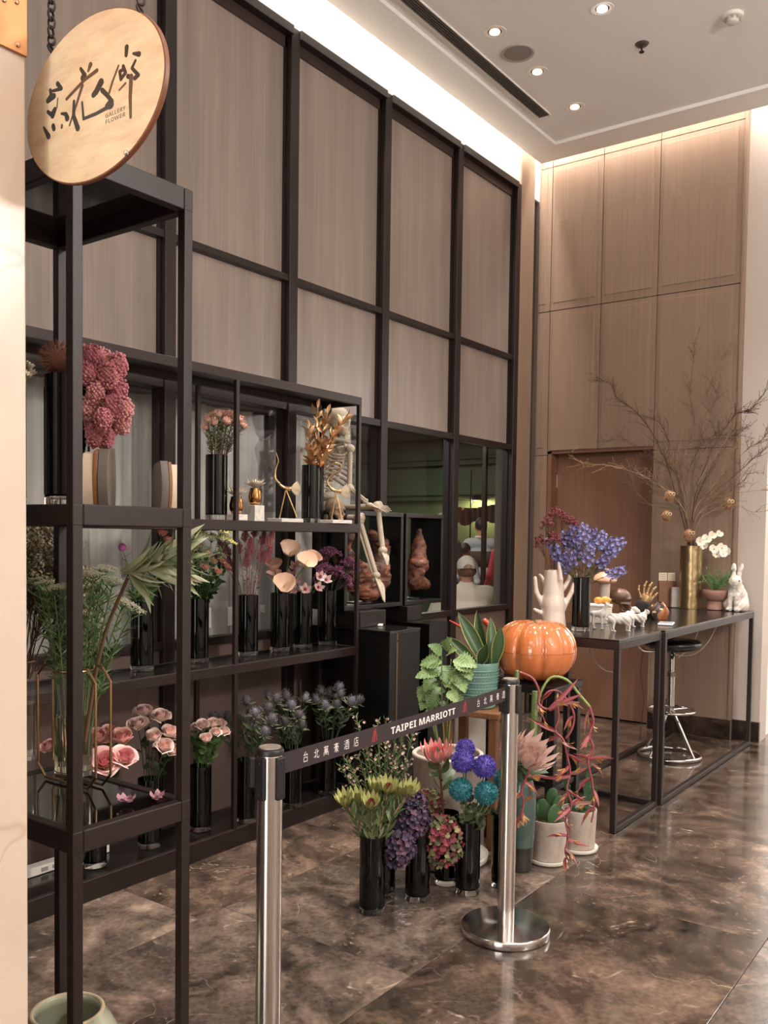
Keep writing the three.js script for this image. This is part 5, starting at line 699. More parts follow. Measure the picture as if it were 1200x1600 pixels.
// ---- wooden stool with green pot and snake plant
{ srand(103);
  const h = .645, p = Y(744, 1312), wm = new THREE.MeshPhysicalMaterial({ map: withRepeat(grainTex, 2, 1), color: 0xf0c29a, roughness: .5 });
  const g = thing('wooden_stool', 'light wooden stool under the patterned green pot', 'stool', p); g.rotation.y = .15; part(g, 'seat', metreUV(rbox(.30, .03, .26, .006, 0, h - .015, 0)), wm); for (const x of [-.115, .115]) for (const z of [-.095, .095]) part(g, 'leg', metreUV(rbox(.042, h - .03, .042, .005, x, (h - .03) / 2 + .0003, z)), wm); part(g, 'stretcher', metreUV(mg([rbox(.03, .03, .19, .004, -.115, .14, 0), rbox(.03, .03, .19, .004, .115, .14, 0), rbox(.23, .026, .026, .004, 0, .16, -.095)])), wm);
  const pp = p.clone().setY(h + .0004).addScaledVector(camRight, -.012), pot = thing('green_pot', 'round teal green ceramic pot with embossed bands on the wooden stool', 'pot', pp); const pm = mat(0x6f9488, .3, { clearcoat: .5 });
  part(pot, 'body', lathe([[0, .0005], [.088, .0005], [.093, .008], [.105, .20], [.107, .214], [.103, .216], [.099, .208], [.097, .17], [0, .165]], 48), pm); for (let k = 0; k < 6; k++) part(pot, 'embossed_band', new THREE.TorusGeometry(.0945 + .0018 * (k + 1.2) * 1.05, .0022, 6, 56).rotateX(Math.PI / 2).translate(0, .04 + k * .028, 0), pm); const dots = []; for (let k = 0; k < 5; k++) for (let i = 0; i < 40; i++) { const a = (i + (k % 2) * .5) / 40 * 6.283, y = .054 + k * .028, r = .093 + .012 * y / .2 + .0006; dots.push(ball(.0045, 0, 0, 0, 1, .8, .4, 6, 4).translate(0, y, r).rotateY(a)); } part(pot, 'embossed_pattern', mg(dots), pm); part(pot, 'soil', lathe([[0, .19], [.098, .188]], 20), mat(0x3a2a20, .95));
  const sp = thing('snake_plant', 'snake plant with yellow edged leaves in the teal green pot', 'plant', pp.clone().add(V(0, .188, 0))); const d0 = depthOf(pp); const O = sp.position;
  for (const [bx, by, tx, ty, w, dz, roll] of [[757, 1037, 718, 955, .062, -.02, .2], [762, 1037, 740, 953, .05, .03, -.5], [742, 1037, 700, 994, .05, -.05, .1], [772, 1037, 784, 980, .055, -.05, .3], [750, 1037, 760, 1008, .05, -.07, 0], [765, 1037, 770, 962, .05, .05, .4]]) { const b = D(bx, by, d0 + dz * .6), t = D(tx, ty, d0 + dz * 1.4), d = t.clone().sub(b), L = d.length(); const q = qFrom(d); const n = V(0, 0, 1).applyQuaternion(q), dn = d.clone().normalize(), fp = facing(b, .1).projectOnPlane(dn).normalize(); const ang = Math.atan2(n.clone().cross(fp).dot(dn), n.dot(fp)) + roll; const Q = q.clone().premultiply(new THREE.Quaternion().setFromAxisAngle(dn, ang)); const o = { bend: .25, cup: .22, seg: 9, nu: 4, base: .45, belly: .5, tip: .9 };
    const m = part(sp, 'leaf', leaf(L, w, o), mat(0x36502c, .4), b.clone().sub(O)); m.quaternion.copy(Q); const e = part(m, 'yellow_margin', mg([-1, 1].map((s) => surf(1, 9, (u, v) => { const w2 = (v < .5 ? .45 + .55 * Math.sin(v / .5 * Math.PI / 2) : Math.pow(Math.max(0, Math.cos((v - .5) / .5 * Math.PI / 2)), .9)); const s2 = s * (1.0 + .13 * u - .02), th = .25 * v, x = s2 * w / 2 * w2, zz = .22 * w * s2 * s2 * w2 + .0004, y = L * Math.sin(th) / .25, z = -L * (1 - Math.cos(th)) / .25; return [x, y + zz * Math.sin(th), z + zz * Math.cos(th)]; }))), mat(0xb7b06a, .45)); }
  // white sack and black frame behind
  const sk = thing('white_bag', 'white bag standing on the floor behind the wooden stool', 'bag', Y(736, 1266)); part(sk, 'bag', new RoundedBoxGeometry(.19, .62, .11, 4, .045).translate(0, .31, 0).rotateY(.6), mat(0xcfc6bb, .7));
}
// ---- pumpkin on black stool, red chillies
{ srand(107);
  const c = D(836, 1015, 4.34), R = .2, hh = .148, yb = c.y - hh, p = V(c.x, yb, c.z);
  const st = thing('black_stool', 'tall black stool carrying the orange pumpkin', 'stool', V(c.x, 0, c.z)); st.rotation.y = .05; part(st, 'seat', rbox(.36, .035, .34, .004, 0, yb - .018, 0), M.black); for (const x of [-.155, .155]) for (const z of [-.145, .145]) part(st, 'leg', rbox(.04, yb - .036, .04, .003, x, (yb - .036) / 2 + .0005, z), M.black); part(st, 'stretcher', mg([rbox(.3, .025, .025, .003, 0, .22, .145), rbox(.3, .025, .025, .003, 0, .22, -.145), rbox(.025, .025, .28, .003, -.155, .28, 0), rbox(.025, .025, .28, .003, .155, .28, 0)]), M.black);
  const g = thing('pumpkin', 'big glossy orange ceramic pumpkin on the tall black stool', 'pumpkin', p); const N = 10;
  const prof = (f0, f1) => surf(100, 22, (u, v) => { const f = f0 + (f1 - f0) * v, a = u * Math.PI * 2, th = f * Math.PI; const rib = Math.abs(Math.cos(a * N / 2)); const k = 1 - .085 * Math.pow(1 - rib, 2.2) * Math.sin(th); const s = Math.pow(Math.sin(th), .72), y = -Math.cos(th); const dip = .12 * Math.exp(-Math.pow((1 - f) / .09, 2)) - .08 * Math.exp(-Math.pow(f / .07, 2)); return [Math.cos(a) * R * s * k, hh + hh * (y * 1.02 - dip * 1.0) * (.97 + .03 * rib), Math.sin(a) * R * s * k]; });
  part(g, 'lower_shell', prof(.0, .497), mat(0xcc7441, .1, { clearcoat: 1, clearcoatRoughness: .04 })); part(g, 'upper_shell', prof(.5, 1), mat(0xcc7441, .1, { clearcoat: 1, clearcoatRoughness: .04 })); part(g, 'stem_nub', lathe([[0, .012], [.006, .01], [.01, 0]], 12).translate(0, hh * 1.9, 0), mat(0x6d6a3a, .6));
  const rc = thing('red_pepper_ornament', 'long shiny red pepper ornament behind the snake plant', 'ornament', D(752, 1030, 4.6)); { const o = rc.position; const T = (x, y) => D(x, y, 4.6).sub(o); part(rc, 'pepper', tube([T(757, 1022), T(745, 1000), T(728, 985), T(702, 969)], .022, .003, 16, 12), mat(0xb03a30, .2, { clearcoat: .8 })); part(rc, 'pepper', tube([T(760, 1020), T(766, 995), T(765, 978), T(755, 968)], .03, .014, 14, 12), mat(0xb8452f, .2, { clearcoat: .8 })); part(rc, 'cap', lathe([[0, .03], [.02, .02], [.034, -.02], [.03, -.05], [0, -.06]], 18).translate(T(760, 1035).x, T(760, 1035).y, T(760, 1035).z), mat(0x7a2c24, .3)); }
}
// ---- teal vase with white protea and heliconia
{ srand(109);
  const p = Y(811, 1358), g = thing('teal_vase', 'tall teal glazed vase behind the steel post', 'vase', p); part(g, 'body', lathe([[0, .0005], [.045, .0005], [.052, .01], [.062, .12], [.070, .25], [.068, .34], [.052, .40], [.046, .425], [.05, .44], [.046, .443], [.041, .425], [.05, .38], [.06, .25], [0, .1]], 40), mat(0x4d625b, .25, { clearcoat: .6 })); part(g, 'foot_band', lathe([[.0535, .012], [.0615, .11], [.0622, .11], [.0545, .012]], 40), mat(0x2c2a26, .3, { clearcoat: .7 }));
  const top = p.clone().add(V(0, .43, 0)), wp = protea(15, .12, .028, 4, .5, .03, 113);
  { const t = D(822, 1186, 3.72), b = stickIn(top, t, .02); flower('white_protea', 'pale pink white protea leaning right of the steel post', 'flower', undefined, b, t, [['bracts', wp[0], soft(0xd3b3a6)], ['centre', wp[1], soft(0xb58f82)]], { r: .006, m: mat(0x6d5a44, .7), face: camRight.clone().multiplyScalar(.8).add(V(0, .75, 0)).addScaledVector(FW, -.35), scale: .9, leaves: leafRun(20, .1, .055, mat(0x4a6040, .5), { t0: .2, t1: .97, ang: 1.05 }) }); }
  for (const [x0, y0, x1, y1, r, l] of [[832, 1195, 837, 1080, .0165, 'thick cut green flower stalk behind the white protea'], [806, 1190, 808, 1048, .010, 'slim cut green flower stalk right behind the steel post']]) { const b = D(x0, y0, 3.86), t = D(x1, y1, 3.9); const s = thing('cut_stalk', l, 'stalk', b); const v = t.sub(b); part(s, 'stalk', tube([V(0, 0, 0), v], r, r * .85, 1, 10), mat(0x6d7d48, .5)); part(s, 'cut_face', place(cyl(r * .8, r * .85, .003), v, v), mat(0xb0b080, .7)); for (let i = 0; i < 5; i++) part(s, 'rib', tube([V(Math.cos(i * 1.257) * r, 0, Math.sin(i * 1.257) * r), v.clone().add(V(Math.cos(i * 1.257) * r * .85, 0, Math.sin(i * 1.257) * r * .85))], .0022, .002, 1, 4), mat(0x4e6434, .5)); }
  const hel = (label, d, line, bracts, green) => { const o = D(...line[0], d), g2 = thing('heliconia', label, 'flower', o); const T = ([x, y, k = 0]) => D(x, y, d + k).sub(o); const pink = mat(0x93444a, .4), pk2 = mat(0x8a5a52, .45), yel = mat(0xbf8a4e, .5);
    if (green) part(g2, 'stem', tube(green.map(T), .0055, .006, 22, 7), mat(0x84904f, .5));
    part(g2, 'rachis', tube(line.map(T), .0052, .0035, line.length * 5, 6), pink);
    bracts.forEach(([x0, y0, x1, y1, w = .019], i) => { const a = T([x0, y0]), b = T([x1, y1, rr(-.05, .03)]), v = b.clone().sub(a), L = v.length(); const bm = part(g2, 'bract', leaf(L, w, { bend: rr(-.5, .5), cup: .55, seg: 6, nu: 2, base: .6, belly: .3, tip: 1.1 }), i % 3 ? pink : pk2, a); bm.quaternion.copy(qFrom(v)).multiply(new THREE.Quaternion().setFromAxisAngle(UP, rnd() * 6)); { const fl = []; for (let k = 0; k < 5; k++) fl.push(leaf(.036, .008, { bend: .6, seg: 3, nu: 1, cup: .3 }).rotateZ(rr(-.5, .5)).rotateX(rr(-.4, .4))); const f = part(bm, 'florets', mg(fl), yel); f.position.set(0, L * .25, 0); } }); return g2; };
  hel('hanging heliconia with a green arched stem right of the white protea', 3.78, [[921, 1103], [927, 1128], [921, 1150], [927, 1168], [919, 1188], [925, 1220], [928, 1262], [924, 1285]], [[921, 1112, 916, 1150], [925, 1128, 930, 1150], [921, 1150, 905, 1175], [926, 1170, 912, 1195], [920, 1188, 960, 1183], [922, 1188, 895, 1180], [924, 1195, 950, 1215], [926, 1215, 895, 1235], [926, 1235, 935, 1262], [925, 1255, 885, 1262], [927, 1262, 905, 1290]], [[840, 1110], [845, 1082], [862, 1058], [885, 1062], [905, 1085], [921, 1104]]);
  hel('hanging heliconia with looping pink stems reaching down to the concrete pots', 3.74, [[812, 1050], [832, 1060], [842, 1080], [842, 1100], [856, 1108], [868, 1098], [873, 1120], [868, 1142], [880, 1156], [886, 1180], [891, 1208], [886, 1232], [893, 1258], [884, 1282], [888, 1308], [883, 1330], [888, 1345]], [[842, 1100, 850, 1120], [856, 1108, 908, 1058, .022], [858, 1110, 912, 1082, .024], [868, 1100, 905, 1098], [868, 1142, 825, 1122], [872, 1146, 850, 1160], [880, 1158, 905, 1170], [886, 1180, 915, 1198], [888, 1195, 868, 1215], [891, 1208, 920, 1200], [890, 1212, 842, 1218], [886, 1232, 915, 1250], [887, 1240, 868, 1262], [893, 1258, 918, 1245], [890, 1262, 862, 1285], [884, 1282, 900, 1300], [888, 1308, 852, 1303], [888, 1310, 922, 1322], [883, 1330, 905, 1348], [886, 1340, 882, 1362]]);
  hel('heliconia loop curling above the white protea', 3.8, [[884, 1154], [893, 1140], [897, 1118], [886, 1094], [872, 1080], [858, 1080], [848, 1092], [846, 1112], [852, 1130]], [[886, 1094, 912, 1108], [862, 1078, 835, 1100], [897, 1120, 880, 1140]]);
  hel('heliconia strand hanging beside the teal vase', 3.7, [[828, 1200], [822, 1215], [815, 1235], [818, 1255], [814, 1275]], [[822, 1215, 860, 1212], [818, 1222, 845, 1240], [815, 1235, 800, 1250], [816, 1250, 838, 1240], [814, 1275, 808, 1300], [816, 1268, 824, 1290]]);
}
// ---- two concrete pots
{ srand(127);
  const cp = (px, py, label, l2) => { const p = Y(px, py), g = thing('concrete_pot', label, 'pot', p.clone().setY(.0155)); part(g, 'body', lathe([[0, .0005], [.07, .0005], [.076, .005], [.0825, .16], [.083, .178], [.079, .181], [.074, .177], [.073, .14], [0, .14]], 40), conc); part(g, 'soil', (() => { const l = [lathe([[0, .163], [.075, .16]], 16)]; for (let i = 0; i < 40; i++) { const a = rnd() * 6.28, r = Math.sqrt(rnd()) * .068; l.push(bit.clone().scale(.007, .005, .007).rotateY(rnd() * 3).translate(Math.cos(a) * r, .164, Math.sin(a) * r)); } return mg(l); })(), mat(0x5a4030, .95)); const s = thing('saucer', l2, 'saucer', p); part(s, 'dish', lathe([[0, .0005], [.08, .0005], [.09, .006], [.092, .02], [.088, .0215], [.083, .014], [0, .0145]], 40), mat(0xe2d8cb, .4)); return p.clone().add(V(0, .178, 0)); };
  const a = cp(856, 1345, 'pale concrete pot with paddle cactus in front of the other', 'white saucer under the concrete pot with paddle cactus'), b = cp(903, 1327, 'pale concrete pot with notched cactus nearest the table leg', 'white saucer under the concrete pot with notched cactus');
  const pc = thing('paddle_cactus', 'dark green paddle cactus in a concrete pot', 'cactus', a.clone().add(V(0, -.012, 0))); for (const [x, y, z, rz, ry, s] of [[-.02, 0, 0, .12, .3, 1], [.025, 0, .01, -.15, .8, .9], [.0, .09, -.005, -.25, .2, .7], [-.035, .02, -.02, .4, 1.2, .7], [.03, .075, .0, -.4, .5, .6]]) { const m = part(pc, 'pad', ball(.04, 0, .055, 0, .95, 1.45, .22, 18, 12), mat(0x3e5c36, .5), [x, y, z]); m.rotation.set(0, ry, rz); m.scale.setScalar(s); }
  const nc = thing('notched_cactus', 'dark green notched leaf cactus in a concrete pot', 'cactus', b.clone().add(V(0, -.012, 0))); for (const [lx, L, rz, ry] of [[-.02, .17, .3, .2], [.02, .2, -.12, .6], [.0, .15, -.5, .4], [.03, .13, -.3, 1.5]]) { const sh3 = new THREE.Shape(); sh3.moveTo(-.004, 0); const n = 6; for (let i = 0; i < n; i++) { sh3.lineTo(-.016 - (i % 2) * .0, L * (i + .6) / n); sh3.lineTo(-.009, L * (i + 1) / n); } sh3.lineTo(0, L * 1.05); for (let i = n - 1; i >= 0; i--) { sh3.lineTo(.009, L * (i + 1) / n); sh3.lineTo(.016, L * (i + .6) / n); } sh3.lineTo(.004, 0); const m = part(nc, 'leaf_stem', new THREE.ExtrudeGeometry(sh3, { depth: .005, bevelEnabled: true, bevelSize: .001, bevelThickness: .001, bevelSegments: 1 }), mat(0x2f4c2e, .5), [lx, 0, 0]); m.rotation.set(0, ry, rz); }
}

// ================= implicit surfaces =================
function implicit(fn, c, half, res) { // fn(x,y,z) < 0 inside; cube of half-size around c
  const mc = new MarchingCubes(res, new THREE.MeshBasicMaterial(), false, false, 200000); mc.isolation = 0; const hs = res / 2;
  for (let k = 0; k < res; k++) for (let j = 0; j < res; j++) for (let i = 0; i < res; i++) mc.field[k * res * res + j * res + i] = -fn(c[0] + (i - hs) / hs * half, c[1] + (j - hs) / hs * half, c[2] + (k - hs) / hs * half);
  mc.update(); const n = mc.count, pos = new Float32Array(n * 3), nor = new Float32Array(n * 3); for (let i = 0; i < n; i++) for (let q = 0; q < 3; q++) { pos[i * 3 + q] = mc.positionArray[i * 3 + q] * half + c[q]; nor[i * 3 + q] = mc.normalArray[i * 3 + q]; }
  const g = new THREE.BufferGeometry(); g.setAttribute('position', new THREE.BufferAttribute(pos, 3)); g.computeVertexNormals(); const m = mergeVertices((g.deleteAttribute('normal'), g), half / res * 0.02); m.computeVertexNormals(); return m;
}
const smin = (a, b, k) => { const h = Math.max(0, Math.min(1, .5 + .5 * (b - a) / k)); return b + (a - b) * h - k * h * (1 - h); };
const smax = (a, b, k) => -smin(-a, -b, k);
const ell = (x, y, z, cx, cy, cz, rx, ry, rz) => { const a = (x - cx) / rx, b = (y - cy) / ry, c = (z - cz) / rz, l = Math.sqrt(a * a + b * b + c * c); return (l - 1) * Math.min(rx, ry, rz); };
const caps = (x, y, z, a, b, ra, rb) => { const bx = b[0] - a[0], by = b[1] - a[1], bz = b[2] - a[2], px = x - a[0], py = y - a[1], pz = z - a[2]; const t = Math.max(0, Math.min(1, (px * bx + py * by + pz * bz) / (bx * bx + by * by + bz * bz + 1e-9))); const dx = px - bx * t, dy = py - by * t, dz = pz - bz * t; return Math.sqrt(dx * dx + dy * dy + dz * dz) - (ra + (rb - ra) * t); };
// skull: unit about 0.21 tall, looks to +Z, origin at jaw bottom
const skullG = implicit((x, y, z) => {
  const ax = Math.abs(x); let d = ell(x, y, z, 0, .142, -.015, .071, .068, .09); d = smin(d, ell(x, y, z, 0, .095, .045, .048, .055, .038), .02); d = smin(d, caps(ax, y, z, [.058, .085, .0], [.045, .078, .055], .009, .011), .01); d = smin(d, caps(ax, y, z, [.05, .07, -.005], [.045, .025, .01], .012, .012), .012); d = smin(d, caps(ax, y, z, [.043, .022, .012], [.012, .014, .066], .012, .014), .01); d = smin(d, ell(x, y, z, 0, .052, .06, .03, .02, .022), .012); d = smin(d, caps(ax, y, z, [.008, .126, .07], [.045, .122, .06], .010, .010), .012);
  d = smax(d, -ell(ax, y, z, .029, .102, .08, .019, .018, .034), .006); d = smax(d, -ell(x, y, z, 0, .074, .085, .011, .018, .03), .005); d = smax(d, -ell(x, y, z, 0, .034, .05, .028, .0045, .05), .004); d = smax(d, -ell(ax, y, z, .075, .05, .03, .03, .03, .035), .01); return d;
}, [0, .105, 0], .125, 56);
const teethG = (() => { const l = []; for (let r = 0; r < 2; r++) for (let i = 0; i < 10; i++) { const a = (i - 4.5) * .22; l.push(rbox(.0075, .011, .006, .002, Math.sin(a) * .029, r ? .028 : .0395, .052 + Math.cos(a) * .0265)); } return mg(l); })();
function skullOn(g, pos, q, s, m, tm) { const a = part(g, 'skull', skullG, m, pos); a.quaternion.copy(q); a.scale.setScalar(s); const t = part(a, 'teeth', teethG, tm); return a; }
const yawQ = (dir) => new THREE.Quaternion().setFromAxisAngle(UP, Math.atan2(dir.x, dir.z));
// ================= seated skeleton =================
{ srand(201);
  const bm = mat(0xb5a692, .55), J = (x, y, d) => D(x, y, d), o = J(513, 797, 5.07), g = thing('skeleton', 'life-like model skeleton sitting on the wide black box frame with dangling legs', 'skeleton', o); const L = (p) => p.clone().sub(o);
  const bone = (n, a, b, r, e = 1.9) => { const A = L(a), B = L(b); const d = B.clone().sub(A); const P = (t) => A.clone().addScaledVector(d, t); part(g, n, mg([tube([P(.0), P(.12), P(.5), P(.88), P(1)], r = r * 1.32, r, 10, 8), ball(r * e, A.x, A.y, A.z, 1, .9, 1, 10, 8), ball(r * e, B.x, B.y, B.z, 1, .9, 1, 10, 8)]), bm); };
  const f = camRight.clone().multiplyScalar(.93).addScaledVector(FW, -.30).normalize(); const f0 = f.clone(); f.copy(camRight).multiplyScalar(.62).addScaledVector(FW, -.78).normalize(); const sideV = V(-f.z, 0, f.x).normalize(); // f: facing, sideV: its flank
  const S = [J(513, 790, 5.07), J(514, 768, 5.07), J(517, 745, 5.06), J(521, 720, 5.05), J(525, 702, 5.05), J(527, 690, 5.05)]; const sc = new THREE.CatmullRomCurve3(S);
  for (let i = 0; i < 15; i++) { const p = L(sc.getPoint(i / 14)); part(g, 'vertebra', mg([cyl(.014, .014, .016, 0, 0, 0, 10), box(.006, .012, .03, 0, 0, 0).rotateY(Math.atan2(f.x, f.z)).translate(-f.x * .018, -.003, -f.z * .018)]), bm, p); }
  skullOn(g, L(J(524, 690, 5.05)).add(V(0, -.012, 0)), yawQ(f0), 1.04, bm, mat(0xd8cdb8, .4));
  for (let i = 0; i < 9; i++) { const t = .88 - i * .062, c = L(sc.getPoint(t)), w = .062 + .03 * Math.sin((i + 1) / 9 * 2.2), dp = .10 - .004 * i; for (const s of [-1, 1]) { const P = []; const n = i > 6 ? 7 : 9; for (let k = 0; k <= n; k++) { const a = k / 9 * Math.PI; P.push(c.clone().addScaledVector(sideV, s * Math.sin(a) * w).addScaledVector(f, -Math.cos(a) * dp * .5 + dp * .42).add(V(0, -.075 * Math.sin(a * .62) + .012, 0))); } part(g, 'rib', tube(P, .0072, .006, 12, 6), bm); } }
  { const a = L(sc.getPoint(.86)).addScaledVector(f, .088), b = L(sc.getPoint(.52)).addScaledVector(f, .09).add(V(0, -.02, 0)); part(g, 'breastbone', mg([tube([a, a.clone().lerp(b, .5), b], .011, .007, 6, 6)]), bm); }
  const shN = J(547, 701, 4.97), shF = J(484, 701, 5.13); for (const s of [shN, shF]) { bone('collar_bone', sc.getPoint(.9).clone().addScaledVector(f, .07), s, .0055, 1.4); part(g, 'shoulder_blade', leaf(.10, .07, { seg: 4, cup: .1, base: .7, tip: .7 }).rotateX(Math.PI).applyQuaternion(yawQ(f)).translate(L(s).x - f.x * .05, L(s).y + .01, L(s).z - f.z * .05), bm); }
  const elN = J(546, 763, 4.95), wrN = J(571, 784, 4.90), elF = J(483, 765, 5.15), wrF = J(498, 800, 5.05); bone('upper_arm', shN, elN, .011); bone('upper_arm', shF, elF, .011); bone('forearm', elN, wrN, .0065, 1.7); bone('forearm', elN.clone().add(V(0, .012, 0)), wrN.clone().add(V(.006, .008, 0)), .005, 1.6); bone('forearm', elF, wrF, .0065, 1.7);
  const hand = (w, dir, spread) => { const l = [ball(.02, 0, 0, 0, 1.2, .7, 1, 10, 8).translate(...L(w).toArray())]; for (let k = 0; k < 5; k++) { const a = (k - 2) * .17, d = dir.clone().add(V(0, -.15 + .10 * k * spread, 0)).addScaledVector(FW, a).normalize(); const A = L(w), B = A.clone().addScaledVector(d, .06), C = B.clone().addScaledVector(d.clone().add(V(0, -.12, 0)).normalize(), .05 + .008 * (2 - Math.abs(k - 2))); l.push(tube([A, B, B.clone().lerp(C, .5), C], .0042, .0028, 8, 5), ball(.0055, B.x, B.y, B.z, 1, 1, 1, 7, 5)); } part(g, 'hand', mg(l), bm); };
  hand(J(577, 789, 4.90), camRight.clone().multiplyScalar(1).add(V(0, -.25, 0)), 1); hand(wrF, camRight.clone().multiplyScalar(.6).add(V(0, -.2, 0)), 1);
  part(g, 'pelvis', mg([ball(.07, 0, .0, 0, .55, .55, 1, 16, 10).applyQuaternion(yawQ(sideV)), new THREE.TorusGeometry(.062, .018, 8, 20, 4.4).rotateX(Math.PI / 2 - .3).rotateZ(.0).translate(0, .035, 0)]), bm, L(J(511, 793, 5.06)).add(V(0, .012, 0)));
  const k1 = J(562, 809, 4.90), k2 = J(590, 791, 4.93), h1 = J(514, 808, 5.02), h2 = J(528, 794, 5.09), a1 = J(588, 899, 4.87), a2 = J(598, 860, 4.90);
  bone('thigh_bone', h1, k1, .0125, 1.9); bone('thigh_bone', h2, k2, .0125, 1.9); bone('shin_bone', k1.clone().add(V(.004, -.018, 0)), a1, .0105, 1.7); bone('calf_bone', k1.clone().add(V(-.014, -.028, .01)), a1.clone().add(V(-.016, 0, .008)), .0055, 1.5); bone('shin_bone', k2.clone().add(V(.004, -.018, 0)), a2, .0115, 1.7);
  for (const [k, s] of [[k1, 1], [k2, 1]]) part(g, 'kneecap', ball(.017, 0, 0, 0, 1, 1.1, .8, 10, 8), bm, L(k).add(V(.014, .01, 0)));
  const foot = (a, t) => { const A = L(a), B = L(t), l = [ball(.019, A.x - .008, A.y - .012, A.z, 1, 1, 1, 10, 8)]; for (let k = 0; k < 5; k++) { const off = FW.clone().multiplyScalar((k - 2) * .010).addScaledVector(camRight, (k - 2) * .004); const C = B.clone().add(off).lerp(A, .07 * Math.abs(k - 1)); l.push(tube([A.clone().addScaledVector(off, .4), A.clone().lerp(C, .5).add(off).add(V(.008, .006, 0)), C], .0075, .0045, 8, 6)); } part(g, 'foot', mg(l), bm); };
  foot(a1.clone().add(V(0, -.012, 0)), J(602, 941, 4.83)); foot(a2.clone().add(V(0, -.01, 0)), J(606, 884, 4.86));
}
{ // brown skull on the upper shelf
  const p = sh(524, 800, -3.10, S1), g = thing('skull_ornament', 'brown grey skull ornament on the upper shelf behind the bent crane', 'skull', p.clone().add(V(0, .0005, 0))); const a = skullOn(g, [0, .0, 0], yawQ(camRight.clone().multiplyScalar(.75).addScaledVector(FW, -.7)), .66, mat(0x8a705c, .6), mat(0xb9a58c, .5));
}
// ================= driftwood =================
{ const wt = new THREE.MeshPhysicalMaterial({ map: texture(256, 512, (u, v) => { const k = .66 + (fbm(u * 6, v * 12, 901, 5, 6) - .5) * 1.25 + (fbm(u * 30, v * 8, 921, 3, 30) - .5) * .4; return [150 * k, 88 * k, 60 * k]; }), roughness: .55, bumpMap: texture(256, 512, (u, v) => 255 * fbm(u * 12, v * 10, 941, 5, 12), false), bumpScale: .012 });
  const n3 = (x, y, z) => fbm(x * 9 + z * 5 + 20, y * 9 + 20, 961, 4, 64) - .5;
  const uvd = (g) => { const P = g.attributes.position, u = new Float32Array(P.count * 2); for (let i = 0; i < P.count; i++) { u[i * 2] = (P.getX(i) + P.getZ(i)) * 2.2; u[i * 2 + 1] = P.getY(i) * 2; } g.setAttribute('uv', new THREE.BufferAttribute(u, 2)); return g; };
  const yF = 1.032 + .026;
  { const z0 = -4.10, g = thing('driftwood', 'forked reddish driftwood on a stand inside the wide box frame', 'driftwood', V(-3.20, yF, z0));
    const pt = (px, py) => { const q = X(px, py, -3.17); return [q.x + 3.2, q.y - yF, q.z - z0]; };
    const geo = implicit((x, y, z) => { let d = caps(x, y, z, pt(545, 900), pt(578, 905), .075, .09); d = smin(d, caps(x, y, z, pt(572, 918), pt(592, 900), .07, .05), .05); d = smin(d, caps(x, y, z, pt(545, 905), pt(545, 840), .05, .022), .04); d = smin(d, caps(x, y, z, pt(592, 905), pt(598, 850), .05, .035), .04); d = smin(d, caps(x, y, z, pt(598, 855), pt(580, 832), .04, .02), .03); d = smin(d, caps(x, y, z, pt(545, 842), pt(552, 838), .02, .012), .02); d = smax(d, -ell(x, y, z, ...pt(572, 868), .2, .085, .05), .02); d = smax(d, Math.abs(x - .02) - .075, .02); return d + n3(x, y, z) * .05 + (Math.abs(fbm(y * 34 + 9, (z + x) * 22 + 9, 967, 3, 64) - .5) - .12) * .06; }, [0, .2, 0], .30, 60);
    part(g, 'wood', uvd(geo), wt); part(g, 'stand_rod', cyl(.006, .006, .10, 0, .05, .0, 10), M.black); part(g, 'stand_plate', rbox(.1, .008, .1, .002, 0, .0045, 0), M.black); }
  { const z0 = -4.635, g = thing('driftwood', 'upright tan driftwood on a stand inside the narrow box frame', 'driftwood', V(-3.20, yF, z0)); const pt = (px, py) => { const q = X(px, py, -3.17); return [q.x + 3.2, q.y - yF, q.z - z0]; };
    const geo = implicit((x, y, z) => { let d = caps(x, y, z, pt(655, 830), pt(654, 855), .012, .04); d = smin(d, caps(x, y, z, pt(654, 855), pt(652, 885), .045, .05), .03); d = smin(d, caps(x, y, z, pt(652, 885), pt(648, 908), .05, .045), .03); d = smin(d, caps(x, y, z, pt(650, 905), pt(664, 913), .04, .02), .03); return d + n3(x * 1.4, y, z) * .05 + (Math.abs(fbm(y * 20 + 9, (z + x) * 36 + 9, 969, 3, 64) - .5) - .12) * .06; }, [0, .24, 0], .28, 56);
    part(g, 'wood', uvd(geo), wt); part(g, 'stand_rod', cyl(.005, .005, .13, 0, .065, 0, 10), M.black); part(g, 'stand_plate', rbox(.09, .008, .09, .002, 0, .0045, 0), M.black); }
}
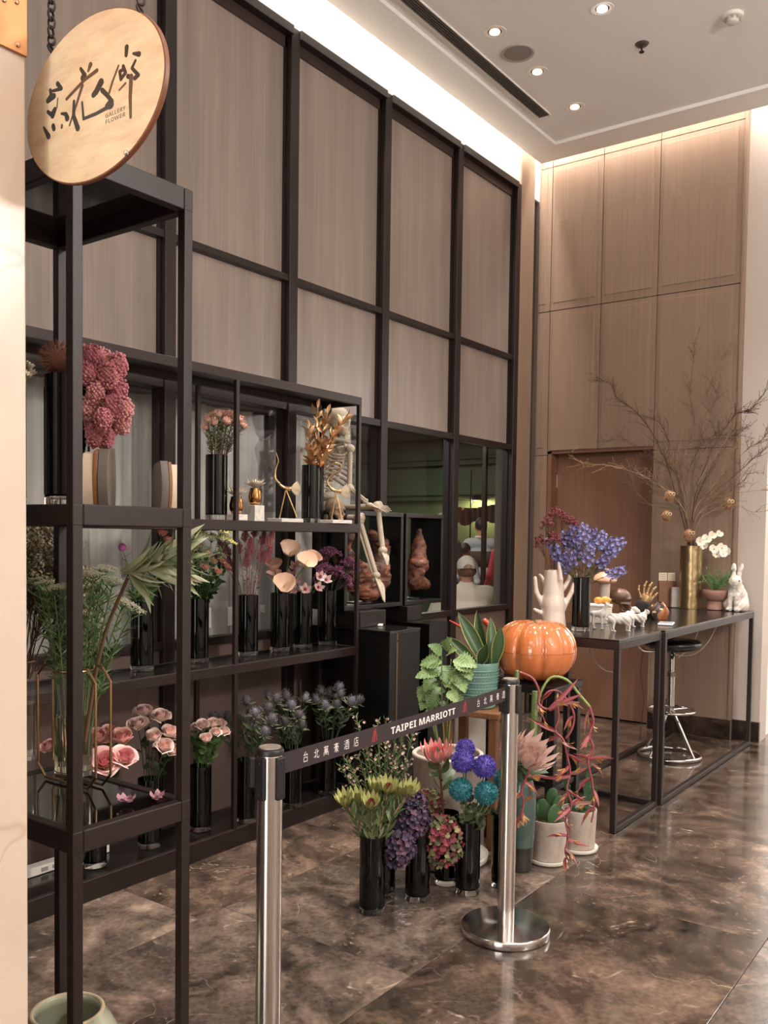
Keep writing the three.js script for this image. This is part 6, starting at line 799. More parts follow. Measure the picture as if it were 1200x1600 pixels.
// ================= things on the tables =================
const T = (px, py) => { const p = Y(px, py, TH); return (p.z < -6.5 ? Z(px, py, -6.5).setY(TH) : p).add(V(0, .0006, 0)); };
{ srand(211);
  const wc = mat(0xd8c8b8, .35, { clearcoat: .3 });
  { // branching white ceramic trunk
    const p = T(864, 986), g = thing('coral_trunk_vase', 'white ceramic vase shaped like a branching tree trunk', 'vase', p), d = depthOf(p); const Q = (x, y, k = 0) => D(x, y, d + k).sub(p).toArray();
    const br = [[[850, 950], [838, 925], [836, 903], .016, .010, 0], [[880, 950], [893, 925], [896, 912], .016, .009, 0], [[876, 930], [876, 905], [873, 880], .016, .009, -.05], [[880, 920], [890, 905], [889, 900], .014, .008, .03], [[850, 960], [840, 955], [835, 952], .014, .008, -.02], [[852, 915], [846, 901], [843, 898], .010, .007, .05], [[888, 935], [898, 922], [900, 897], .010, .007, .05]];
    const geo = implicit((x, y, z) => { let dd = caps(x, y, z, [0, .0, 0], Q(864, 945), .070, .058); dd = smin(dd, caps(x, y, z, Q(864, 945), Q(865, 892), .058, .045), .02); for (const [a, b, c, r0, r1, k] of br) { dd = smin(dd, caps(x, y, z, Q(...a, k * .4), Q(...b, k), r0, (r0 + r1) / 2), .012); dd = smin(dd, caps(x, y, z, Q(...b, k), Q(...c, k), (r0 + r1) / 2, r1), .006); } const q = Q(864, 880); dd = smax(dd, -caps(x, y, z, Q(864, 930), q, 0.033, .037), .006); return Math.max(dd, -y, y - Q(864, 890)[1] - (Math.hypot(x - Q(864, 890)[0], z - Q(864, 890)[2]) > .052 ? .2 : 0)); }, [0, .19, 0], .23, 60);
    part(g, 'trunk', geo, wc);
    const top = p.clone().add(V(0, .30, 0)), sp = spray(.12, .035, 22, .0042, [0x6d2a34, 0x83343c, 0x572228, 0x8a4a4a], 77, 2);
    bunch(top, [[858, 822, .0], [868, 806, .03], [878, 812, .06], [852, 850, .0], [888, 820, .04], [866, 845, -.03], [880, 845, .05], [872, 865, .03]], (b, t) => { t.y -= .07; flower('burgundy_heather', 'burgundy heather spray in the white trunk vase', 'flower', 'burgundy heather sprays', b, t, [['branchlets', sp[0], M.twig], ['florets', sp[1], vcol(.8)]], { m: M.twig, r: .0016 }); });
  }
  { const v = vase(T(907, 986), 'dark glass cylinder vase of blue larkspur on the table', { r: .047, h: .285 });
    const dg = (() => { srand(5); const l = []; for (let i = 0; i < 20; i++) { const t = i / 20, a = i * 2.4, d = V(Math.cos(a), .3, Math.sin(a)).normalize(), r = .020 * (1 - t * .4); l.push(place(starBloom(5, .021, .017, { open: 1 }), V(Math.cos(a) * r, .10 * t, Math.sin(a) * r), d, rnd() * 6, 1 - t * .3)); } return mg(l); })();
    bunch(v, [[872, 846, 0], [880, 862, -.04], [890, 840, .03], [900, 832, .0], [912, 830, -.03], [922, 836, .03], [934, 840, 0], [945, 845, .03], [955, 846, .0], [896, 868, -.05], [918, 862, -.05], [936, 868, -.03], [950, 882, -.02], [905, 855, .06], [888, 876, .03]], (b, t, i) => { t.y -= .06; flower('larkspur', 'pale blue larkspur spike in the dark glass vase on the table', 'flower', 'blue larkspur spikes', b, t, [['florets', dg, soft(i % 2 ? 0x726f9e : 0x8a88b4)]], { r: .0018, m: M.stemDark, leaves: leafRun(6, .05, .006, M.stemDark) }); }); }
  { const p = T(925, 972), g = thing('white_box', 'plain white box behind the white animal figurines', 'box', p); g.rotation.y = .12; part(g, 'carton', rbox(.2, .105, .13, .003, 0, .053, 0), mat(0xd9cdbf, .5)); part(g, 'lid_edge', rbox(.206, .012, .136, .003, 0, .101, 0), mat(0xe4dacd, .5));
    const y = p.y + .108; for (const [dx, r, c, l] of [[.075, .026, 0xd0983e, 'small yellow gourd on the white box nearest the table edge'], [.035, .024, 0xc88a35, 'small orange yellow gourd on the white box']]) { const q = V(p.x, y, p.z).addScaledVector(camRight, dx); const o = thing('gourd', l, 'gourd', q); part(o, 'fruit', mg([ball(r, 0, r * .85, 0, 1.1, .85, 1, 16, 12), ball(r * .6, r * .8, r * .9, 0, 1.1, .8, .9, 12, 8)]), mat(c, .4)); part(o, 'stalk', tube([[r * 1.3, r, 0], [r * 1.7, r * 1.15, 0]], .003, .002, 1, 6), mat(0x6d6a3a, .7)); } }
  { const p = T(944, 958), g = thing('mushroom_ornament', 'ceramic mushroom with a peach cap on the table', 'ornament', p); part(g, 'stalk', lathe([[0, .0005], [.055, .0005], [.045, .03], [.034, .09], [.034, .17], [.04, .215]], 28), wc); part(g, 'cap', lathe([[0, .205], [.05, .20], [.075, .205], [.078, .222], [.062, .252], [.03, .272], [0, .278]], 32), mat(0xd0a080, .35));
    const f = thing('white_ruffle_flower', 'white ruffled bloom resting on the mushroom cap', 'flower', p.clone().add(V(0, .279, 0))); part(f, 'petals', mg([1, 2, 3].flatMap((k) => [starBloom(8, .04 - k * .006, .024, { open: 1.2 - k * .3, bend: -.5 }).rotateY(k)])), soft(0xddd3c2)); }
  { const p = T(953, 958).addScaledVector(camRight, .075), g = thing('skull_ornament', 'bronze brown skull ornament beside the mushroom', 'skull', p); skullOn(g, [0, 0, 0], yawQ(camRight.clone().multiplyScalar(.95).addScaledVector(FW, -.3)), .78, mat(0x6f5340, .4), mat(0x8a6f58, .5)); }
  // white animals
  const animal = (label, p, dir, spec) => { const g = thing('animal_figurine', label, 'figurine', p); g.quaternion.copy(yawQ(dir)); const m = mat(0xcfc6bd, .55);
    const { L, H, leg, body, neck, headL, wool, ear } = spec; const fz = L / 2, geo = implicit((x, y, z) => { const ax = Math.abs(x); let d = caps(x, y, z, [0, leg + body, -fz], [0, leg + body * 1.05, fz], body * .92, body); d = smin(d, ell(x, y, z, 0, leg + body, fz * .7, body * .95, body * 1.15, body), .01); const nt = [0, H, fz + neck]; d = smin(d, caps(x, y, z, [0, leg + body * 1.3, fz], nt, body * .75, body * .42), .012); d = smin(d, caps(x, y, z, nt, [0, H - headL * .35, fz + neck + headL], body * .5, body * .25), .008); d = smin(d, caps(ax, y, z, [body * .3, H + body * .2, fz + neck], [body * .75, H + ear, fz + neck - .004], .004, .0025), .005);
      for (const s of [-1, 1]) { const zz = s * fz * .85; d = smin(d, caps(ax, y, z, [body * .45, leg + body * .8, zz], [body * .5, leg * .5, zz + (s < 0 ? -.006 : .003)], body * .4, .0055), .008); d = smin(d, caps(ax, y, z, [body * .5, leg * .5, zz + (s < 0 ? -.006 : .003)], [body * .5, .004, zz], .0055, .0045), .004); d = smin(d, caps(ax, y, z, [body * .5, .004, zz], [body * .5, .004, zz + .008], .005, .004), .003); } d = smin(d, caps(x, y, z, [0, leg + body * 1.3, -fz - body * .7], [0, leg + body * .6, -fz - body * 1.3], .006, .004), .006); if (wool && y > leg * .8) d += (fbm(x * 60 + 9, (y + z) * 60 + 9, 77, 2, 64) - .5) * .014; return Math.max(d, -y); }, [0, H * .52, fz * .3], Math.max(H * .62, L), 58); part(g, 'body', geo, m); };
  animal('white fawn figurine with a long neck beside the dark glass vase', T(934, 983), camRight.clone().add(FW.clone().multiplyScalar(-.6)), { L: .05, H: .135, leg: .065, body: .018, neck: .02, headL: .03, ear: .022 });
  animal('larger white woolly animal figurine at the table edge', T(969, 987), camRight.clone().addScaledVector(FW, .3), { L: .105, H: .115, leg: .042, body: .028, neck: .03, headL: .03, ear: .014, wool: true });
  animal('smaller white woolly animal figurine beside the larger one', T(996, 980), camRight.clone().addScaledVector(FW, .1), { L: .06, H: .085, leg: .032, body: .021, neck: .018, headL: .022, ear: .012, wool: true });
  { // skeleton hand ornament and treats bag
    const p = T(1004, 965), g = thing('skeleton_hand', 'bronze skeleton hand ornament standing up with a black cuff', 'ornament', p), d = depthOf(p); const Q = (x, y, k = 0) => D(x, y, d + k).sub(p); const hm = mat(0xa5835c, .4, { metalness: .5 });
    part(g, 'cuff', mg([tube([V(0, 0, 0), Q(1003, 950), Q(1006, 940)], .055, .04, 6, 12)]), mat(0x1c1512, .9)); part(g, 'palm', tube([Q(1006, 945), Q(1011, 930)], .03, .034, 1, 10), hm);
    for (const [x0, y0, x1, y1, x2, y2] of [[1001, 933, 998, 922, 999, 914], [1006, 929, 1007, 916, 1011, 908], [1011, 928, 1015, 916, 1020, 910], [1016, 930, 1021, 921, 1026, 917], [1016, 938, 1024, 930, 1028, 926]]) part(g, 'finger', mg([tube([Q(x0, y0), Q(x1, y1), Q(x2, y2)], .0095, .006, 8, 7), ball(.011, ...Q(x0, y0).toArray()), ball(.0095, ...Q(x1, y1).toArray())]), hm);
    const q = T(1028, 968), b = thing('treat_bag', 'crumpled orange treat bag with black stripes on the table', 'bag', q); b.quaternion.copy(yawQ(FW.clone().negate())); const bag = surf(14, 12, (u, v) => { const a = u * 6.283, pinch = 1 - .55 * Math.pow(v, 3); const r = 1 + .12 * Math.sin(a * 5 + v * 4) + .08 * Math.sin(a * 3); return [Math.cos(a) * .055 * r * pinch * (.8 + .4 * Math.sin(v * 2.6)), v * .105 * (1 + .05 * Math.sin(a * 4)) + .001, Math.sin(a) * .04 * r * pinch]; }); bag.setAttribute('uv', bag.attributes.uv);
    part(b, 'sack', bag, new THREE.MeshPhysicalMaterial({ map: canvasTex(256, 256, (c) => { c.fillStyle = '#8f5326'; c.fillRect(0, 0, 256, 256); c.strokeStyle = '#221814'; c.lineWidth = 20; for (let i = 0; i < 9; i++) { c.beginPath(); c.moveTo(60 + i * 24, 0); c.bezierCurveTo(20 + i * 30, 80, 110 + i * 24, 120, 80 + i * 20, 256); c.stroke(); } c.fillStyle = '#d8b77a'; for (let i = 0; i < 8; i++) c.fillRect(20 + i * 30, 30 + (i % 3) * 50, 14, 26); }), roughness: .4, side: THREE.DoubleSide }));
    const w = T(1041, 976), tr = thing('white_tablet', 'flat white tablet lying at the table edge', 'tablet', w); tr.rotation.y = .25; part(tr, 'case', rbox(.085, .010, .15, .004, 0, .006, 0), mat(0xdcd6d0, .3)); part(tr, 'screen', rbox(.074, .001, .13, .0004, 0, .0114, 0), mat(0xb8c4cc, .1)); }
  { // card stand
    const p = T(1042, 938), g = thing('card_stand', 'timber card stand with two white cards on top', 'stand', p); g.quaternion.copy(yawQ(FW.clone().negate())); part(g, 'board', metreUV(rbox(.13, .19, .03, .003, 0, .0955, 0)), new THREE.MeshPhysicalMaterial({ map: withRepeat(grainTex, 2, 2), color: 0xe0b890, roughness: .5 })); part(g, 'card', rbox(.06, .058, .006, .001, -.034, .222, 0), mat(0xd3c4a8, .6)); part(g, 'card', rbox(.052, .058, .006, .001, .028, .222, 0), mat(0xd3c4a8, .6)); part(g, 'card_lines', mg([-.034, .028].flatMap((x) => [.205, .222, .236].map((y) => box(.04, .003, .001, x, y, .0036)))), mat(0x8d7d64, .7));
    const b = thing('grey_block', 'small pale grey block leaning by the timber card stand', 'block', p.clone().addScaledVector(camRight, .045).addScaledVector(FW, -.05)); b.quaternion.copy(yawQ(FW.clone().negate())); part(b, 'block', rbox(.06, .145, .03, .003, 0, .073, 0), mat(0xa89f98, .6)); }
  // gold vase and branches
  { const p = T(1078, 946), g = thing('gold_vase', 'tall hammered gold cylinder vase of bare branches', 'vase', p); const h = .45, R = .078;
    const ham = surf(56, 60, (u, v) => { const a = u * 6.283, k = 1 + .012 * (vn(u * 28, v * 26, 33, 28) - .5) * 2; return [Math.cos(a) * R * k, .001 + v * h, Math.sin(a) * R * k]; }); part(g, 'wall', ham, mat(0xad9670, .3, { metalness: .95 })); part(g, 'lining', mg([lathe([[R - .006, h], [R - .006, .02], [0, .02]], 30), lathe([[R - .006, h], [R, h]], 30), cyl(R, R, .002, 0, .0015, 0, 30)]), mat(0x8a6a45, .4, { metalness: .8 }));
    const top = p.clone().add(V(0, h, 0)), d = depthOf(top), tw = [mat(0x4f3b2d, .85), mat(0x8a7054, .8), mat(0x66503e, .85)];
    let bi = 0; const branch = (label, pts, r, tgt) => { const P = pts.map(([x, y, k = 0]) => { const q = D(x, y, d + k - .05); return q.z < -6.6 ? Z(x, y, -6.6) : q; }); const zmin = (v) => { v.z = Math.max(v.z, -6.66 - root.z); return v; }; const root = top.clone().add(V(rr(-.03, .03), -.05, rr(-.03, .03))); const b = thing('bare_branch', label, 'branch', root, 'bare branches in the gold vase'); const q = [V(0, 0, 0), ...P.map((x) => x.clone().sub(root))]; const m = tw[bi++ % 3]; part(b, 'main_twig', tube(q, r, r * .35, q.length * 5, 6), m); const c = new THREE.CatmullRomCurve3(q); const list = []; const nn = Math.round(c.getLength() / .042); for (let i = 0; i < nn; i++) { const t = rr(.25, 1), a = c.getPoint(t), T0 = c.getTangent(t), dir = T0.clone().add(V(rr(-1, 1), rr(-.5, .9), rr(-1, 1)).multiplyScalar(.9)).normalize(), l = rr(.04, .16); const mid2 = a.clone().addScaledVector(dir, l * .5).add(V(rr(-.012, .012), rr(-.01, .02), rr(-.012, .012))), e = zmin(a.clone().addScaledVector(dir, l)); zmin(mid2); list.push(tube([a, mid2, e], Math.max(r * .4, .0016), .001, 5, 4)); list.push(bit.clone().scale(.003, .005, .003).translate(e.x, e.y, e.z)); if (l > .09) { const s = zmin(mid2.clone().add(V(rr(-.05, .05), rr(-.01, .06), rr(-.05, .05)))); list.push(tube([mid2, s], .0018, .0008, 1, 4), bit.clone().scale(.0028, .0045, .0028).translate(s.x, s.y, s.z)); } } part(b, 'side_twigs', mg(list), m); return b; };
    const G = 'slender bare branch rising from the gold vase';
    branch('long bare branch arching far toward the dark glazing', [[1058, 780], [1040, 720], [1015, 670], [990, 640], [962, 620], [955, 600], [975, 605], [940, 594, -.1]].slice(0, 6).concat([[932, 594, -.05]]), .0065); branch('pale bare branch reaching low across the door', [[1070, 800], [1035, 762], [1000, 742], [950, 727], [915, 725], [888, 710, -.1]], .005); branch(G, [[1075, 790], [1064, 720], [1078, 690], [1085, 655], [1078, 620], [1084, 560], [1086, 530]], .005); branch(G, [[1085, 780], [1110, 710], [1132, 670], [1153, 645], [1172, 640], [1194, 615, -.05]], .006); branch(G, [[1085, 770], [1150, 650], [1130, 610], [1121, 570], [1136, 548]], .004); branch(G, [[1090, 800], [1140, 750], [1165, 728], [1190, 705, -.05], [1215, 690, -.1]], .005); branch(G, [[1068, 790], [1055, 740], [1020, 715], [985, 690], [950, 686]], .0035); branch(G, [[1090, 805], [1130, 775], [1170, 768], [1200, 765]], .0035); branch(G, [[1066, 800], [1020, 790], [992, 765], [986, 740]], .0035); branch(G, [[1068, 770], [1100, 690], [1122, 680], [1148, 680]], .0035); branch(G, [[1085, 800], [1125, 745], [1140, 715], [1148, 700]], .003); branch(G, [[1078, 780], [1102, 650], [1120, 620], [1112, 600]], .003); branch(G, [[1072, 790], [1050, 770], [1030, 760], [1026, 750]], .003); branch(G, [[1095, 810], [1150, 790], [1175, 800], [1200, 798]], .003); branch(G, [[1090, 800], [1170, 700], [1188, 690], [1200, 672]], .003);
    for (const P of [[[1062, 770], [1048, 700], [1030, 660], [1000, 650]], [[1070, 780], [1058, 715], [1066, 665], [1052, 640]], [[1082, 770], [1090, 700], [1110, 650], [1104, 612]], [[1088, 780], [1118, 720], [1142, 690], [1165, 668]], [[1092, 795], [1135, 760], [1160, 742], [1186, 738]], [[1064, 795], [1030, 770], [1008, 752], [978, 716]], [[1085, 790], [1104, 742], [1108, 700], [1126, 660]], [[1074, 790], [1066, 745], [1042, 712], [1024, 700]], [[1090, 800], [1120, 780], [1152, 758], [1172, 744]], [[1070, 800], [1052, 780], [1046, 740], [1034, 690]]]) branch(G, P, .0028);
    // owls
    const owl = (x, y, k, s, label) => { const q = D(x, y, d + k), o = thing('owl_ornament', label, 'ornament', q); o.quaternion.copy(yawQ(FW.clone().negate().addScaledVector(camRight, .3))); o.scale.setScalar(s); srand(x); const fl = [ball(.034, 0, 0, 0, .92, 1.1, .85, 16, 12)]; for (let i = 0; i < 120; i++) { const dd = sphereDir(i, 120); fl.push(place(leaf(.013, .006, { seg: 2, nu: 1 }), V(dd.x * .031, dd.y * .037, dd.z * .028), dd.clone().add(V(0, -1.2, 0)), rnd() * 6)); } part(o, 'feathers', mg(fl), mat(0x8f6a4c, .85)); part(o, 'face_disc', mg([-1, 1].map((e) => cyl(.012, .0125, .004, 0, 0, 0, 16).rotateX(Math.PI / 2).translate(e * .0125, .014, .029))), mat(0xbfa07c, .8)); part(o, 'eye', mg([-1, 1].map((e) => ball(.0055, e * .0125, .014, .031, 1, 1, .6))), mat(0x1a1210, .2)); part(o, 'beak', new THREE.ConeGeometry(.004, .012, 8).rotateX(Math.PI).translate(0, .004, .034), mat(0xc09a55, .5)); part(o, 'ear_tuft', mg([-1, 1].map((e) => leaf(.018, .008, { seg: 2 }).rotateZ(-e * .4).translate(e * .018, .03, .005))), mat(0x7a5438, .85)); part(o, 'hanging_thread', tube([[0, .034, 0], [0, .06, 0]], .001, .001, 1, 4), mat(0x6d5a48, .8)); };
    owl(1046, 775, -.12, 1.05, 'small feathered owl ornament hanging highest among the branches'); owl(1041, 806, -.14, 1.0, 'small feathered owl ornament hanging just below the highest one'); owl(1076, 836, -.13, 1.1, 'small feathered owl ornament hanging against the gold vase rim'); owl(1137, 787, -.06, 1.15, 'small feathered owl ornament hanging over the white orchid side'); }
  // pink bowl planter with fern and orchid
  { const p = T(1117, 950), g = thing('pink_bowl_planter', 'dusty pink footed bowl planter with fern', 'planter', p); part(g, 'bowl', lathe([[0, .07], [.035, .062], [.07, .078], [.086, .115], [.086, .14], [.081, .142], [.078, .12], [.05, .09], [0, .085]], 40), mat(0xa37a6d, .5)); part(g, 'foot', lathe([[0, .0005], [.052, .0005], [.054, .006], [.05, .062], [0, .066]], 36), mat(0xa37a6d, .5)); part(g, 'moss', ball(.074, 0, .125, 0, 1, .25, 1, 16, 8), mat(0x4c5a34, .95));
    const f = thing('fern', 'bushy green asparagus fern in the pink bowl planter', 'fern', p.clone().add(V(0, .135, 0))); srand(301); const fm = [mat(0x58794a, .6), mat(0x6c8c54, .6)]; const nd = leaf(.018, .003, { seg: 2, nu: 1 }); for (let i = 0; i < 60; i++) { const a = i * 2.4, el = rr(.2, 1.2), L = rr(.11, .22), dir = V(Math.cos(a) * Math.cos(el), Math.sin(el), Math.sin(a) * Math.cos(el)).addScaledVector(camRight, .25).normalize(); const l = [], P = [V(0, 0, 0), dir.clone().multiplyScalar(L * .55).add(V(0, .02, 0)), dir.clone().multiplyScalar(L).add(V(0, -.02, 0))], c = new THREE.CatmullRomCurve3(P); l.push(tube(P, .0012, .0006, 5, 3)); for (let k = 0; k < 34; k++) { const t = .15 + .85 * k / 34; l.push(place(nd, c.getPoint(t), V(rr(-1, 1), rr(-.2, .8), rr(-1, 1)).addScaledVector(dir, .8), rnd() * 6, rr(.7, 1.2))); } part(f, 'frond', mg(l), fm[i % 2]); }
    const op = p.clone().add(V(-.02, .135, 0)), d = depthOf(op), or = thing('white_orchid', 'white moth orchid with arching stem beside the gold vase', 'orchid', op); const Q = (x, y, k = 0) => D(x, y, d + k).sub(op); part(or, 'stem', tube([V(0, 0, 0), Q(1094, 890), Q(1100, 856), Q(1118, 848), Q(1136, 860)], .0028, .002, 20, 6), mat(0x6d7d4c, .6)); const mo = mg([leaf(.034, .04, { seg: 4, nu: 3, base: .3, tip: .5, bend: .3 }).rotateX(1.2).rotateY(1.57), leaf(.034, .04, { seg: 4, nu: 3, base: .3, tip: .5, bend: .3 }).rotateX(1.2).rotateY(-1.57), leaf(.034, .024, { seg: 4, bend: .3 }).rotateX(1.2), leaf(.03, .02, { seg: 4 }).rotateX(1.2).rotateY(2.5), leaf(.03, .02, { seg: 4 }).rotateX(1.2).rotateY(-2.5)]); const lip = mg([leaf(.014, .012, { bend: -1.4, cup: .4 }).rotateX(.4), ball(.005, 0, .004, 0)]);
    for (const [x, y, s] of [[1094, 846, 1], [1104, 842, 1], [1113, 836, .85], [1124, 834, .75], [1116, 858, 1], [1128, 856, 1.05], [1135, 862, 1], [1100, 852, .9], [1130, 866, .8], [1120, 866, .9]]) { const q = Q(x, y, rr(-.05, .01)); const m = part(or, 'bloom', mo, soft(0xe6ddcc), q); const fd = facing(op.clone().add(q), .15).add(V(rr(-.4, .4), rr(-.2, .2), rr(-.4, .4))).normalize(); m.quaternion.copy(qFrom(fd)); m.scale.setScalar(s * 1.25); const l2 = part(m, 'lip', lip, soft(0xd9b98a)); } }
  // white rabbit
  { const p = T(1150, 951), g = thing('rabbit_figurine', 'white textured rabbit figurine at the end of the long table', 'figurine', p); g.quaternion.copy(yawQ(FW.clone().negate().addScaledVector(camRight, -.9))); const geo = implicit((x, y, z) => { const ax = Math.abs(x); let d = ell(x, y, z, 0, .085, -.03, .062, .085, .075); d = smin(d, ell(x, y, z, 0, .15, .01, .05, .06, .05), .03); d = smin(d, ell(x, y, z, 0, .205, .03, .042, .042, .05), .018); d = smin(d, ell(ax, y, z, .05, .04, -.01, .03, .045, .06), .02); d = smin(d, caps(ax, y, z, [.022, .11, .05], [.022, .012, .06], .018, .014), .015); d = smin(d, ell(ax, y, z, .03, .014, .05, .017, .014, .035), .01); d = smin(d, ell(x, y, z, 0, .06, -.115, .025, .025, .025), .012); d = smin(d, caps(ax, y, z, [.016, .235, .015], [.028, .325, -.012], .014, .010), .012); d = smin(d, caps(ax, y, z, [.024, .29, -.002], [.028, .315, -.01], .016, .013), .01); return Math.max(d + (fbm(x * 70 + 9, (y + z) * 70 + 9, 55, 2, 64) - .5) * .012, -y); }, [0, .17, -.01], .19, 64); part(g, 'body', geo, mat(0xc9beb2, .6)); part(g, 'eye', mg([-1, 1].map((s) => ball(.005, s * .038, .215, .055))), mat(0x2a201c, .3)); }
}

// ================= beyond the glass =================
{ // sheer curtain behind the left bays, with a printed portrait figure
  const g = thing('sheer_curtain', 'pale grey sheer curtain behind the glass with a faint printed portrait', 'curtain', V(-3.62, 0, -3.0));
  const z0 = -4.55, z1 = 0.6, Wm = z1 - z0, y0 = .02, y1 = 2.16;
  const tex = canvasTex(2048, 512, (c, W, H) => { c.fillStyle = '#b3aea6'; c.fillRect(0, 0, W, H); for (let i = 0; i < 500; i++) { c.fillStyle = `rgba(${i % 2 ? '225,222,216' : '110,108,106'},.10)`; c.fillRect(hash(i, 1, 9) * W, 0, 2 + 14 * hash(i, 2, 9), H); }
    const m = (px, py) => { const p = X(px, py, -3.62); return [(z1 - p.z) / Wm * W, (1 - (p.y - y0) / (y1 - y0)) * H]; }; c.save(); c.globalAlpha = .92; c.fillStyle = '#35302e'; const poly = (P) => { c.beginPath(); P.forEach(([x, y], i) => { const [a, b] = m(x, y); i ? c.lineTo(a, b) : c.moveTo(a, b); }); c.fill(); };
    poly([[392, 640], [400, 637], [414, 637], [424, 642], [429, 652], [430, 664], [427, 672], [418, 672], [400, 672], [390, 660]]); c.globalAlpha = .5; poly([[396, 668], [426, 668], [424, 682], [416, 690], [408, 688], [399, 680]]); c.globalAlpha = .38; c.fillStyle = '#4a4644'; poly([[396, 700], [404, 688], [428, 670], [438, 690], [442, 730], [440, 800], [398, 800], [404, 740]]); c.globalAlpha = .7; c.fillStyle = '#d8d0c6'; poly([[406, 682], [412, 690], [408, 692]]); poly([[414, 688], [422, 678], [418, 688]]); c.globalAlpha = .25; for (let i = 0; i < 40; i++) { c.fillStyle = i % 2 ? '#c9c0b8' : '#2c2828'; const [a, b] = m(410 + 24 * hash(i, 3, 3), 700 + 70 * hash(i, 4, 4)); c.fillRect(a, b, 5, 7); } c.restore(); });
  const cg = surf(420, 2, (u, v) => { const z = z1 - u * Wm; return [-3.62 + 3.62 + .022 * Math.sin(z * 34) + .012 * Math.sin(z * 71 + 1), y0 + v * (y1 - y0), z + 3.0]; });
  part(g, 'cloth', cg, new THREE.MeshPhysicalMaterial({ map: tex, roughness: .9, side: THREE.DoubleSide, transmission: .2, thickness: 0 }));
  const rl = thing('curtain_track', 'dark curtain track box above the sheer curtain', 'curtain rail', V(-3.62, 2.145, -2.0)); part(rl, 'box', rspan(-.06, .06, 0, .12, -2.6, 2.6), mat(0x3a322d, .6)); part(rl, 'lip', rspan(-.065, .065, -.01, .006, -2.6, 2.6), mat(0x5d534b, .5));
  for (const [px, py, w, h, l] of [[325, 966, .045, .11, 'white menu card behind the glass beside the fennel vase'], [360, 963, .04, .105, 'white menu card behind the glass left of the astilbe'], [410, 951, .035, .045, 'small white menu card behind the glass near the anthuriums']]) { const q = X(px, py, -3.56); const c = thing('menu_card', l, 'card', V(q.x, q.y - h / 2, q.z)); part(c, 'card', box(.003, h, w, 0, h / 2, 0), mat(0xe4ddd4, .6)); part(c, 'clip_foot', box(.02, .004, w * .6, 0, .002, 0), mat(0x9c948b, .5)); }
  const lg = thing('window_ledge', 'narrow ledge inside the glass carrying the menu cards', 'ledge', V(-3.56, .87, -2.6)); part(lg, 'board', box(.06, .02, 3.6, 0, 0, 0), mat(0x5a4a40, .5));
}
function figure(name, label, at, dirv, build) { const g = thing(name, label, 'person', at); g.quaternion.copy(yawQ(dirv)); build(g); return g; }
// body from tapered capsules, smooth-joined; local frame: faces +Z
function bodyMesh(list, c, half, res, k = .03) { return implicit((x, y, z) => { let d = 1e3; for (const [a, b, ra, rb, sx = 1] of list) d = smin(d, caps(x, y, z, a, b, ra, rb), k); return d; }, c, half, res); }
const headG = (() => implicit((x, y, z) => { let d = ell(x, y, z, 0, .13, -.012, .074, .095, .095); d = smin(d, ell(x, y, z, 0, .075, .018, .056, .07, .068), .03); d = smin(d, caps(x, y, z, [0, .1, .08], [0, .075, .1], .012, .015), .012); d = smin(d, ell(Math.abs(x), y, z, .075, .1, -.005, .012, .03, .018), .01); d = smin(d, caps(x, y, z, [0, -.06, -.02], [0, .04, -.018], .055, .05), .02); d = smax(d, -ell(Math.abs(x), y, z, .03, .115, .095, .017, .01, .02), .008); d = smax(d, -ell(x, y, z, 0, .042, .088, .025, .004, .012), .004); return d; }, [0, .08, 0], .19, 40))();
const hairG = (low) => implicit((x, y, z) => { let d = ell(x, y, z, 0, .137, -.02, .083, .1, .1); d = smax(d, -(y - low + (z > .02 ? -.06 : 0) - (z) * .6), .01); return d; }, [0, .1, 0], .17, 34);
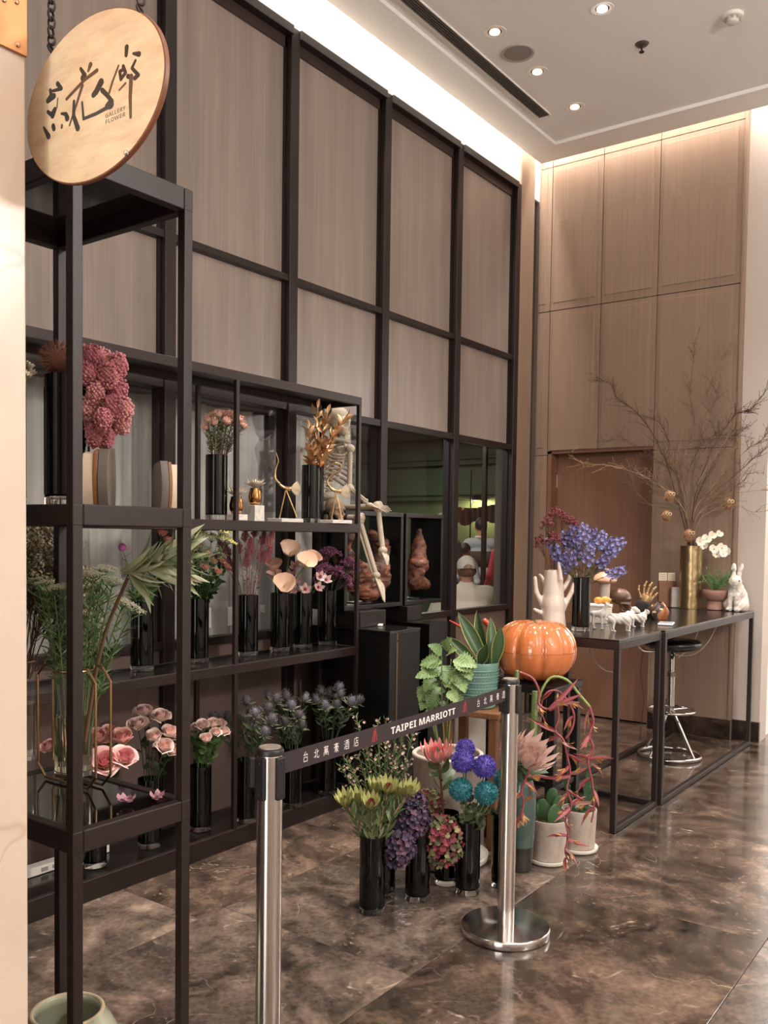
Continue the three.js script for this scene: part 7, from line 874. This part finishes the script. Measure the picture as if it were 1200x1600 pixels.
{ srand(401); const skin = mat(0xb98667, .6);
  const standing = (pants, shirt, hairM, o = {}) => (g) => {
    part(g, 'legs', bodyMesh([[[-.09, .9, 0], [-.1, .5, .02], .085, .06], [[-.1, .5, .02], [-.1, .08, -.02], .055, .042], [[-.1, .05, -.03], [-.1, .04, .12], .042, .035], [[.09, .9, 0], [.1, .5, .02], .085, .06], [[.1, .5, .02], [.1, .08, -.02], .055, .042], [[.1, .05, -.03], [.1, .04, .12], .042, .035], [[-.08, .93, 0], [.08, .93, 0], .11, .11]], [0, .5, 0], .56, 44), mat(pants, .8));
    part(g, 'torso', bodyMesh([[[-.06, .95, 0], [.06, .95, 0], .115, .115], [[-.07, 1.2, 0], [.07, 1.2, 0], .12, .12], [[-.13, 1.36, 0], [.13, 1.36, 0], .085, .085], [[0, 1.38, 0], [0, 1.45, 0], .07, .055], ...[-1, 1].flatMap((s) => [[[s * .18, 1.36, 0], [s * (.24), 1.1, o.arm ?? .02], .06, .05], [[s * .24, 1.1, o.arm ?? .02], [s * .2, .92, .16], .048, .04]])], [0, 1.18, 0], .4, 44, .035), mat(shirt, .85));
    const h = part(g, 'head', headG, skin, [0, 1.49, 0]); part(h, 'hair', hairG(.06), mat(hairM, .6)); part(g, 'hands', mg([-1, 1].map((s) => mg([ball(.032, s * .2, .9, .18, .8, 1.1, .5), ...[0, 1, 2, 3].map((k) => tube([[s * .2 + (k - 1.5) * .014, .88, .185], [s * .2 + (k - 1.5) * .016, .83, .2]], .008, .006, 2, 5)), tube([[s * .18, .9, .19], [s * .165, .865, .21]], .009, .007, 2, 5)]))), skin);
    if (o.apron) part(g, 'apron', bodyMesh([[[-.07, .78, -.03], [.07, .78, -.03], .125, .125], [[-.08, 1.18, -.01], [.08, 1.18, -.01], .126, .126]], [0, 1, 0], .3, 34), mat(o.apron, .9)); if (o.collar) part(g, 'collar', new THREE.TorusGeometry(.065, .018, 8, 20).rotateX(Math.PI / 2).translate(0, 1.455, 0), mat(o.collar, .8)); };
  const away = FW.clone().setY(0).normalize();
  const onFloor = (px, d) => { const p = D(px, 900, d); return V(p.x, 0, p.z); };
  figure('person', 'person in light blue shirt and dark vest standing with back turned in the dining room', onFloor(750, 12.2), away, standing(0x2a2622, 0xa9b0ba, 0x2a1c14, { apron: 0x4b4039, collar: 0xd8d4cc }));
  figure('person', 'person in dark grey jacket standing by the narrow box frame beyond the glass', onFloor(692, 10.2), away.clone().add(camRight), standing(0x4b463f, 0x4b4a48, 0x241a14, { collar: 0x1a1614 }));
  figure('person', 'person in bright red top standing in the dining room', onFloor(792, 10.4), away.clone().add(camRight.clone().multiplyScalar(-.6)), (g) => { standing(0x5d5650, 0xa8283c, 0x1e1613, { collar: 0xe6ded4 })(g); g.scale.setScalar(.93); });
  figure('person', 'person in white shirt stooping beside the blue shirt in the dining room', onFloor(727, 11.4), away.clone().add(camRight), (g) => { standing(0x2e2a28, 0xbfc4d2, 0x241a14)(g); g.scale.setScalar(.80); });
  // seated man in cream shirt and cap
  const sp = onFloor(729, 7.65); sp.y = 0;
  const ch = thing('dining_chair', 'dark dining chair under the person in the cream cap', 'chair', sp); ch.quaternion.copy(yawQ(away)); part(ch, 'seat', rbox(.44, .05, .42, .01, 0, .44, .02), mat(0x3a2a20, .5)); for (const x of [-.19, .19]) for (const z of [-.16, .2]) part(ch, 'leg', rbox(.04, .415, .04, .005, x, .208, z), mat(0x2a1e18, .5)); part(ch, 'backrest', rbox(.42, .32, .03, .01, 0, .68, -.22), mat(0x3a2a20, .5)); part(ch, 'back_post', mg([-1, 1].map((s) => rbox(.035, .42, .03, .005, s * .18, .64, -.215))), mat(0x2a1e18, .5));
  figure('person', 'person in cream shirt and backwards cream cap sitting with back to the glass', sp, away.clone().addScaledVector(camRight, -.05), (g) => {
    part(g, 'torso', bodyMesh([[[-.09, .56, -.04], [.09, .56, -.04], .14, .14], [[-.1, .78, -.05], [.1, .78, -.05], .145, .145], [[-.16, .95, -.03], [.16, .95, -.03], .095, .095], [[0, .99, -.02], [0, 1.04, 0], .08, .065], ...[-1, 1].flatMap((s) => [[[s * .2, .95, -.02], [s * .3, .7, .05], .075, .062], [[s * .3, .7, .05], [s * .2, .66, .28], .055, .045]])], [0, .78, .02], .42, 50, .04), mat(0xd9ccb4, .85));
    part(g, 'legs', bodyMesh([...[-1, 1].flatMap((s) => [[[s * .1, .54, 0], [s * .13, .52, .42], .085, .065], [[s * .13, .52, .42], [s * .13, .08, .4], .06, .045], [[s * .13, .04, .38], [s * .13, .04, .52], .042, .035]])], [0, .3, .2], .42, 40), mat(0x4b4239, .8));
    const h = part(g, 'head', headG, skin, [0, 1.06, .01]); part(h, 'cap', implicit((x, y, z) => { let d = ell(x, y, z, 0, .14, -.014, .088, .095, .107); d = Math.max(d, .118 - y + (z < -.05 ? 0 : .0)); d = smax(d, -ell(x, y, z, 0, .125, -.12, .042, .035, .05), .006); d = smin(d, ell(x, y, z, 0, .122, .13, .06, .006, .06), .01); return d; }, [0, .15, .02], .2, 46), mat(0xe0d5c2, .8)); part(h, 'cap_strap', new THREE.TorusGeometry(.097, .008, 6, 20, 1.4).rotateX(Math.PI / 2).rotateY(Math.PI / 2 + .7 + .0).translate(0, .12, -.014), mat(0x2a1e18, .7)); part(h, 'hair', implicit((x, y, z) => Math.max(ell(x, y, z, 0, .11, -.02, .08, .07, .099), z + .01, y - .13, .055 - y), [0, .1, -.02], .13, 26), mat(0x6d4a36, .8));
    part(g, 'hands', mg([-1, 1].map((s) => mg([ball(.034, s * .18, .65, .33, 1, .6, 1.1), ...[0, 1, 2, 3].map((k) => tube([[s * .18 + (k - 1.5) * .015, .65, .35], [s * .18 + (k - 1.5) * .016, .64, .41]], .008, .006, 2, 5)), tube([[s * .15, .65, .34], [s * .13, .65, .38]], .009, .007, 2, 5)]))), skin); });
  // table and furnishing of the dining room
  const tp = onFloor(770, 9.6), tb = thing('dining_table', 'dining table under a white cloth beyond the cream capped person', 'table', tp); tb.quaternion.copy(yawQ(away)); part(tb, 'cloth', rbox(1.2, .26, .8, .01, 0, .60, 0), mat(0xd6cdbf, .8)); for (const x of [-.5, .5]) for (const z of [-.3, .3]) part(tb, 'leg', rbox(.06, .47, .06, .006, x, .235, z), mat(0x2a1e18, .5));
  const bo = thing('napkin_pile', 'crumpled white napkins on the dining table', 'napkin', tp.clone().add(V(0, .7305, 0)).addScaledVector(camRight, .12)); part(bo, 'cloths', implicit((x, y, z) => Math.max(ell(x, y, z, 0, .02, 0, .12, .07, .1) + (fbm(x * 30 + 9, z * 30 + 9, 5, 3, 64) - .5) * .06, -y), [0, .06, 0], .16, 26), mat(0xe4ddd2, .8));
  const dp = thing('wall_drape', 'dark brown gathered drape hung across the dining room wall', 'drape', V(Z(735, 815, -13.2).x, Z(735, 815, -13.2).y, -13.2)); part(dp, 'cloth', surf(60, 3, (u, v) => [(u - .5) * 1.1, v * .26 + .05 * Math.sin(u * 12) * (1 - v) + .03 * Math.cos(u * 6.28), .03 * Math.sin(u * 60)]), mat(0x4a2f22, .9)); part(dp, 'rod', cyl(.012, .012, 1.2, 0, .27, 0, 8).rotateZ(0), M.black);
  const po = thing('dining_column', 'slim dark column standing in the dining room', 'column', onFloor(755, 10.6)); part(po, 'shaft', rbox(.05, 3.19, .05, .005, 0, 1.597, 0), M.frame); part(po, 'foot_plate', rbox(.12, .01, .12, .002, 0, .006, 0), M.frame);
  const wl = thing('wall_washer', 'small wall light above the drape in the dining room', 'wall light', V(dp.position.x, Z(735, 782, -13.35).y, -13.35)); part(wl, 'bracket', rbox(.06, .06, .2, .005, 0, .05, -.05), M.black); part(wl, 'shade', lathe([[.03, .06], [.07, 0]], 20), mat(0x3a322d, .5)); part(wl, 'bulb', ball(.03, 0, .015, 0), new THREE.MeshStandardMaterial({ color: 0, emissive: 0xffe0a0, emissiveIntensity: 6 })); const pl = new THREE.PointLight(0xffe6b0, 4, 0, 2); pl.position.copy(wl.position).add(V(0, .0, .02)); pl.castShadow = true; scene.add(pl);
}

renderer.render(scene, camera);
